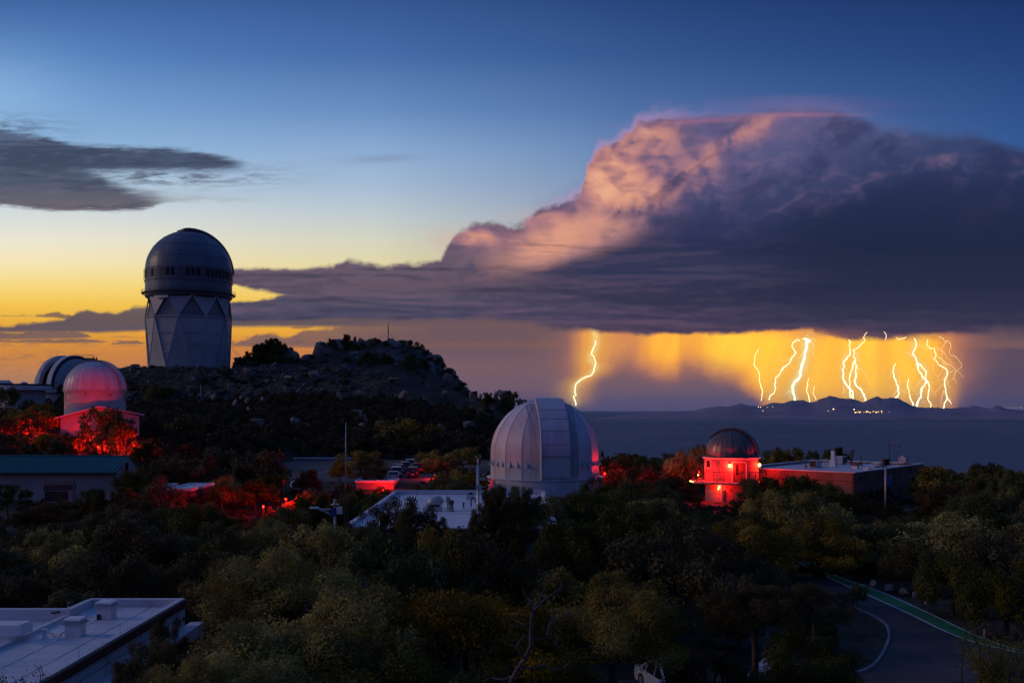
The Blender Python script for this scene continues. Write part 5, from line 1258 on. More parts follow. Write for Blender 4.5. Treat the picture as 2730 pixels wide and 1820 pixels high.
MB().box(0, 0, 0.12, 1.6, 0.8, 0.25).box(0.4, 0, 0.3, 0.5, 0.5, 0.2).build('base', 'white', t)
t = rthing('vent_pipe', 'slim white vent pipe right of the low roof curb', 'vent pipe', 2324, 1249); MB().tube([(0, 0, 0), (0, 0, 0.8)], 0.08, 8).tube([(0, 0, 0.8), (0, 0, 0.9)], 0.14, 8).build('pipe', 'white', t)
t = rthing('roof_duct', 'long pale duct box beside the tall mast on the brick building', 'duct', 2347, 1245)
MB().box(0, 0, 0.45, 3.6, 0.9, 0.5).build('casing', 'duct', t); MB().box(0, 0, 0.8, 3.8, 1.1, 0.16).build('lid', 'white', t); MB().box(-1.4, 0, 0.1, 0.2, 0.7, 0.3).box(1.4, 0, 0.1, 0.2, 0.7, 0.3).build('feet', 'dark_steel', t)
t = rthing('condenser', 'round-fan condenser near the right end of the brick building roof', 'condenser', 2409, 1240)
MB().box(0, 0, 0.95, 1.6, 1.2, 0.9).build('casing', 'duct', t); mb = MB()
for x in (-0.7, 0.7):
    for y in (-0.5, 0.5): mb.box(x, y, 0.25, 0.08, 0.08, 0.5)
mb.build('stand', 'dark_steel', t); MB().lathe([(0.45, 1.4), (0.45, 1.62), (0.05, 1.62)], 14).build('fan_housing', 'steel', t, smooth=R_(30))
t = rthing('vent_pipe', 'hooked vent pipe with a rusty stub at the back edge of the brick building roof', 'vent pipe', 2268, 1236)
MB().tube([(0, 0, 0), (0, 0, 1.9)], 0.14, 8).box(0, 0, 1.9, 0.5, 0.4, 0.6).build('stub', 'rust', t); MB().tube([(0.7, 0, 0), (0.7, 0, 1.9), (0.85, 0, 2.4), (1.15, 0, 2.5), (1.4, 0, 2.2), (1.4, 0, 1.2)], 0.07, 6).build('hook', 'dark_steel', t)
t = rthing('vent_pipe', 'tripod-legged vent pipe in the middle of the brick building roof', 'vent pipe', 2296, 1243)
mb = MB(); mb.tube([(0, 0, 0), (0, 0, 1.7)], 0.05, 6)
for a in range(3): mb.tube([(0.6 * math.cos(a * 2.1), 0.6 * math.sin(a * 2.1), 0), (0, 0, 0.9)], 0.035, 5)
mb.build('pipe', 'dark_steel', t)
t = thing('weather_vane_mast', 'thin mast with wind vane and cups above the brick building roof', 'weather mast', on_roof(2371, 1243), rz_b)
MB().tube([(0, 0, 0), (0, 0, 3.7)], 0.045, 6).build('mast', 'dark_steel', t); mb = MB()
for a in range(3): mb.tube([(0.7 * math.cos(a * 2.1), 0.7 * math.sin(a * 2.1), 0), (0, 0, 1.6)], 0.03, 5)
mb.build('tripod', 'dark_steel', t); MB().tube([(-0.1, 0, 3.5), (2.0, -0.9, 3.3)], 0.03, 5).box(0, 0, 3.75, 0.3, 0.2, 0.2).build('arm', 'rust', t)
MB().tube([(0.9, -0.4, 3.15), (0.9, -0.4, 3.65)], 0.07, 6).build('cup', 'sign_red', t); MB().box(2.1, -0.95, 3.3, 0.5, 0.06, 0.3).build('vane', 'dark_steel', t)
pm = P(2361, 1320, 133)
t = thing('flag_mast', 'tall grey flue pipe with a dark cap standing in front of the brick wall', 'flue pipe', (pm.x, pm.y, H(pm.x, pm.y)), 0.2)
zt2 = -(1224 - HOR) / F * 133 - H(pm.x, pm.y)
MB().tube([(0, 0, -0.5), (0, 0, zt2 - 0.7)], 0.13, 10).build('pipe', 'duct', t, smooth=True); MB().box(0, 0, zt2 - 0.4, 0.75, 0.6, 0.85).build('cap', 'black', t); MB().box(0, 0, 1.2, 0.4, 0.1, 0.1).build('bracket', 'dark_steel', t)

# ------------------------------------------------------------------ flat white roof in the middle
zr = -7.75
FR = thing('flat_roofed_building', 'low building with a wide flat white roof, left of the large white dome', 'building', (-3.6, 78, 0))
def loc(x, y): return (x + 3.6, y - 78)
x0, x1, y0, y1 = -10.9, 3.0, 64.2, 90.0
cxm, cym = loc((x0 + x1) / 2, (y0 + y1) / 2)
MB().box(cxm, cym, zr - 0.1, x1 - x0 - 0.2, y1 - y0 - 0.2, 0.2).build('roof', 'roof_white', FR)
mb = MB(); mb.box(cxm, loc(0, y1 - 0.12)[1], zr + 0.12, x1 - x0, 0.24, 0.52); mb.build('parapet', 'roof_white', FR)
mb = MB(); mb.box(loc(x0 + 0.15, 0)[0], cym - 0.1, zr + 0.10, 0.30, y1 - y0 - 0.3, 0.36); mb.build('parapet', 'roof_white', FR)
mb = MB(); mb.box(loc(x1 - 0.15, 0)[0], cym - 0.1, zr + 0.10, 0.30, y1 - y0 - 0.3, 0.36); mb.build('parapet', 'roof_white', FR)
MB().box(cxm, cym, (zr - 0.2 - 14) / 2, x1 - x0 - 0.3, y1 - y0 - 0.3, 14 + zr - 0.25).build('wall', 'cream', FR)
MB().box(cxm, loc(0, y0 - 0.01)[1], zr - 0.45, x1 - x0 + 0.1, 0.2, 0.75).build('fascia', 'brown', FR)
def on_flat(px, v, z=zr): yy = -z * F / (v - HOR); return Vector(((px - 1365) / F * yy, yy, z))
for k in range(14): MB().box(cxm, loc(0, y0 + 1.2 + 1.85 * k)[1], zr + 0.006, x1 - x0 - 0.8, 0.10, 0.012).build('membrane_seam', 'white', FR)
t = thing('exhaust_fan', 'rounded hood fan on the flat white roof behind the leafy oak', 'exhaust fan', on_flat(1160, 1362), 0.1)
MB().box(0, 0, 0.18, 1.05, 0.8, 0.36).build('base', 'duct', t)
mb = MB(); mb.tube([(-0.55, 0, 0.55), (-0.2, 0, 0.75), (0.3, 0, 0.8), (0.5, 0, 0.6)], [0.2, 0.36, 0.38, 0.3], 12); mb.build('hood', 'duct', t, smooth=True); MB().box(0, 0, 0.42, 0.7, 0.55, 0.12).build('throat', 'dark_steel', t)
t = thing('chimney_pipe', 'pale square chimney vent on the flat white roof, left one of the close pair', 'vent', on_flat(1193.5, 1356), 0.3)
MB().box(0, 0, 0.4, 0.26, 0.26, 0.8).build('stack', 'white', t); MB().box(0, 0, 0.72, 0.36, 0.36, 0.34).box(0, 0, 0.93, 0.24, 0.24, 0.1).build('cap', 'duct', t)
t = thing('chimney_pipe', 'dark-capped chimney vent on the flat white roof, right one of the close pair', 'vent', on_flat(1203, 1363), 0.2)
MB().lathe([(0.30, 0), (0.19, 0.12), (0.15, 0.6)], 12).build('stack', 'concrete', t, smooth=True); MB().box(0, 0, 0.72, 0.36, 0.36, 0.30).build('cap', 'rust', t)
t = thing('standpipe', 'short tap pipe with a loose hose on the flat white roof', 'standpipe', on_flat(1176, 1354), 0.0)
MB().tube([(0, 0, 0), (0, 0, 0.42)], 0.035, 6).box(0, 0, 0.4, 0.12, 0.1, 0.12).build('pipe', 'dark_steel', t); MB().tube([(0.02, 0, 0.3), (0.3, -0.1, 0.5), (0.6, -0.2, 0.7)], 0.012, 4).tube([(0.05, 0, 0.02), (0.4, -0.9, 0.02), (0.9, -1.2, 0.02)], 0.02, 4).build('hose', 'black', t)
t = thing('skylight', 'domed skylight on a white curb at the far right of the flat white roof', 'skylight', on_flat(1254, 1331), 0.0)
MB().box(0, 0, 0.22, 0.72, 0.6, 0.45).build('curb', 'roof_white', t); MB().lathe([(0.28, 0.45), (0.24, 0.56), (0.12, 0.63), (0.01, 0.65)], 14).build('bubble', 'glass', t, smooth=True)
t = thing('gooseneck_vent', 'rusty gooseneck pipe bent over on the flat white roof', 'gooseneck vent', on_flat(1256, 1350), 0.0)
MB().tube([(0, 0, 0), (0, 0, 0.55)] + [(0.18 - 0.18 * math.cos(R_(a)), 0, 0.55 + 0.18 * math.sin(R_(a))) for a in range(20, 181, 20)] + [(0.36, 0, 0.35)], 0.05, 8).build('pipe', 'rust', t, smooth=True)
t = thing('vent_pipe', 'short dark vent stub on the flat white roof near the oak on its right', 'vent pipe', on_flat(1236, 1353), 0.0)
MB().tube([(0, 0, 0), (0, 0, 0.32)], 0.06, 8).tube([(0, 0, 0.32), (0, 0, 0.4)], 0.1, 8).build('pipe', 'dark_steel', t)
# weather mast beside the roof
pm = P(1274.5, 1330, 72)
t = thing('weather_mast', 'grey weather mast with a forked wind sensor between the flat roof and the large dome', 'weather mast', (pm.x, pm.y, H(pm.x, pm.y)))
def zw(v): return -(v - HOR) / F * 72 - H(pm.x, pm.y)
MB().tube([(0, 0, -0.3), (0, 0, zw(1240))], 0.10, 8).tube([(0, 0, zw(1240)), (0, 0, zw(1222))], 0.065, 8).build('pole', 'steel', t, smooth=True)
M['brass'] = mat('yellow_painted_bracket', (0.55, 0.42, 0.12), 0.4, metal=0.2, var=0.1)
mb = MB(); mb.tube([(-0.16, 0, zw(1219)), (-0.08, 0, zw(1221)), (0.08, 0, zw(1221)), (0.17, 0, zw(1219))], 0.03, 6); mb.build('fork', 'brass', t)
for x in (-0.17, 0.18): MB().tube([(x, 0, zw(1220)), (x, 0, zw(1213))], 0.03, 6).build('sensor', 'duct', t)
mb = MB(); mb.tube([(0, 0, zw(1279)), (0.85, 0, zw(1277.5))], 0.03, 5).tube([(0, 0, zw(1296)), (0.6, 0, zw(1297))], 0.03, 5); mb.build('cross_arm', 'steel', t)
for x, v in ((0.2, 1275), (0.42, 1274.5)): MB().lathe([(0.06, 0), (0.06, 0.1), (0.01, 0.14)], 8, c=(x, 0, zw(v + 2))).build('instrument', 'white', t)
MB().tube([(0.78, 0, zw(1278)), (0.95, 0, zw(1276.5))], 0.05, 6).build('camera', 'dark_steel', t)
MB().box(0.16, -0.05, zw(1299.5), 0.26, 0.2, 0.36).build('junction_box', 'duct', t); MB().box(-0.12, -0.05, zw(1298), 0.12, 0.12, 0.34).build('junction_box', 'duct', t)

# ------------------------------------------------------------------ building with the green metal roof, left
ye, yr = 125.0, 129.4
ze, zr = -(1259 - HOR) / F * ye, -(1214 - HOR) / F * yr
xa, xb = -68.5, P(344, 1214, yr).x
GB = thing('green_roofed_building', 'long pale building with a green standing-seam metal roof at the left edge', 'building', (-59, 127, 0))
ox, oy = 59, -127
n = 36; w = (xb - xa) / n
for k in range(n):
    a = xa + k * w; b = a + w - 0.02
    mb = MB(); mb.slab([(a + ox, ye + oy, ze), (b + ox, ye + oy, ze), (b + ox, yr + oy, zr), (a + ox, yr + oy, zr)], 0.06); mb.build('roof_panel', 'green_roof', GB)
    mb = MB(); mb.tube([(a + ox, ye + oy - 0.02, ze + 0.05), (a + ox, yr + oy, zr + 0.05)], 0.045, 4); mb.build('roof_seam', 'green_roof', GB)
mb = MB(); mb.slab([(xb + ox, yr * 2 - ye + oy, ze), (xa + ox, yr * 2 - ye + oy, ze), (xa + ox, yr + oy, zr - 0.01), (xb + ox, yr + oy, zr - 0.01)], 0.06); mb.build('roof_back', 'green_roof', GB)
MB().box((xa + xb) / 2 + ox, yr + oy, zr + 0.06, xb - xa, 0.3, 0.08).build('ridge_cap', 'green_roof', GB)
MB().box((xa + xb) / 2 + ox, ye + oy - 0.08, ze - 0.12, xb - xa + 0.1, 0.16, 0.2).build('gutter', 'dark_steel', GB)
xw = P(311, 1290, 125.6).x
mb = MB(); y0_, y1_ = 125.6 + oy, 2 * yr - 125.6 + oy
mb.add([(xa - 1 + ox, y0_, -13.5), (xw + ox, y0_, -13.5), (xw + ox, y0_, ze - 0.06), (xa - 1 + ox, y0_, ze - 0.06)], [(0, 1, 2, 3)])
mb.add([(xw + ox, y0_, -13.5), (xw + ox, y1_, -13.5), (xw + ox, y1_, ze - 0.1), (xw + ox, yr + oy, zr - 0.12), (xw + ox, y0_, ze - 0.06)], [(0, 1, 2, 3, 4)])
mb.build('wall', 'cream', GB)
MB().box(xw + ox + 0.03, yr + oy - 0.6, zr - 1.5, 0.08, 0.9, 1.2).build('gable_window', 'glass', GB)
MB().box(xw + ox + 0.04, yr + oy + 0.2, ze - 2.4, 0.08, 1.0, 2.1).build('side_door', 'brown', GB)
MB().tube([(-63 + ox + 1, 126.6 + oy, ze + 0.4), (-63 + ox + 1, 126.6 + oy, ze + 1.6)], 0.06, 6).build('vent_pipe', 'green_roof', GB)
for x in (-67.3, -59.5, -51.5): MB().tube([(x + ox, yr + oy, zr), (x + ox, yr + oy, zr + 0.75)], 0.02, 4).build('lightning_rod', 'dark_steel', GB)
# barn-roofed shed in front of it
ps = P(160, 1332, 122)
SH = thing('garden_shed', 'small brown barn-roofed shed in front of the pale wall of the green-roofed building', 'shed', (ps.x, ps.y, -(1334 - HOR) / F * 122), R_(14))
prof = [(-1.55, 0), (-1.55, 1.25), (-1.25, 2.05), (-0.75, 2.45), (0.75, 2.45)]
hw, dp = 1.55, 2.2
sec = [(-1.1, 0), (-1.1, 1.35), (-0.85, 1.95), (0, 2.35), (0.85, 1.95), (1.1, 1.35), (1.1, 0)]
mb = MB(); L_ = 3.2
mb.add([(-L_ / 2, y, z) for y, z in sec] + [(L_ / 2, y, z) for y, z in sec], [tuple(range(7)), tuple(range(13, 6, -1))] + [(0, 7, 8, 1), (5, 12, 13, 6)]); mb.build('wall', 'cream', SH)
for i in range(1, 5):
    mb = MB(); (ya, za), (yb_, zb_) = sec[i], sec[i + 1]; q = [(-L_ / 2 - 0.1, ya, za + 0.05), (L_ / 2 + 0.1, ya, za + 0.05), (L_ / 2 + 0.1, yb_, zb_ + 0.05), (-L_ / 2 - 0.1, yb_, zb_ + 0.05)]
    mb.slab(q, 0.06); mb.build('roof_panel', 'brown', SH)
d_ = MB().box(-0.2, -1.13, 0.65, 2.6, 0.05, 1.25).build('door', 'brown', SH)
mb = MB()
for x in (-1.45, -0.75, 0.05, 0.75, 1.1): mb.box(x, -1.17, 0.65, 0.06, 0.05, 1.28)
mb.build('door_batten', 'fascia', d_)

# ------------------------------------------------------------------ small roofs between the trees
def little_roof(label, px0, px1, v0, v1, y, mname='roof_white', h=2.6, wallm='cream'):
    zt_ = -(v0 - HOR) / F * y; yn = -zt_ * F / (v1 - HOR)
    xa_, xb_ = (px0 - 1365) / F * y, (px1 - 1365) / F * y
    t = thing('flat_roofed_hut', label, 'hut', ((xa_ + xb_) / 2, (y + yn) / 2, zt_))
    wd, dp = xb_ - xa_, y - yn
    MB().box(0, 0, -0.12, wd, dp, 0.14).build('roof', mname, t)
    mb = MB()
    for (x, yy, sx, sy) in ((0, dp / 2, wd, 0.15), (0, -dp / 2, wd, 0.15), (-wd / 2, 0, 0.15, dp - 0.16), (wd / 2, 0, 0.15, dp - 0.16)): mb.box(x, yy, 0.0, sx, sy, 0.25)
    mb.build('parapet', 'white', t)
    MB().box(0, 0, -0.19 - h / 2, wd - 0.3, dp - 0.3, h).build('wall', wallm, t)
    return t
t = little_roof('small hut with a flat white roof among the oaks below the red-lit slope', 508, 571, 1289, 1304, 118, h=0.7, wallm='brown'); MB().tube([(0.5, 0, 0), (0.5, 0, 0.45)], 0.07, 6).build('vent', 'duct', t)
t = little_roof('small white roof half hidden by oaks, left of the hut with the vent pipe', 446, 474, 1290, 1302, 116)
t = little_roof('white-roofed building with a floodlit red end wall beside the parked cars', 962, 1064, 1276, 1283, 150, h=3.4, wallm='skin_red_wall')
wd_ = 5.9
mb = MB()
for k in range(4): mb.box(2.2, -1.45 - 0.15, -0.9 - 0.35 * k, 0.9, 0.05, 0.05)
mb.build('wall_notices', 'sign_red', t)
t = little_roof('pale shed roof glimpsed through the oaks above the road', 2415, 2490, 1441, 1453, 92)
t = little_roof('small pale roof between the oaks near the right edge', 2652, 2672, 1312, 1318, 104)

# ------------------------------------------------------------------ large roof in the lower left corner
zt_ = -10.0
LB = thing('parapet_roof_building', 'flat blue-white roof with maroon fascia and parapets in the lower left corner', 'building', (-20, 42, 0))
ox, oy = 20, -42
def bx(name, m, x0, x1, y0, y1, z0, z1): return MB().box((x0 + x1) / 2 + ox, (y0 + y1) / 2 + oy, (z0 + z1) / 2, x1 - x0, y1 - y0, z1 - z0).build(name, m, LB)
bx('roof', 'roof_white', -22.2, -17.7, 18, 51.6, zt_ - 0.55, zt_ - 0.40)
bx('parapet', 'roof_white', -22.45, -17.42, 51.6, 51.95, zt_ - 1.2, zt_)
bx('parapet', 'roof_white', -17.72, -17.42, 18, 51.6, zt_ - 0.9, zt_ + 0.0)
bx('parapet', 'roof_white', -22.5, -22.2, 49.0, 51.6, zt_ - 0.9, zt_ + 0.0)
bx('parapet', 'roof_white', -22.45, -22.2, 40.5, 49.0, zt_ - 0.9, zt_ - 0.24)
bx('parapet', 'roof_white', -22.5, -22.1, 18, 39.6, zt_ - 0.9, zt_ + 0.12)
bx('parapet', 'roof_white', -44, -22.5, 49.0, 49.35, zt_ - 1.4, zt_ + 0.0)
bx('roof', 'roof_white', -44, -22.45, 18, 49.0, zt_ - 0.75, zt_ - 0.60)
bx('fascia', 'fascia', -17.42, -17.30, 18, 51.95, zt_ - 0.42, zt_ - 0.06)
for k in range(120): 
    yk = 30 + 0.18 * k
    if yk > 51.8: break
    MB().box(-17.26 + ox, yk + oy, zt_ - 0.34, 0.05, 0.09, 0.13).build('dentil', 'fascia', LB)
bx('wall', 'roof_white', -22.3, -17.42, 18, 51.9, -15, zt_ - 0.95)
bx('wall', 'roof_white', -44, -22.6, 18, 49.2, -15, zt_ - 0.80)
bx('lower_roof', 'roof_white', -17.41, -16.7, 18, 52.8, -12.1, -11.45)
for k in range(16): bx('membrane_seam', 'white', -22.1, -17.75, 26 + 1.6 * k, 26.09 + 1.6 * k, zt_ - 0.40, zt_ - 0.388)
for x in (-20.6, -19.1): bx('membrane_seam', 'duct', x, x + 0.05, 18, 51.5, zt_ - 0.40, zt_ - 0.386)
def on_lb(px, v, z=zt_ - 0.40): yy = -z * F / (v - HOR); return Vector(((px - 1365) / F * yy, yy, z))
def cowl(label, px, v, s):
    t = thing('roof_cowl', label, 'roof vent', on_lb(px, v), R_(-3)); 
    MB().box(0, 0, 0.30 * s, 0.68 * s, 0.62 * s, 0.62 * s).build('curb', 'white', t)
    MB().box(0, 0, 0.62 * s, 0.88 * s, 0.80 * s, 0.10 * s).build('flashing', 'duct', t); MB().box(0, 0, 0.72 * s, 0.78 * s, 0.70 * s, 0.10 * s).build('louvre', 'duct', t); MB().box(0, 0, 0.81 * s, 0.84 * s, 0.76 * s, 0.08 * s, taper=0.85).build('lid', 'white', t)
    return t
cowl('white louvred roof vent nearer the viewer on the corner roof, beside the cowl pipe', 201, 1694, 1.0)
t = cowl('white louvred roof vent farther back on the corner roof, with a black opening', 284, 1648, 1.05)
MB().box(-0.22, -0.36, 0.13, 0.18, 0.08, 0.28).build('opening', 'black', t)
t = thing('turbine_pipe', 'thin white pipe topped by a dark twin horn on the corner roof', 'vent pipe', on_lb(182, 1660), 0)
MB().tube([(0, 0, 0), (0, 0, 0.85)], 0.035, 8).build('pipe', 'white', t); MB().tube([(-0.05, 0, 0.95), (0.1, 0, 1.0), (0.28, 0, 1.05)], [0.05, 0.09, 0.07], 8).tube([(-0.02, 0, 0.86), (0.05, 0, 1.02)], 0.04, 6).build('horn', 'dark_steel', t)
t = thing('vent_pipe', 'short white vent stub with a flared cap, left of the nearer roof vent', 'vent pipe', on_lb(119, 1700), 0)
MB().lathe([(0.16, 0), (0.09, 0.08), (0.08, 0.34), (0.13, 0.38), (0.13, 0.42), (0.0, 0.42)], 12).build('pipe', 'white', t, smooth=R_(30))
t = thing('vent_pipe', 'pair of small upright pipes between the two roof vents', 'vent pipe', on_lb(220, 1650), 0)
for x, h in ((0, 0.35), (0.12, 0.32)): MB().tube([(x, 0, 0), (x, 0, h)], 0.025, 6).build('pipe', 'white', t)
t = thing('air_conditioner', 'white rooftop unit cut by the left edge of the photo', 'air conditioner', (P(22, 1690, 44).x, 44.0, zt_ - 0.6), 0)
MB().box(0, 0, 0.32, 1.1, 0.9, 0.45).build('base', 'white', t); MB().box(0.1, 0, 0.75, 1.5, 1.1, 0.42).build('casing', 'white', t); MB().box(0.1, 0, 0.98, 1.3, 1.0, 0.06).build('lid', 'white', t)
t = thing('cable', 'loose black cable looping across the corner roof between vents', 'cable', on_lb(160, 1690), 0)
mb = MB(); mb.tube([tuple(on_lb(a, b) - on_lb(160, 1690) + Vector((0, 0, 0.02))) for a, b in ((126, 1687), (140, 1688), (146, 1698), (158, 1698), (164, 1688), (174, 1682))], 0.012, 4); mb.tube([tuple(on_lb(a, b) - on_lb(160, 1690) + Vector((0, 0, 0.02))) for a, b in ((190, 1636), (215, 1645), (260, 1647), (290, 1648))], 0.010, 4); mb.build('strand', 'black', t)
for px, v, lb in ((320, 1688, 'middle'), (210, 1751, 'nearest'), (240, 1597, 'farthest')):
    q = on_lb(px, v, zt_); t = thing('lightning_rod', lb + ' thin lightning rod on the parapet edge of the corner roof', 'lightning rod', q, 0, 'lightning rods on the corner roof'); MB().tube([(0, 0, 0), (0, 0, 0.42)], [0.012, 0.006], 5).build('rod', 'dark_steel', t)
t = thing('roof_hatch', 'two small black clips on the left parapet of the corner roof', 'bracket', (P(148, 1642, 48.9).x, 48.95, zt_ - 0.15), 0)
MB().box(-0.1, -0.04, 0, 0.22, 0.1, 0.06).box(0.12, -0.04, 0.03, 0.16, 0.1, 0.07).build('bracket', 'black', t)


# ------------------------------------------------------------------ roads and parking
ZA = -13.0; ZB = -11.1
def sheet(name, m, pts, z, k='structure'):
    mb = MB(); mb.add([(x, y, z) for x, y in pts], [tuple(range(len(pts)))]); o = mb.build(name, m); o['kind'] = k; return o
def gp(px, v, z): y = -z * F / (v - HOR); return ((px - 1365) / F * y, y)
def strip(name, m, pts, w, z):
    """painted line of width w along a ground polyline"""
    L, Rr = [], []
    for i, p in enumerate(pts):
        a, b = Vector(pts[max(0, i - 1)]), Vector(pts[min(len(pts) - 1, i + 1)]); d = (b - a).normalized(); n = Vector((-d.y, d.x)) * w / 2
        L.append((p[0] + n.x, p[1] + n.y)); Rr.append((p[0] - n.x, p[1] - n.y))
    mb = MB(); k = len(pts); mb.add([(x, y, z) for x, y in L + Rr], [(i + k, i + k + 1, i + 1, i) for i in range(k - 1)]); o = mb.build(name, m); o['kind'] = 'structure'; return o
def smooth_pts(pts, n=6):
    out = []
    for i in range(len(pts) - 1):
        p0, p1, p2, p3 = [Vector(pts[min(max(j, 0), len(pts) - 1)]) for j in (i - 1, i, i + 1, i + 2)]
        for k in range(n):
            t = k / n; q = 0.5 * ((2 * p1) + (-p0 + p2) * t + (2 * p0 - 5 * p1 + 4 * p2 - p3) * t * t + (-p0 + 3 * p1 - 3 * p2 + p3) * t ** 3); out.append((q.x, q.y))
    return out + [tuple(pts[-1])]


inner = smooth_pts([gp(a, b, ZA) for a, b in ((2130, 1500), (2205, 1538), (2290, 1575), (2345, 1600), (2420, 1634), (2510, 1678), (2580, 1706), (2640, 1722), (2720, 1740), (2800, 1760))])
outer = smooth_pts([gp(a, b, ZA) for a, b in ((2150, 1486), (2225, 1532), (2300, 1560), (2365, 1584), (2450, 1622), (2530, 1660), (2600, 1693), (2680, 1722), (2760, 1742), (2840, 1762))])
kerbp = smooth_pts([gp(a, b, ZA) for a, b in ((2170, 1570), (2235, 1603), (2275, 1619), (2330, 1645), (2360, 1665), (2370, 1690), (2366, 1715), (2352, 1745), (2330, 1773), (2300, 1790), (2270, 1795), (2200, 1798))])
road = [p for p in kerbp[::-1]][::-1]
poly = kerbp + [gp(1640, 1812, ZA), gp(1640, 2050, ZA), (34, 34), (46, 52)] + [p for p in inner[::-1]]
sheet('road', 'asphalt', [(4, 86)] and poly, ZA + 0.012)
mb = MB(); n = min(len(inner), len(outer)); mb.add([(x, y, ZA + 0.020) for x, y in inner[:n]] + [(x, y, ZA + 0.020) for x, y in outer[:n]], [(i, i + 1, n + i + 1, n + i) for i in range(n - 1)])
kind(mb.build('bicycle_lane', 'lane'), 'structure')
strip('road_line', 'line', inner, 0.15, ZA + 0.028); strip('road_line', 'line', outer, 0.13, ZA + 0.028)
# raised kerb round the planted island
mb = MB(); K = kerbp; n = len(K); prof = [(-0.07, 0), (-0.07, 0.12), (0.07, 0.12), (0.07, 0)]
vs = []
for i, p in enumerate(K):
    a, b = Vector(K[max(0, i - 1)]), Vector(K[min(n - 1, i + 1)]); d = (b - a).normalized(); nn = Vector((-d.y, d.x))
    vs += [(p[0] + nn.x * t, p[1] + nn.y * t, ZA + z) for t, z in prof]
mb.add(vs, [(4 * i + j, 4 * i + j + 1, 4 * (i + 1) + j + 1, 4 * (i + 1) + j) for i in range(n - 1) for j in range(3)])
kind(mb.build('kerb', 'concrete'), 'structure')
tstub = thing('marker_post', 'short white marker post standing beside the green bicycle lane', 'post', (*gp(2624, 1702, ZA), ZA)); MB().tube([(0, 0, 0), (0, 0, 0.55)], 0.035, 6).build('post', 'white', tstub)
# ground-level road and car park by the hill
par = [(-31, 152), (-4, 152), (-3, 214), (-48, 217), (-47, 196), (-41, 176), (-36, 152)]
sheet('car_park', 'asphalt', par, ZB + 0.015)
arc = smooth_pts([gp(a, b, ZB) for a, b in ((800, 1304), (778, 1298), (776, 1288), (790, 1279), (830, 1266), (870, 1256), (905, 1250))])
strip('road_line', 'line', arc, 0.22, ZB + 0.04)
strip('road_line', 'line', [gp(838, 1243, ZB), gp(905, 1243, ZB)], 0.18, ZB + 0.04); strip('road_line', 'line', [gp(838, 1249, ZB), gp(905, 1249, ZB)], 0.14, ZB + 0.04)
q = P(860, 1226, 213)
GR = thing('guard_rail', 'pale guard rail along the far edge of the road below the rocky hill', 'guard rail', (q.x, 213.5, ZB))
MB().box(0, 0, 0.62, 13, 0.06, 0.32).build('rail', 'white', GR)
for k in range(7): MB().box(-6 + 2 * k, 0.08, 0.3, 0.12, 0.12, 0.75).build('post', 'steel', GR)


# ------------------------------------------------------------------ cars
def car_paint(name, c): 
    M[name] = mat(name, c, 0.28, metal=0.25, var=0.0, spec=0.6)
for nm, c in (('paint_silver', (0.45, 0.47, 0.50)), ('paint_white', (0.68, 0.69, 0.72)), ('paint_grey', (0.16, 0.17, 0.19)), ('paint_dark', (0.03, 0.035, 0.045)), ('paint_blue', (0.05, 0.10, 0.20)), ('paint_maroon', (0.25, 0.05, 0.05))): car_paint(nm, c)
M['tyre'] = mat('tyre_rubber', (0.015, 0.015, 0.016), 0.9, var=0); M['tail'] = mat('tail_lamp', (0.35, 0.02, 0.02), 0.3, var=0); M['head'] = mat('head_lamp', (0.7, 0.7, 0.7), 0.1, var=0)


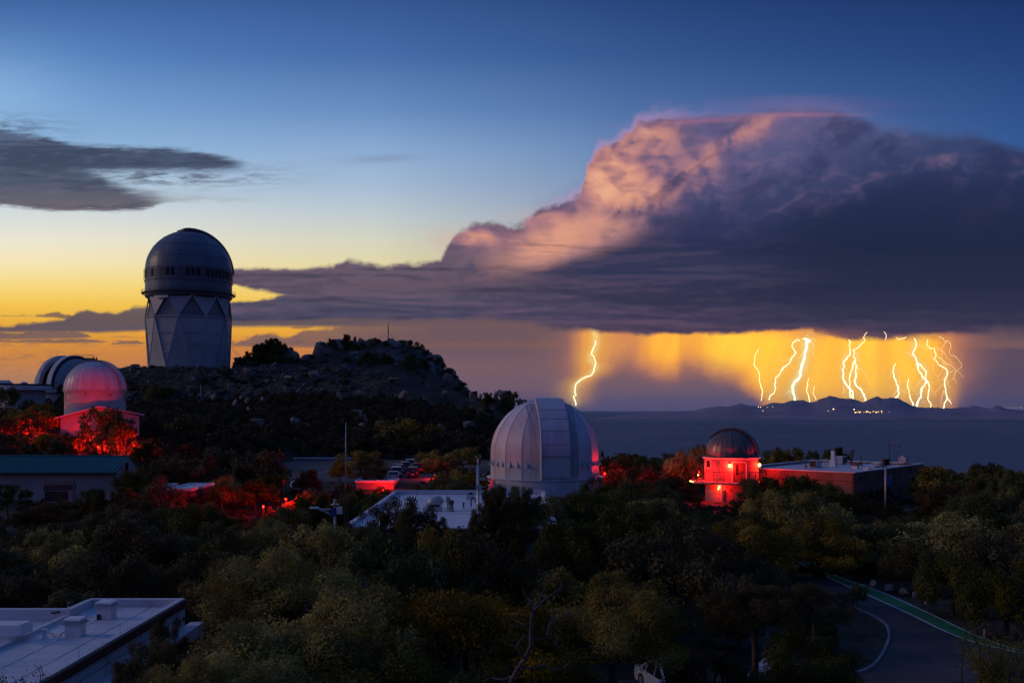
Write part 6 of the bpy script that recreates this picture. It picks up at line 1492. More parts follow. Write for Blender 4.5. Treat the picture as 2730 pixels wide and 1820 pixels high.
def car(label, paint, loc_, rz, suv=True, group=None):
    """nose towards +Y"""
    t = thing('parked_car', label, 'car', loc_, rz, group)
    L, Wd = (4.7, 1.9) if suv else (4.5, 1.8); hb = 1.02 if suv else 0.90; ht = 1.74 if suv else 1.42
    if suv: side = [(-L / 2, 0.45), (-L / 2 + 0.05, 0.98), (-L / 2 + 0.12, hb), (0.95, hb + 0.02), (L / 2 - 0.25, hb - 0.10), (L / 2, 0.78), (L / 2, 0.40), (L / 2 - 0.1, 0.28), (-L / 2 + 0.1, 0.28)]
    else: side = [(-L / 2, 0.50), (-L / 2 + 0.05, 0.88), (-L / 2 + 0.9, hb + 0.02), (0.95, hb), (L / 2 - 0.3, hb - 0.14), (L / 2, 0.64), (L / 2, 0.36), (L / 2 - 0.1, 0.24), (-L / 2 + 0.1, 0.24)]
    def loft(secs, nm, m, w0, w1f=None):
        bm = bmesh.new(); rows = []
        for x in (-1, -0.86, 0.86, 1):
            ins = 1.0 if abs(x) < 0.9 else 0.93
            rows.append([bm.verts.new((x * w0(z), y * (1.0 if abs(x) < 0.9 else 0.985), 0.28 + (z - 0.28) * ins if z > 0.5 else z)) for y, z in secs])
        n = len(secs)
        for a, b in zip(rows, rows[1:]):
            for i in range(n): bm.faces.new((a[i], a[(i + 1) % n], b[(i + 1) % n], b[i]))
        bm.faces.new(rows[0][::-1]); bm.faces.new(rows[-1])
        bmesh.ops.recalc_face_normals(bm, faces=bm.faces)
        me = bpy.data.meshes.new(nm); bm.to_mesh(me); bm.free(); me.materials.append(M[m])
        me.polygons.foreach_set('use_smooth', [True] * len(me.polygons)); me.set_sharp_from_angle(angle=R_(35))
        o = bpy.data.objects.new(nm, me); COL.objects.link(o); o.parent = t; return o
    loft(side, 'body', paint, lambda z: Wd / 2 * (1 - max(0, z - 0.6) * 0.06))
    cab = ([(-L / 2 + 0.20, hb - 0.02), (-L / 2 + 0.42, ht - 0.08), (-L / 2 + 0.7, ht), (0.35, ht), (0.62, ht - 0.08), (1.25, hb - 0.02)] if suv else [(-L / 2 + 0.75, hb - 0.04), (-L / 2 + 1.35, ht - 0.05), (-0.5, ht), (0.15, ht), (0.40, ht - 0.05), (1.2, hb - 0.04)])
    loft([(y * 0.985, z - 0.035) for y, z in cab], 'windows', 'glass', lambda z: Wd / 2 * (0.955 - (z - hb) * 0.26))
    y0, y1 = cab[1][0], cab[-2][0]
    mb = MB(); mb.box(0, (y0 + y1) / 2, ht - 0.02, Wd * 0.80, y1 - y0 + 0.02, 0.07); mb.build('roof', paint, t)
    for s_ in (-1, 1):
        xb, xt = s_ * Wd / 2 * 0.955, s_ * Wd / 2 * 0.79
        for (ya, za), (yb_, zb_) in (((cab[0][0], hb), (cab[1][0], ht - 0.05)), ((cab[-1][0], hb), (cab[-2][0], ht - 0.05)), ((0.0, hb), (0.0, ht - 0.03)), ((-1.05 if suv else -0.95, hb), (-1.0 if suv else -0.85, ht - 0.03))): MB().tube([(xb, ya, za), (xt, yb_, zb_)], 0.045, 4).build('pillar', paint, t)
        if suv: MB().tube([(xt * 0.92, y0 + 0.1, ht + 0.08), (xt * 0.92, y1 - 0.1, ht + 0.08)], 0.025, 4).build('roof_bar', paint, t)
    for s_ in (-1, 1):
        for y in (-L / 2 + 0.85, L / 2 - 0.85):
            w = MB().tube([(s_ * (Wd / 2 - 0.22), y, 0.34), (s_ * (Wd / 2 + 0.01), y, 0.34)], 0.34, 16).build('wheel', 'tyre', t)
            MB().tube([(s_ * (Wd / 2), y, 0.34), (s_ * (Wd / 2 + 0.02), y, 0.34)], 0.2, 10).build('rim', 'steel', w)
        MB().box(s_ * (Wd / 2 - 0.2), -L / 2 - 0.0, 0.88 if suv else 0.78, 0.24, 0.08, 0.24 if suv else 0.14).build('tail_light', 'tail', t)
        MB().box(s_ * (Wd / 2 - 0.24), L / 2 - 0.03, 0.70, 0.34, 0.10, 0.14).build('headlight', 'head', t)
        MB().box(s_ * (Wd / 2 + 0.10), 0.95, hb + 0.02, 0.18, 0.1, 0.13).build('mirror', paint, t)
    MB().box(0, -L / 2 - 0.02, 0.62, 0.5, 0.04, 0.14).build('number_plate', 'white', t)
    MB().box(0, -L / 2 - 0.03, 0.42, Wd * 0.92, 0.12, 0.16).build('bumper', 'black', t)
    return t


GC = 'cars parked below the hill'
cars = [(1048, 1276, 'paint_silver', False, 'silver hatchback parked first in the left row, its tail lit pink'), (1057, 1267, 'paint_white', True, 'pale car parked second in the left row, behind the silver hatchback'),
        (1063, 1259, 'paint_grey', True, 'grey car parked third in the left row, between two paler ones'), (1079, 1252, 'paint_blue', True, 'dark blue car parked fourth in the left row'),
        (1094, 1244, 'paint_silver', True, 'silver estate with roof bars parked farthest up the left row'), (1101, 1268, 'paint_dark', True, 'dark car parked first in the right row, beside the red-lit oak'),
        (1113, 1256, 'paint_maroon', True, 'brownish car parked second in the right row, half behind the red-lit oak'), (1131, 1244, 'paint_silver', True, 'light car parked farthest back in the right row, mostly behind oak leaves')]
for px, v, pt, suv, lb in cars:
    x, y = gp(px, v + 4, ZB)
    car(lb, pt, (x, y, ZB + 0.02), R_(8) if px < 1098 else R_(4), suv, GC)
x, y = gp(1800, 1868, ZA); car('white car at the bottom edge, its windscreen showing beside an oak', 'paint_white', (x, y + 1.0, ZA + 0.02), R_(196), False, None)
x, y = gp(2062, 1905, ZA); car('pale car roof just showing under the oak at the bottom edge', 'paint_white', (x, y + 0.5, ZA + 0.02), R_(150), True, None)
x, y = P(186 + 0, 0, 0).x, 0
q = P(352, 977, 388); car('lone white pickup on the ridge to the left of the tallest observatory', 'paint_white', (q.x, 390, H(q.x, 390) + 0.02), R_(90), True, None)

# ------------------------------------------------------------------ tall mast, street lamp with solar panel, signs
q = P(922, 1370, 62); gz = H(q.x, 62)
t = thing('antenna_mast', 'tallest thin pale mast, rising from the oaks in front of the rocky hill', 'mast', (q.x, 62, gz))
def zm(v): return -(v - HOR) / F * 62 - gz
MB().tube([(0, 0, zm(1300)), (0, 0, zm(1126))], [0.045, 0.028], 8).build('pole', 'duct', t, smooth=True)
mb = MB()
for a in range(3): mb.tube([(0.16 * math.cos(a * 2.094), 0.16 * math.sin(a * 2.094), 0), (0.13 * math.cos(a * 2.094), 0.13 * math.sin(a * 2.094), zm(1312)), (0.03 * math.cos(a * 2.094), 0.03 * math.sin(a * 2.094), zm(1298))], 0.025, 5)
for k in range(16):
    z = 0.3 + k * zm(1312) / 16
    for a in range(3): mb.tube([(0.15 * math.cos(a * 2.094), 0.15 * math.sin(a * 2.094), z), (0.15 * math.cos(a * 2.094 + 2.094), 0.15 * math.sin(a * 2.094 + 2.094), z + 0.3)], 0.012, 4)
mb.build('lattice', 'dark_steel', t)
mb = MB(); mb.tube([(0.02, 0, zm(1302)), (0.19, 0, zm(1315))], 0.012, 4).tube([(-0.02, 0, zm(1305)), (-0.2, 0.1, zm(1330)), (-0.22, 0.1, 0)], 0.02, 4); mb.build('cable', 'black', t)
q = P(893, 1375, 56); gz = H(q.x, 56)
t = thing('street_lamp', 'white street lamp with a solar panel and cabinet, its arm reaching left over the oaks', 'street lamp', (q.x, 56, gz))
def zl(v): return -(v - HOR) / F * 56 - gz
s56 = 56 / F
MB().tube([(0, 0, 0), (0, 0, zl(1340))], 0.07, 8).build('pole', 'steel', t, smooth=True)
MB().tube([(0, 0, zl(1343)), (0, 0, zl(1331)), (0, 0, zl(1329))], [0.09, 0.09, 0.03], 10).lathe([(0.26, zl(1344.5)), (0.26, zl(1343)), (0.05, zl(1342.6))], 14).build('beacon', 'steel', t)
mb = MB(); xa, xb2 = (850 - 893) * s56, (884 - 893) * s56
mb.tube([(xb2, 0, zl(1357)), (xa, 0, zl(1356))], 0.03, 5).tube([(xb2, 0, zl(1371)), (xa, 0, zl(1357))], 0.03, 5)
for k in (0.45, 0.7): mb.tube([(xa + (xb2 - xa) * k, 0, zl(1356.5)), (xa + (xb2 - xa) * k, 0, zl(1357 + 14 * k))], 0.02, 5)
mb.build('arm', 'white', t)
MB().box((838 - 893) * s56, 0, zl(1353), 24 * s56, 0.22, 4.2 * s56).build('lamp_head', 'white', t)
MB().slab([((882 - 893) * s56, -0.3, zl(1375)), ((897 - 893) * s56, -0.3, zl(1375)), ((899 - 893) * s56, -0.12, zl(1352)), ((884 - 893) * s56, -0.12, zl(1352))], 0.04).build('solar_panel', 'solar', t)
MB().box((904.5 - 893) * s56, 0.0, zl(1359.5), 13.5 * s56, 0.3, 19 * s56).build('cabinet', 'white', t)
q = P(757, 1290, 130); gz = -11.9
t = thing('road_sign', 'small red sign on a post, glowing at the edge of the red-lit thicket', 'sign', (q.x, 130, gz)); MB().tube([(0, 0, 0), (0, 0, 2.5)], 0.04, 6).build('post', 'steel', t); MB().box(0, -0.05, 2.35, 0.32, 0.03, 0.55).build('plate', 'sign_red', t)
q = P(1136, 1300, 118); gz = H(q.x, 118)
t = thing('notice_board', 'small tilted white notice board above the back edge of the flat white roof', 'notice board', (q.x, 118, gz)); MB().box(0, 0, -(1300 - HOR) / F * 118 - gz, 0.42, 0.04, 0.30).build('board', 'white', t); MB().tube([(0, 0.03, 0), (0, 0.03, -(1302 - HOR) / F * 118 - gz)], 0.05, 6).build('post', 'rust', t)
q = P(1167, 1305, 116)
t = thing('marker_post', 'thin pale post behind the flat white roof, right of the tilted notice board', 'post', (q.x, 116, H(q.x, 116))); MB().tube([(0, 0, 0), (0, 0, -(1299 - HOR) / F * 116 - H(q.x, 116))], 0.04, 6).build('post', 'brass', t)
q = P(549, 1040, 358); gz = H(q.x, 358)
t = thing('marker_post', 'lone white pole standing on the rubble slope below the tallest observatory', 'pole', (q.x, 352, H(q.x, 352))); MB().tube([(0, 0, 0), (0, 0, 5.2)], 0.13, 6).build('pole', 'duct', t)
q = P(1035, 906, 402); gz = -(909 - HOR) / F * 402 - 1.0
t = thing('radio_mast', 'thin radio mast with guy wires on the summit of the rocky hill', 'radio mast', (q.x, 402, gz))
hm_ = -(858 - HOR) / F * 402 - gz
MB().tube([(0, 0, 0), (0, 0, 1.6), (0, 0, hm_ * 0.7), (0, 0, hm_)], [0.28, 0.22, 0.17, 0.08], 6).build('mast', 'dark_steel', t)
mb = MB()
for z in (2.0, 4.6, 6.4): mb.box(0, 0, z, 0.7, 0.3, 0.25)
mb.build('aerials', 'dark_steel', t)
mb = MB()
for dx, dy in ((-5, -3), (5, -3), (3, 6)): mb.tube([(0, 0, hm_ * 0.62), (dx, dy, -0.5)], 0.022, 3)
mb.build('guy_wire', 'dark_steel', t)
q = P(1048, 905, 400); t = thing('short_aerial', 'short aerial stub on the hill summit, right of the radio mast', 'aerial', (q.x, 400, -(908 - HOR) / F * 400 - 0.4)); MB().tube([(0, 0, 0), (0, 0, 1.9)], 0.07, 5).build('rod', 'dark_steel', t)

# ------------------------------------------------------------------ red lamps hidden low among the trees
def wood_lamp(label, px, v, y, power, h=0.9, rad=0.25):
    x = (px - 1365) / F * y; gz = H(x, y); z = -(v - HOR) / F * y
    t = thing('path_lamp', label, 'lamp', (x, y, min(gz, z - 0.3)))
    hh = z - t.location.z
    MB().tube([(0, 0, 0), (0, 0, hh - 0.08)], 0.04, 6).build('post', 'dark_steel', t)
    MB().lathe([(0.01, hh - 0.1), (0.09, hh - 0.06), (0.10, hh + 0.06), (0.01, hh + 0.12)], 8).build('bulb', 'lamp_wood', t, smooth=True)
    red_light(t, (0, -0.2, hh + 0.15), power * 3.0, rad)
    return t
wood_lamp('red lamp among oaks at the far left, below the round white building', 42, 1140, 200, 1900)
wood_lamp('red lamp in the oaks left of the pink-lit dome, lighting the path', 92, 1172, 172, 2200)
wood_lamp('red lamp low in front of the pink-lit dome annexe', 112, 1172, 158, 1100, rad=1.0)
wood_lamp('red lamp in the thicket above the ridge of the green metal roof', 262, 1192, 160, 2600)
wood_lamp('red lamp in the thicket right of the green roof gable', 350, 1204, 150, 1000)
wood_lamp('brightest red lamp in the hollow beside the small red sign', 702, 1350, 108, 1000)
wood_lamp('second red lamp in the hollow, right of the brightest one', 762, 1330, 112, 420)
wood_lamp('red lamp facing the floodlit white end wall by the parked cars', 1022, 1306, 142.5, 380)
wood_lamp('red lamp under the glowing oak right of the parked cars', 1160, 1266, 158, 420)
wood_lamp('red lamp hidden right of the large white dome', 1612, 1262, 142, 1100)
wood_lamp('red lamp on the slope below the small dark dome deck', 1935, 1372, 128, 260)
q = P(925, 1372, 104)


# ------------------------------------------------------------------ rocks
def rock_mesh(seed, sub=2, sq=(1, 1, 1)):
    bm = bmesh.new(); bmesh.ops.create_icosphere(bm, subdivisions=sub, radius=1.0)
    r = random.Random(seed); planes = []
    for k in range(15):
        d = Vector((r.gauss(0, 1), r.gauss(0, 1), r.gauss(0, 1))).normalized(); planes.append((d, r.uniform(0.45, 0.88)))
    for v_ in bm.verts:
        p = v_.co
        for d, h in planes:
            e = p.dot(d)
            if e > h: p = p - d * (e - h) * 0.98
        p = p * (1 + 0.10 * mnoise.noise(p * 1.9 + Vector((seed * 3.1, 0, 0))))
        v_.co = Vector((p.x * sq[0], p.y * sq[1], p.z * sq[2]))
    me = bpy.data.meshes.new('rock'); bm.to_mesh(me); bm.free()
    me.polygons.foreach_set('use_smooth', [True] * len(me.polygons)); me.set_sharp_from_angle(angle=R_(22))
    return me
ROCKS = [rock_mesh(s, 3, q) for s, q in ((1, (1, .8, .8)), (2, (1.1, .8, 1.2)), (3, (.8, .7, 1.4)), (4, (1.4, .9, .7)), (5, (1, 1, 1)), (6, (.75, .7, 1.25)))]
for m_ in ROCKS: m_.materials.append(M['granite'])
PROCKS = [m_.copy() for m_ in ROCKS]
M['boulder'] = mat('pale_roadside_boulder', (0.36, 0.29, 0.25), 0.9, var=0.25, scale=1.5, bump=0.5, bscale=4)
for m_ in PROCKS: m_.materials.clear(); m_.materials.append(M['boulder'])
SROCK = [rock_mesh(s + 20, 1) for s in range(5)]
for m_ in SROCK: m_.materials.append(M['riprap'])


def rock(parent, me, name, loc_, s, rot, tilt=0.3, rnd=random):
    o = bpy.data.objects.new(name, me); COL.objects.link(o)
    if parent: o.parent = parent; o.location = Vector(loc_) - parent.location
    else: o.location = loc_
    o.scale = s if isinstance(s, tuple) else (s, s, s)
    o.rotation_euler = (rnd.uniform(-tilt, tilt), rnd.uniform(-tilt, tilt), rot)
    return o


rr = random.Random(5)
def crag(label, centre, lst, y):
    c = P(centre[0], centre[1], y); t = thing('rock_outcrop', label, 'rock outcrop', c)
    for px, v, wpx, hpx, yy in lst:
        p = P(px, v + hpx * 0.12, yy); s = yy / F * 1.08
        rock(t, rr.choice(ROCKS), 'boulder', p, (wpx * s / 2, wpx * s / 2 * 0.9, hpx * s / 2), rr.uniform(0, 6.3), 0.25, rr)
crag('pale rounded granite outcrop beside the tallest observatory tower', (680, 960), [(650, 965, 60, 60, 412), (690, 958, 70, 60, 410), (735, 950, 80, 70, 412), (762, 935, 44, 50, 410), (780, 960, 50, 50, 408), (640, 985, 50, 30, 405), (706, 978, 60, 36, 404)], 410)
crag('broad tilted granite slabs on the left shoulder of the rocky hill', (880, 960), [(822, 962, 60, 60, 405), (850, 945, 90, 66, 406), (880, 955, 110, 90, 403), (905, 935, 80, 60, 405), (930, 970, 100, 80, 398), (868, 980, 90, 50, 396), (905, 990, 70, 50, 393), (960, 985, 80, 60, 392), (842, 990, 60, 36, 395), (915, 918, 50, 36, 407)], 403)
crag('summit boulders of the rocky hill around the radio mast', (1040, 930), [(1020, 914, 40, 30, 404), (1042, 912, 34, 36, 402), (1060, 920, 50, 40, 403), (1045, 945, 70, 80, 398), (1000, 945, 60, 60, 400), (985, 925, 50, 40, 404), (960, 920, 36, 34, 405), (948, 913, 22, 30, 406), (1080, 935, 60, 50, 402), (990, 975, 60, 60, 392), (1055, 985, 60, 60, 390), (965, 912, 24, 28, 406)], 402)
crag('tall jointed granite cliff on the right shoulder of the rocky hill', (1160, 1000), [(1115, 935, 50, 40, 403), (1140, 955, 60, 44, 402), (1165, 970, 50, 50, 402), (1190, 990, 50, 54, 401), (1125, 1000, 44, 70, 392), (1148, 1010, 34, 90, 390), (1168, 1025, 36, 90, 388), (1190, 1035, 40, 80, 388), (1210, 1030, 40, 60, 396), (1118, 1035, 30, 60, 388), (1222, 1055, 36, 50, 396), (1138, 985, 40, 40, 396), (1205, 1010, 40, 44, 400)], 402)
crag('dark flat-topped knob of rock right of the rocky hill', (1330, 1060), [(1332, 1047, 34, 20, 362), (1345, 1052, 46, 22, 361), (1322, 1062, 30, 34, 362), (1352, 1070, 50, 40, 360), (1388, 1072, 36, 30, 358), (1398, 1080, 30, 30, 358), (1310, 1085, 40, 30, 358), (1312, 1105, 30, 34, 350)], 361)
crag('grey broken rocks at the foot of the hill above the parked cars', (1200, 1160), [(1175, 1140, 40, 34, 268), (1195, 1160, 40, 30, 262), (1215, 1170, 50, 34, 258), (1240, 1178, 44, 26, 254), (1165, 1160, 30, 26, 262), (1225, 1150, 26, 22, 266), (1262, 1176, 30, 22, 252), (1190, 1180, 36, 24, 252)], 260)
# separate boulders on the hillside
for i, (px, v, w, h, y, lb) in enumerate([(868, 1140, 34, 26, 285, 'rounded grey boulder low on the slope above the tall thin mast'), (798, 1108, 26, 44, 300, 'upright pale boulder on the slope left of the tall thin mast'), (955, 1105, 24, 32, 315, 'upright boulder halfway up the slope, right of the mast top'),
                                         (1045, 1125, 30, 36, 300, 'dark boulder on the slope above the parked cars'), (960, 1048, 34, 24, 345, 'pale block boulder on the rubble slope under the hill summit'), (797, 1042, 30, 20, 350, 'pale boulder at the foot of the rubble slope, left of centre'),
                                         (757, 1075, 34, 22, 330, 'low boulder among scrub under the rubble slope'), (830, 1128, 40, 14, 290, 'long flat boulder left of the rounded grey one'), (1002, 1165, 22, 20, 262, 'small boulder behind the large round oak at the foot of the hill'),
                                         (195, 0, 0, 0, 0, '')]):
    if w == 0: continue
    p = P(px, v, y); s = y / F; gz = H(p.x, y)
    o = rock(None, ROCKS[i % 6], 'boulder', (p.x, y, p.z), (w * s / 2, w * s / 2, h * s / 2), i * 1.3); tag(o, lb, 'boulder', 'boulders on the hillside')
HS = thing('rock_outcrop', 'pale boulders scattered through the scrub on the face of the rocky hill', 'rock outcrop', (-60, 300, 0))
for k in range(46):
    px, yy = rr.uniform(560, 1290), rr.uniform(245, 372); x = (px - 1365) / F * yy; s = rr.uniform(0.9, 2.6)
    rock(HS, rr.choice(ROCKS), 'boulder', (x, yy, H(x, yy) + s * 0.75), (s * rr.uniform(.8, 1.3), s, s * rr.uniform(.7, 1.2)), rr.uniform(0, 6.3), 0.4, rr)
# roadside boulders
for px, v, w, h, lb in [(2330, 1556, 36, 18, 'low flat boulder at the upper end of the roadside row'), (2370, 1566, 50, 26, 'wide flat-topped boulder second in the roadside row'), (2412, 1578, 32, 28, 'pointed boulder third in the roadside row'),
                        (2438, 1588, 22, 18, 'smallest boulder in the roadside row'), (2474, 1602, 36, 32, 'upright square boulder nearest the road bend')]:
    x, y = gp(px, v + h * 0.30, ZA); s = y / F
    o = rock(None, PROCKS[int(px) % 6], 'boulder', (x, y, ZA + h * s * 0.35), (w * s / 2, w * s / 2, h * s / 2), px, 0.1); tag(o, lb, 'boulder', 'boulders beside the road')

# blasted rock embankment under the tallest observatory
RE = thing('rock_embankment', 'steep embankment of broken rocks below the tallest observatory', 'embankment', (-110, 370, 8))
cand = []
for k in range(900):
    px, yy = rr.uniform(325, 1010), rr.uniform(349, 384.5); x = (px - 1365) / F * yy; cand.append((x, yy, rr.random()))
xs_ = np.array([c[0] for c in cand]); ys_ = np.array([c[1] for c in cand]); zs_ = Hs(xs_, ys_)
big = sorted(zip(cand, zs_), key=lambda c: -c[0][2])[:290]
for (x, y, q), z in big:
    s = 0.40 + 2.0 * q ** 14 + rr.random() * 0.55; rock(RE, rr.choice(SROCK), 'stone', (x, y, z + s * 0.15), (s * rr.uniform(.8, 1.3), s, s * rr.uniform(.6, 1)), rr.uniform(0, 6.3), 0.6, rr)
# smaller rubble as one mass
def merged(base, items, name, m, parent=None, k='stuff'):
    """items: (mesh index, x, y, z, sx, sy, sz, rot) joined quickly into one mesh"""
    VV = []; FF = []; off = 0
    data = []
    for me in base:
        v_ = np.empty(len(me.vertices) * 3, np.float32); me.vertices.foreach_get('co', v_); me.calc_loop_triangles(); t_ = np.empty(len(me.loop_triangles) * 3, np.int32); me.loop_triangles.foreach_get('vertices', t_)
        data.append((v_.reshape(-1, 3), t_.reshape(-1, 3)))
    for (i, x, y, z, sx, sy, sz, rot) in items:
        v_, t_ = data[i]; c, s_ = math.cos(rot), math.sin(rot); q = v_ * np.array([sx, sy, sz], np.float32)
        VV.append(np.stack([q[:, 0] * c - q[:, 1] * s_ + x, q[:, 0] * s_ + q[:, 1] * c + y, q[:, 2] + z], 1)); FF.append(t_ + off); off += len(v_)
    o = link(name, np_mesh(name, np.concatenate(VV), np.concatenate(FF), m), parent)
    if k: o['kind'] = k
    return o
n = 5200; px = RNG.uniform(325, 1080, n); yy = RNG.uniform(338, 385, n); x = (px - 1365) / F * yy; z = Hs(x, yy)
s = RNG.uniform(0.18, 0.62, n) ** 1.0; ro = RNG.uniform(0, 6.3, n)
keep = RNG.random(n) < np.clip(1.15 - (385 - yy) / 70 - np.clip((px - 800) / 500, 0, 0.5), 0.15, 1)
o = merged(SROCK, [(int(i % 5), x[i], yy[i], z[i] + s[i] * 0.2, s[i] * 1.2, s[i], s[i] * 0.8, ro[i]) for i in range(n) if keep[i]], 'rubble', 'riprap'); tag(o, 'loose grey rubble strewn over the slope under the tallest observatory', 'rubble')
n = 1500; px = RNG.uniform(1000, 1290, n); yy = RNG.uniform(236, 285, n); x = (px - 1365) / F * yy; z = Hs(x, yy); s = RNG.uniform(0.2, 0.8, n)
o = merged(SROCK, [(int(i % 5), x[i], yy[i], z[i] + s[i] * 0.2, s[i] * 1.2, s[i], s[i], i * 1.7) for i in range(n) if vnoise(x[i:i+1], yy[i:i+1], 12, 9)[0] > -0.05], 'scree', 'riprap'); tag(o, 'patchy grey scree at the foot of the hill above the parked cars', 'scree')
MB().box(0, 0, 0, 62, 0.12, 0.12).build('edge_rail', 'dark_steel', tag(thing('terrace_rail', 'long low dark rail along the terrace edge in front of the tallest observatory', 'rail', (-118, 384, 17.3)), 'long low dark rail along the terrace edge in front of the tallest observatory', 'rail'))


# ------------------------------------------------------------------ oaks
def crown_arrays(seed, nclump, nleaf, leaf, flat=0.72, gap=0.0, rc=(0.20, 0.34)):
    """leaf faces of a unit crown: radius 1 across, base near z=0, top near z=2*flat... returned (verts, quads)"""
    r = np.random.default_rng(seed)
    # clump centres over a lumpy dome, fewer underneath
    th = r.uniform(0, 2 * PI, nclump); cz = r.uniform(-0.25, 1.0, nclump); rad = r.uniform(0.35, 0.84, nclump) ** 0.7
    low = np.sqrt(np.clip(1 - np.clip(cz, 0, 1) ** 2, 0, 1))
    cx_ = np.cos(th) * low * rad; cy_ = np.sin(th) * low * rad; czz = (cz * rad * 0.92 + 0.30) * flat
    rcs = r.uniform(rc[0], rc[1], nclump)
    w = rcs ** 2; w /= w.sum()
    ci = r.choice(nclump, nleaf, p=w)
    d = r.normal(size=(nleaf, 3)); d[:, 2] = d[:, 2] * 0.9 + 0.35; d /= np.linalg.norm(d, axis=1)[:, None]
    # ragged, twiggy sprays instead of a smooth shell
    lump = 0.80 + 0.28 * np.sin(d[:, 0] * 9 + ci) * np.sin(d[:, 1] * 8 + ci * 2.1) * np.sin(d[:, 2] * 7 + ci * 0.7)
    rr_ = rcs[ci] * lump * (1 - 0.55 * r.random(nleaf) ** 2.2 + 0.16 * (r.random(nleaf) > 0.93))
    p = np.stack([cx_[ci], cy_[ci], czz[ci]], 1) + d * rr_[:, None] * np.array([1, 1, 0.82])
    nrm = d + r.normal(scale=0.55, size=(nleaf, 3)); nrm /= np.linalg.norm(nrm, axis=1)[:, None]
    a = np.cross(nrm, r.normal(size=(nleaf, 3))); a /= np.linalg.norm(a, axis=1)[:, None]; b = np.cross(nrm, a)
    s = leaf * r.uniform(0.55, 1.25, nleaf)[:, None]
    v_ = np.stack([p - a * s, p - b * s * 0.55, p + a * s, p + b * s * 0.55], 1)
    v_ = v_.reshape(-1, 3); q = np.arange(nleaf * 4).reshape(-1, 4)
    return v_, q, np.stack([cx_, cy_, czz], 1)


def wood_mesh(name, seed, cl, nlimb, n=6, thick=0.055):
    r = random.Random(seed); mb = MB()
    fork = Vector((r.uniform(-.04, .04), r.uniform(-.04, .04), 0.10))
    mb.tube([(0, 0, -2.6), (0.03, 0.0, -1.4), (0.02, 0.01, -0.4), tuple(fork)], [thick * 1.6, thick * 1.35, thick * 1.1, thick * 0.9], n)
    for c in cl[:nlimb]:
        c = Vector(c); mid = fork.lerp(c, 0.5) + Vector((r.uniform(-.08, .08), r.uniform(-.08, .08), r.uniform(-.10, .02)))
        mb.tube([tuple(fork), tuple(mid), tuple(c)], [thick * 0.62, thick * 0.36, thick * 0.12], max(4, n - 1))
        for k in range(2):
            e = c + Vector((r.uniform(-.22, .22), r.uniform(-.22, .22), r.uniform(0, .2))); mb.tube([tuple(mid), tuple(mid.lerp(e, .6) + Vector((r.uniform(-.04, .04), 0, .03))), tuple(e)], [thick * 0.28, thick * 0.16, thick * 0.05], 4)
    me = bpy.data.meshes.new(name); me.from_pydata(mb.v, [], mb.f); me.materials.append(M['bark']); me.polygons.foreach_set('use_smooth', [True] * len(me.polygons)); me.update(); return me


def make_kind(tag_, seed, nclump, nleaf, leaf, mats_, nlimb, **kw):
    v_, q, cl = crown_arrays(seed, nclump, nleaf, leaf, **kw)
    out = []
    for mn in mats_: out.append(np_mesh('crown', v_, q, mn))
    return out, wood_mesh('trunk', seed, cl, nlimb), (v_, q)


MT = ('leaf_a', 'leaf_b', 'leaf_c')
NEAR = [make_kind('near', 100 + i, 46, 42000, 0.0145, MT, 14, flat=f_, rc=(0.15, 0.29)) for i, f_ in enumerate((0.70, 0.80, 0.62, 0.9))]
MIDK = [make_kind('mid', 200 + i, 34, 14000, 0.026, MT, 9, flat=f_, rc=(0.18, 0.32)) for i, f_ in enumerate((0.66, 0.78, 0.90, 0.70, 0.84))]
FARK = [make_kind('far', 300 + i, 22, 3600, 0.052, MT, 5, flat=f_, rc=(0.22, 0.36)) for i, f_ in enumerate((0.7, 0.85, 1.0, 0.75))]
SPARSE = [make_kind('sparse', 400 + i, 60, 26000, 0.017, MT, 40, flat=0.85, rc=(0.12, 0.21)) for i in range(2)]

trees = []
def place_tree(x, y, r, top, gz, label, group, kindset=None, mi=None, rnd=random, name='oak_tree', cat='tree'):
    """crown radius r, crown top at height top, ground gz"""
    ks = kindset or (NEAR if y < 48 else MIDK if y < 125 else FARK)
    crowns, wood, raw = rnd.choice(ks)
    h = top - gz; r = r * (1.12 if kindset is not SPARSE else 1.3)
    t = thing(name, label, cat, (x, y, top - min(h, 2.1 * r) if kindset is SPARSE else gz), rnd.uniform(0, 6.28), group)
    zmax = float(raw[0][:, 2].max())
    zs_ = r * rnd.uniform(0.92, 1.05)
    base = h - zmax * zs_             # height of the crown's own zero
    if kindset is SPARSE:
        h = min(h, 2.1 * r); base = 0.16 * h; zs_ = (h - base) / zmax
    if base < r * 0.25:
        base = r * 0.25; zs_ = max(0.15, (h - base) / zmax)
    if kindset is not SPARSE and y > 48:
        b0 = 0.0 if cat == 'bush' else min(base, 0.20 * h); zs_ = min((h - b0) / zmax, 1.6 * r); base = h - zs_ * zmax
    c = link('crown', crowns[rnd.randrange(3) if mi is None else mi], t, (0, 0, base)); c.scale = (r, r * rnd.uniform(.9, 1.1), zs_)
    w = link('trunk', wood, t, (0, 0, base)); w.scale = (r, r, zs_)
    trees.append((x, y, r)); return t


rt = random.Random(21)
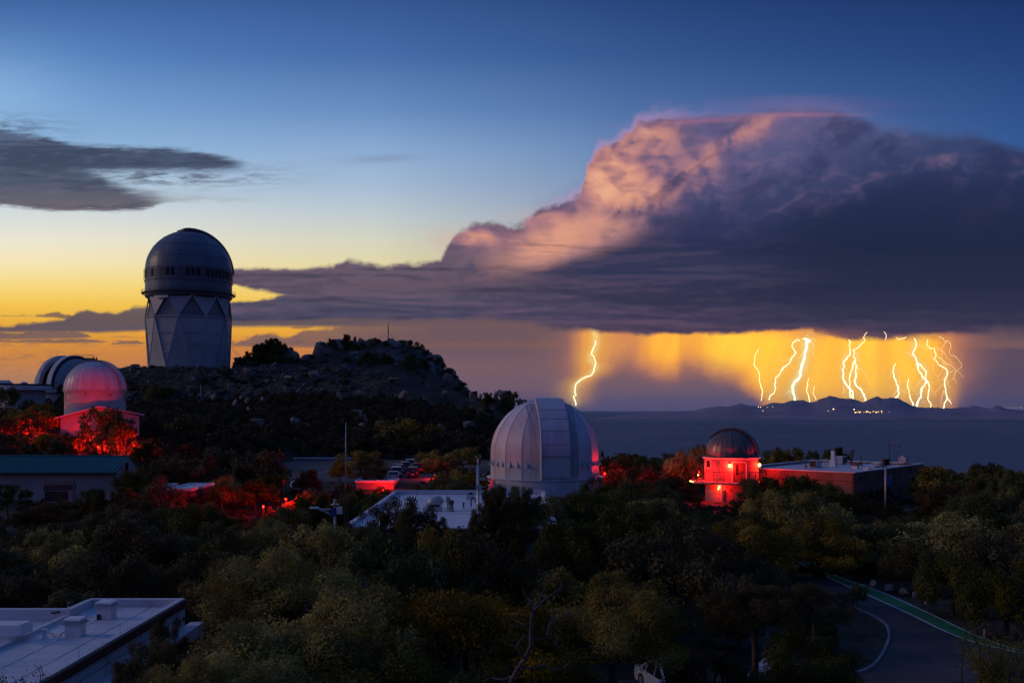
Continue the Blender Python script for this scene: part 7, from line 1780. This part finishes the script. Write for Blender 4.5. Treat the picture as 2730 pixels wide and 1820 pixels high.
# the oaks one can point at
KEY = [  # px, top row, distance, crown width in px, material, label
    (880, 1556, 30.5, 660, 0, 'large olive oak in the lower middle, its crown lit along the upper left edge'), (1245, 1552, 31.5, 600, 0, 'large spreading oak in the lower middle with dark limbs showing through'),
    (1635, 1556, 33.5, 420, 0, 'rounded oak right of the bare dead tree'), (2010, 1556, 41, 270, 2, 'round oak left of the road bend, left half of a touching pair'), (2170, 1548, 43, 200, 2, 'round oak left of the road bend, right half of a touching pair'),
    (2120, 1660, 37, 380, 1, 'dark low oak inside the kerbed island by the road bend'), (650, 1650, 28, 420, 0, 'olive oak below the corner roof end, lower left of centre'), (520, 1735, 25.5, 330, 0, 'low olive oak overlapping the maroon fascia at the bottom'),
    (1060, 1720, 27, 560, 1, 'dark oak at the very bottom under the large olive oaks'), (1520, 1740, 28.5, 420, 1, 'dark oak at the bottom, right of the bare dead tree'), (1900, 1720, 34, 300, 2, 'grey-green oak above the pale car at the bottom edge'),
    (740, 1446, 44, 380, 0, 'pale olive oak overlapping the end of the corner roof, upper crown'), (850, 1384, 52, 260, 0, 'broad oak under the street lamp with the solar panel'), (1060, 1394, 50, 300, 1, 'dark broad oak in front of the flat white roof'),
    (1290, 1398, 52, 300, 2, 'grey oak right of the flat white roof, below the large dome'), (1440, 1308, 70, 200, 2, 'grey-leaved oak before the base ring of the large white dome'), (1370, 1330, 66, 190, 1, 'dark oak touching the left foot of the large white dome'),
    (1560, 1300, 84, 160, 1, 'upright dark oak at the right foot of the large white dome'), (1600, 1262, 100, 110, 1, 'spiky dark oak before the red-lit right flank of the large dome'), (1330, 1288, 80, 90, 2, 'thin oak beside the forked weather mast'),
    (1185, 1392, 53, 210, 0, 'broad oak along the front edge of the flat white roof, right half'), (955, 1398, 55, 170, 1, 'dark oak at the near left corner of the flat white roof'),
    (1525, 1370, 60, 260, 1, 'dense dark oak in the hollow right of the large dome'), (1700, 1350, 62, 260, 1, 'dark oak centre right, first of the deep shaded thicket'), (1150, 1560, 33, 10, 0, ''),
    (2240, 1505, 60, 10, 1, ''), (1720, 1285, 118, 210, 1, 'green oak between the large white dome and the small dark dome'), (1800, 1268, 132, 140, 1, 'green oak left of the red-lit deck'),
    (1830, 1192, 158, 110, 0, 'oak glowing red left of the small dark dome'), (1870, 1180, 166, 60, 0, 'brightest red-lit oak touching the small dark dome'), (2060, 1186, 168, 80, 0, 'reddish oak right of the small dark dome'), (2105, 1190, 172, 80, 0, 'second reddish oak behind the brick building roof tip'),
    (2165, 1198, 176, 36, 1, 'small dark oak behind the white roof, left one'), (2210, 1196, 196, 36, 1, 'slim dark oak behind the white roof, right one'), (2232, 1190, 200, 44, 1, 'taller dark oak rising behind the tall white flue'), (2258, 1207, 200, 26, 1, 'short dark oak at the back edge of the brick building'),
    (2032, 1266, 118, 150, 1, 'dark round oak hiding the foot of the small dark dome'), (2130, 1262, 112, 170, 1, 'dark oak before the left wall of the brick building'), (2210, 1278, 106, 150, 1, 'dark oak below the corner of the brick building'), (2050, 1300, 100, 130, 0, 'upright yellowish oak below the small dark dome'),
    (2345, 1330, 112, 120, 1, 'round dark shrub-like oak at the foot of the blue door'), (2280, 1310, 104, 110, 2, 'grey oak covering the barred window of the brick building'), (2420, 1352, 112, 10, 1, ''),
    (2560, 1285, 108, 230, 2, 'broad oak right of the brick building'), (2625, 1262, 116, 150, 1, 'dark flat-topped oak on the skyline near the right edge'), (2705, 1248, 98, 140, 1, 'tall dark oak cut by the right edge'), (2500, 1290, 128, 60, 1, 'small dark oak at the right end of the brick building'),
    (2560, 1362, 76, 330, 0, 'wide olive oak on the right, above the roadside boulders'), (2690, 1395, 66, 260, 2, 'grey twiggy oak at the right edge'), (2380, 1385, 78, 280, 1, 'dark wide oak below the brick building door'), (2180, 1370, 76, 260, 0, 'olive-topped oak right of centre above the road'),
    (1990, 1378, 70, 280, 0, 'olive-topped oak above the touching pair, right of centre'), (1820, 1360, 74, 240, 1, 'dark oak in the shaded thicket below the green oak'),
    (2288, 1550, 64, 62, 1, 'small dark sapling standing at the road edge'), (2600, 1500, 62, 10, 1, ''), (2540, 1450, 62, 200, 1, 'dark oak directly behind the roadside boulders'), (2680, 1500, 56, 240, 1, 'dark oak beyond the green bicycle lane at the right edge'), (2440, 1440, 70, 180, 2, 'dark grey oak over the upper end of the roadside row'),
    (1085, 1112, 236, 190, 0, 'large round oak at the foot of the rocky hill, above the parked cars'), (1165, 1200, 176, 130, 0, 'oak glowing dull red right of the parked cars'), (1235, 1190, 186, 110, 0, 'reddish oak between the red-lit oak and the large white dome'), (1220, 1246, 146, 100, 1, 'green shrubby oak left of the forked weather mast'),
    (960, 1196, 172, 120, 0, 'russet oak behind the tall thin mast'), (990, 1220, 160, 110, 2, 'grey-green oak left of the parked cars'), (905, 1228, 150, 60, 0, 'small oak in front of the road bend'), (820, 1248, 140, 80, 2, 'pale olive oak covering the left of the road bend'),
    (850, 1312, 92, 150, 1, 'bright green oak left of the tall thin mast base'), (775, 1345, 88, 150, 1, 'green oak right of the glowing red hollow'), (950, 1298, 112, 90, 1, 'dark oak in front of the floodlit red end wall, left'), (1022, 1292, 122, 60, 1, 'small dark oak in front of the floodlit red end wall, right'),
    (592, 1284, 112, 70, 1, 'dark oak hiding the right end of the small white hut'),
    (270, 1078, 158, 120, 1, 'dark oak in front of the pink-lit dome, covering its annexe'), (330, 1098, 152, 90, 1, 'dark spiky oak at the right end of the pink-lit annexe'), (80, 1082, 178, 150, 0, 'rounded oak glowing red, left of the pink-lit dome'), (118, 1070, 186, 70, 0, 'russet oak crown just left of the pink-lit drum'),
    (16, 1028, 205, 60, 1, 'dark oak cut by the left edge before the round white building'), (165, 1020, 238, 30, 1, 'slim dark tree between the grey dome and the pink-lit dome'), (80, 1062, 214, 40, 1, 'small dark oak under the round white building'),
    (440, 975, 379, 0, 1, ''), (478, 972, 384, 38, 1, 'round bush standing before the base of the tallest observatory'), (440, 1000, 372, 60, 1, 'dark bush on the terrace edge, left of the tallest observatory'), (420, 1020, 352, 100, 1, 'wide dark scrub oak below the terrace, left'),
    (350, 1240, 112, 90, 1, 'dark oak overlapping the right end of the green metal roof'), (330, 1292, 104, 70, 1, 'dark oak against the corner of the pale wall'), (20, 1285, 108, 70, 1, 'dark oak at the left edge before the pale wall'), (68, 1302, 106, 36, 1, 'small dark oak before the pale wall, left of the shed'), (250, 1298, 104, 80, 1, 'dark oak before the pale wall, right of the shed'),
    (430, 1262, 108, 130, 2, 'grey-olive oak right of the green-roofed building'), (480, 1216, 132, 170, 2, 'broad grey-olive oak above the small white hut'), (380, 1325, 94, 160, 2, 'oak in front of the small hidden white roof'), (600, 1262, 122, 110, 0, 'russet oak right of the small white hut'),
]
for px, v, y, wpx, mi, lb in KEY:
    if not lb or wpx <= 10: continue
    x = (px - 1365) / F * y; r = wpx / F * y / 2; gz = H(x, y); top = -(v - HOR) / F * y
    gz = min(gz, top - 1.2 * r)
    ks = None
    place_tree(x, y, r, top, gz, lb, None, ks, mi, rt)
for px, v, y, wpx, mi, lb in [(1075, 1316, 57, 190, 2, 'sparse leafy oak standing before the flat white roof, larger one'), (1005, 1336, 58, 150, 2, 'sparse oak left half before the flat white roof, touching the larger one'), (1158, 1364, 58, 90, 2, 'small sparse oak before the hood fan on the flat white roof'),
                              (1395, 1290, 66, 100, 1, 'airy oak with gaps before the base ring of the large white dome'), (400, 1690, 30, 200, 2, 'airy oak before the white wall of the corner roof building'), (455, 1640, 36, 130, 2, 'small airy oak at the end of the corner roof'), (1320, 1300, 63, 110, 2, 'sparse oak right of the forked weather mast')]:
    x = (px - 1365) / F * y; r = wpx / F * y / 2; gz = H(x, y); top = -(v - HOR) / F * y
    place_tree(x, y, r, top, min(gz, top - 1.2 * r), lb, None, SPARSE, mi, rt)

# the rest of the wood, kept off roofs, roads and walls
PROT = [(0, 1590, 520, 1840, 52), (935, 1305, 1280, 1392, 90), (-20, 1212, 345, 1326, 125), (145, 950, 400, 1150, 178), (1296, 1050, 1606, 1296, 122), (1850, 1138, 2030, 1292, 150), (1888, 1285, 1935, 1345, 150),
        (1975, 1215, 2280, 1290, 140), (2270, 1220, 2470, 1345, 140), (2205, 1530, 2420, 1640, 80), (2300, 1600, 2640, 1840, 60), (1040, 1228, 1112, 1290, 172), (838, 1220, 885, 1268, 200), (770, 1262, 860, 1300, 200), (975, 1276, 1066, 1308, 148), (500, 1284, 575, 1306, 118),
        (820, 1320, 935, 1378, 56), (1262, 1205, 1292, 1320, 70), (85, 940, 255, 1030, 250), (20, 1020, 135, 1062, 230), (385, 610, 620, 985, 400), (1745, 1765, 1850, 1820, 40), (330, 985, 660, 1075, 360), (2335, 1220, 2375, 1350, 130), (680, 1310, 790, 1372, 104)]
SOLID = [(-72, 124, -49, 135, 1), (-24, 15, -16, 54, 1), (-45, 15, -22, 50, 1), (-11.5, 63, 4, 91, 1), (-32, 150, -2, 216, 0), (-50, 150, -30, 217, 0)]
def blocked(x, y, r, top, gz):
    if y < 18: return True
    if y < 47 and 560 < 1365 + x / y * F < 1760: return True
    px = 1365 + x / y * F; w = r / y * F * 0.95; v0 = HOR - top / y * F; v1 = HOR - gz / y * F
    for a, b, c, d, yy in PROT:
        if y < yy and px + w > a and px - w < c and v0 + 3 < d and v1 > b: return True
    for a, b, c, d, _ in SOLID:
        if a - r * 0.6 < x < c + r * 0.6 and b - r * 0.6 < y < d + r * 0.6: return True
    for (cx_, cy_, cr) in ((4.4, 130, 9), (33.7, 150, 6.5), (-77, 180, 9), (-119, 262, 11), (-118, 235, 8)):
        if math.hypot(x - cx_, y - cy_) < cr + r * 0.5: return True
    # brick building footprint
    dx, dy = x - A.x, y - A.y; c_, s_ = math.cos(rz_b), math.sin(rz_b); lx, ly = dx * c_ + dy * s_, -dx * s_ + dy * c_
    if -r * .5 < lx < LW + r * .5 and -r * .5 < ly < DWd + r * .5: return True
    if 5 < x < 40 and 38 < y < 90 and (x > 0.34 * y - 8 or y < 46): # road and its verge
        if x > 13 and 2230 < px < 2760 and v1 > 1540: return True
        if y < 50 and x > 8: return True
    if x > 14 and y < 50: return True
    return False


fill = []
rf = random.Random(33)
for k in range(26000):
    y = math.sqrt(rf.uniform(20 ** 2, 335 ** 2)); x = rf.uniform(-0.56, 0.56) * y
    big_ = 1.0
    r = rf.uniform(2.3, 4.2) if y < 230 else rf.uniform(1.6, 3.2)
    if y > 240 and x > 8: continue
    ok = True
    for (tx, ty, tr) in trees:
        if abs(tx - x) < 9 and abs(ty - y) < 9 and math.hypot(tx - x, ty - y) < (tr + r) * 0.66: ok = False; break
    if not ok: continue
    hgt = r * rf.uniform(1.15, 1.6) + 0.6
    fill.append((x, y, r, hgt)); trees.append((x, y, r))
fx = np.array([f[0] for f in fill]); fy = np.array([f[1] for f in fill]); fz = Hs(fx, fy)
good = []
for (x, y, r, h), gz in zip(fill, fz):
    top = gz + h
    if y < 125: top = min(top, -4.6 if y > 95 else -6.0)
    if y < 40: top = min(top, -6.3 * y / 30 if y < 30 else -6.5)
    px = 1365 + x / y * F
    if px > 1600 and y > 110: top = min(top, -(1205 - HOR) / F * y)
    if px < 400 and 100 < y < 170: top = min(top, -(1150 - HOR) / F * y if y > 140 else -(1235 - HOR) / F * y)
    if top - gz < 1.2: continue
    if blocked(x, y, r, top, gz): 
        r2 = r * 0.55; h2 = gz + (top - gz) * 0.45
        if blocked(x, y, r2, h2, gz): continue
        r, top = r2, h2
    good.append((x, y, r, top, gz))
good.sort(key=lambda t: -(t[2] / t[1]))
ZONES = [
    (lambda x, y, px: y < 45 and px < 900, 'beside the corner roof'), (lambda x, y, px: y < 45 and px < 1750, 'along the bottom edge'), (lambda x, y, px: y < 55, 'near the road bend'),
    (lambda x, y, px: y < 100 and px < 700, 'above the corner roof'), (lambda x, y, px: y < 100 and px < 1300, 'around the flat white roof'), (lambda x, y, px: y < 100 and px < 1950, 'before the large white dome'),
    (lambda x, y, px: y < 135 and px > 1950, 'before the brick building'), (lambda x, y, px: y < 210 and px > 1600, 'on the mesa rim'), (lambda x, y, px: y < 150 and px < 620, 'behind the green-roofed building'),
    (lambda x, y, px: y < 150, 'in the middle hollow'), (lambda x, y, px: y < 240 and px < 560, 'around the pink-lit dome'), (lambda x, y, px: y < 240, 'around the car park'), (lambda x, y, px: True, 'on the rocky hillside')]
ORD = 'first second third fourth fifth sixth seventh eighth ninth tenth eleventh twelfth'.split()
ROWN = ['front', 'second', 'third', 'fourth', 'fifth', 'sixth', 'seventh', 'rear']
NIND = 285 - len([1 for o in bpy.data.objects if o.name.startswith('oak_tree')])
rest = good[NIND:]
byz = {}
for t in good[:NIND]:
    px = 1365 + t[0] / t[1] * F
    for f_, zn in ZONES:
        if f_(t[0], t[1], px): byz.setdefault(zn, []).append((t, px)); break
COLW = ('olive', 'green', 'greyish')
for zn, lst in byz.items():
    lst.sort(key=lambda q: q[0][1]); k = max(1, math.ceil(len(lst) / 9)); per = math.ceil(len(lst) / k)
    for ri in range(k):
        row = sorted(lst[ri * per:(ri + 1) * per], key=lambda q: q[1])
        for oi, ((x, y, r, top, gz), px) in enumerate(row):
            mi = rf.choice((0, 1, 1, 2, 2)); size = 'broad' if r > 3.5 else 'small' if r < 2.6 else 'rounded'
            rn = '' if k == 1 else ' in the ' + ROWN[min(ri, 7)] + ' row'
            place_tree(x, y, r, top, gz, f'{size} {COLW[mi]} oak, {ORD[oi]} from the left{rn} {zn}', 'oaks ' + zn, None, mi, rf)
# bushes of the hill crest and steep slopes: individually, the ones against the sky
CREST = [(628, 974, 22), (644, 962, 30), (664, 950, 34), (690, 930, 40), (716, 918, 40), (735, 916, 40), (752, 926, 28), (700, 944, 60), (740, 950, 70), (775, 968, 44), (792, 980, 44), (862, 920, 22), (884, 912, 26), (925, 908, 40), (912, 930, 36), (945, 938, 50), (985, 960, 60), (965, 980, 50), (1003, 910, 26), (1012, 918, 30),
         (1085, 925, 44), (1105, 940, 40), (1120, 928, 30), (1112, 916, 14), (1138, 938, 16), (1126, 946, 30), (1090, 965, 50), (1070, 1000, 60), (1100, 1030, 50), (1170, 960, 20), (1215, 1010, 20), (1234, 1038, 26), (1243, 1052, 22), (1262, 1066, 30), (1280, 1072, 26), (1296, 1060, 36), (1310, 1076, 40), (1366, 1058, 44), (1348, 1078, 50), (1340, 1100, 60), (1290, 1100, 60), (1250, 1090, 60), (940, 1005, 40), (1010, 1010, 40), (880, 1030, 30), (905, 1040, 26), (1150, 1060, 70), (1200, 1085, 70), (900, 925, 34), (935, 922, 34), (958, 930, 44), (975, 938, 40), (1000, 930, 36), (1030, 960, 40), (1060, 950, 34), (1095, 985, 50), (1130, 970, 30), (1080, 915, 22), (1068, 912, 16), (1155, 958, 20), (1182, 975, 18), (1198, 990, 22), (870, 965, 18), (925, 960, 24), (1020, 985, 50), (1050, 1030, 60), (960, 1030, 40), (1105, 1075, 60), (1060, 1075, 60), (1000, 1060, 50)]
CREST.sort()
cnt = [0, 0]
for i, (px, v, w) in enumerate(CREST):
    hi_ = 0 if v < 1000 else 1; k = cnt[hi_]; cnt[hi_] += 1
    o1 = ORD[k % 12]; o2 = ('left' if k < 12 else 'middle' if k < 24 else 'right' if k < 36 else 'far right')
    y = 402 if v < 960 else (398 if px > 1150 else 388); 
    if px > 1285: y = 358
    if px < 800: y = 404
    x = (px - 1365) / F * y; r = w / F * y / 2; z = -(v - HOR) / F * y
    place_tree(x, y, r, z + r * 0.9, z - r * 0.8, f'dark bush, {o1} from the left on the {o2} part of the rocky hill ' + ('crest' if hi_ == 0 else 'face'), 'bushes on the hill crest' if v < 1000 else 'bushes on the upper hill face', FARK, 1, rt, 'scrub_bush', 'bush')
# everything smaller: one mass of scrub
items = []
for (x, y, r, top, gz) in rest: items.append((rf.randrange(3), x, y, gz + 0.1, r, r, max(0.3, (top - gz)) / 1.3, rf.uniform(0, 6.3)))
n = 1500; px = RNG.uniform(330, 1400, n); yy = RNG.uniform(225, 398, n); x = (px - 1365) / F * yy; z = Hs(x, yy); dens = vnoise(x, yy, 16, 31)
for i in range(n):
    steep = 345 < yy[i] < 386 and px[i] < 800
    if (1150 < px[i] < 1290 and yy[i] < 276) or (860 < px[i] < 1110 and yy[i] > 338 and dens[i] < 0.12): continue
    if dens[i] < (0.07 if steep else -0.18) or (340 < px[i] < 660 and yy[i] > 383): continue
    s_ = RNG.uniform(0.7, 2.0); items.append((int(i % 3), x[i], yy[i], z[i] - 0.2, s_, s_, s_ * 0.9, i * 0.7))
print('individual', len(good) - len(rest), 'rest', len(rest), 'scrub items', len(items))
TINY = [make_kind('tiny', 500 + i, 12, 620, 0.11, ('leaf_b',), 2, flat=0.9, rc=(0.28, 0.46))[0][0] for i in range(3)]
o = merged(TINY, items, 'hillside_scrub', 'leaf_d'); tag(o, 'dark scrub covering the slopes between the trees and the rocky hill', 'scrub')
# low undergrowth under the near oaks
n = 2600; yy = np.sqrt(RNG.uniform(24 ** 2, 150 ** 2, n)); x = RNG.uniform(-0.55, 0.55, n) * yy; z = Hs(x, yy); items = []
for i in range(n):
    px = 1365 + x[i] / yy[i] * F
    if blocked(x[i], yy[i], 0.5, z[i] + 0.7, z[i]): continue
    s_ = RNG.uniform(0.35, 0.9); items.append((int(i % 3), x[i], yy[i], z[i] - 0.1, s_, s_, s_ * 0.8, i * 0.9))
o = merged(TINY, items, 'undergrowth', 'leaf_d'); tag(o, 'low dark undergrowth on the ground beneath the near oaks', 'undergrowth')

# ------------------------------------------------------------------ bare dead tree in the foreground
def branch_tree(mb, p, d, L, r, depth, rnd, bend=0.35):
    pts = [p.copy()]; rads = [r]; n = 5
    for i in range(n):
        d = (d + Vector((rnd.uniform(-1, 1), rnd.uniform(-1, 1) * 0.6, rnd.uniform(-0.6, 0.9))) * bend).normalized(); p = p + d * L / n; pts.append(p.copy()); rads.append(r * (1 - 0.62 * (i + 1) / n))
        if depth > 0 and (i >= 1) and rnd.random() < 0.85:
            sd = (d + Vector((rnd.uniform(-1.3, 1.3), rnd.uniform(-0.8, 0.8), rnd.uniform(-0.3, 0.9)))).normalized(); branch_tree(mb, p.copy(), sd, L * rnd.uniform(0.4, 0.62), rads[-1] * 0.6, depth - 1, rnd, bend * 1.1)
    mb.tube([tuple(q) for q in pts], rads, 5)
rd = random.Random(8)
y = 27.0
pb = P(1395, 1900, y)
DT = thing('dead_tree', 'bare pale dead tree with crooked limbs among the lower oaks', 'tree', pb)
mb = MB(); y_ = y
path = [P(a, b, y) - pb for a, b in ((1395, 1900), (1362, 1812), (1380, 1780), (1400, 1755), (1415, 1720), (1414, 1680), (1418, 1640), (1424, 1615))]
mb.tube([tuple(q) for q in path], [0.075, 0.065, 0.062, 0.058, 0.052, 0.045, 0.036, 0.02], 7); mb.build('trunk', 'deadwood', DT, smooth=True)
def limb(pts, r0, r1, sd):
    q = [P(a, b, y + c) - pb for a, b, c in pts]; m_ = MB(); m_.tube([tuple(p) for p in q], [r0 + (r1 - r0) * i / (len(q) - 1) for i in range(len(q))], 5); rn = random.Random(sd)
    for i in range(1, len(q)):
        for k in range(2 if i > 1 else 1):
            dd = (q[i] - q[i - 1]).normalized(); side = (dd * 0.5 + Vector((rn.uniform(-1, 1), rn.uniform(-0.5, 0.5), rn.uniform(-0.4, 1)))).normalized(); branch_tree(m_, q[i].copy(), side, rn.uniform(0.18, 0.42), r0 * 0.30, 1, rn, 0.4)
    m_.build('limb', 'deadwood', DT, smooth=True)
limb([(1418, 1640, 0), (1430, 1620, .1), (1445, 1605, .2), (1462, 1592, .2), (1478, 1578, .3), (1500, 1566, .3)], 0.045, 0.010, 1)
limb([(1418, 1630, 0), (1408, 1612, -.1), (1412, 1598, -.1), (1405, 1590, 0)], 0.030, 0.010, 2)
limb([(1424, 1615, 0), (1440, 1596, 0), (1448, 1575, 0), (1452, 1566, .1)], 0.030, 0.008, 3)
limb([(1414, 1690, 0), (1432, 1704, .2), (1462, 1700, .3), (1480, 1712, .4)], 0.04, 0.010, 4)
limb([(1460, 1690, .2), (1466, 1662, .2), (1485, 1650, .3), (1510, 1640, .4), (1526, 1628, .5)], 0.035, 0.008, 5)
limb([(1400, 1755, 0), (1384, 1740, -.2), (1376, 1722, -.3), (1386, 1708, -.3)], 0.035, 0.010, 6)
limb([(1385, 1775, 0), (1420, 1782, .2), (1450, 1772, .3), (1478, 1784, .3), (1500, 1778, .3)], 0.040, 0.010, 7)
limb([(1372, 1800, 0), (1340, 1812, .2), (1310, 1806, .2), (1280, 1818, .3)], 0.045, 0.012, 8)
limb([(1416, 1660, 0), (1396, 1664, 0), (1376, 1652, .1)], 0.024, 0.006, 9)
# thin near twigs: bottom right and bottom left
def twig_bush(label, px0, px1, vtop, y, nst, leafy, seed, mn):
    rn = random.Random(seed); gz = -9.2 * y / 26 - 0; base = P((px0 + px1) / 2, 1900, y); t = thing('leafy_shrub', label, 'shrub', base)
    mb = MB(); V = []
    for k in range(nst):
        px = px0 + (px1 - px0) * (k + 0.5) / nst + rn.uniform(-12, 12); tp = P(px + rn.uniform(-25, 25), vtop + rn.uniform(0, 90), y + rn.uniform(-.6, .6)) - base; bt = Vector((rn.uniform(-.3, .3), rn.uniform(-.3, .3), 0))
        pts = [bt.lerp(tp, i / 6) + Vector((rn.uniform(-.03, .03), rn.uniform(-.03, .03), 0)) for i in range(7)]; mb.tube([tuple(q) for q in pts], [0.010 - 0.0012 * i for i in range(7)], 4)
        for j in range(int(leafy)):
            i = rn.uniform(2.0, 6.0); q = pts[int(i)].lerp(pts[min(6, int(i) + 1)], i % 1) + Vector((rn.gauss(0, .05), rn.gauss(0, .05), rn.gauss(0, .03)))
            a = Vector((rn.gauss(0, 1), rn.gauss(0, 1), rn.gauss(0, .7) + .5)).normalized(); b = a.orthogonal().normalized(); s_ = rn.uniform(.010, .024); V += [q - b * s_ * .45, q + a * s_ * 1.0 - b * 0, q + b * s_ * .45 + a * s_ * 0.4, q - a * s_ * .8]
    mb.build('stems', 'bark', t)
    q = np.arange(len(V)).reshape(-1, 4); link('leaves', np_mesh('leaves', np.array([tuple(p) for p in V]), q, mn), t)
M['leaf_y'] = leaf_mat('yellow_green_leaf', (0.16, 0.17, 0.03), (0.34, 0.31, 0.06), 0.4)
twig_bush('yellow-green shrub rising at the lower right corner', 2560, 2790, 1680, 11.0, 34, 110, 3, 'leaf_y')
twig_bush('leafy twigs rising in front of the corner roof at the bottom left', -10, 60, 1775, 12.5, 12, 60, 4, 'leaf_c')
twig_bush('second cluster of leafy twigs before the corner roof, right of the first', 90, 130, 1765, 12.8, 7, 50, 6, 'leaf_c')
twig_bush('long spindly leafy shoot at the right edge reaching above the shrub', 2585, 2625, 1600, 11.4, 4, 70, 5, 'leaf_y')

# ------------------------------------------------------------------ the air
hm = bpy.data.materials.new('air'); hm.use_nodes = True
_t = hm.node_tree; _t.nodes.clear()
_v = _t.nodes.new('ShaderNodeVolumePrincipled'); _v.inputs['Density'].default_value = 7.0e-6; _v.inputs['Color'].default_value = (0.72, 0.82, 1.0, 1); _v.inputs['Anisotropy'].default_value = 0.0
_o = _t.nodes.new('ShaderNodeOutputMaterial'); _t.links.new(_v.outputs[0], _o.inputs['Volume'])
M['air'] = hm
mb = MB(); mb.box(0, 54450, (PZ - 1.5 + 1130) / 2, 221000, 113100, 1130 - PZ + 1.5)
kind(mb.build('haze', 'air'), 'stuff')
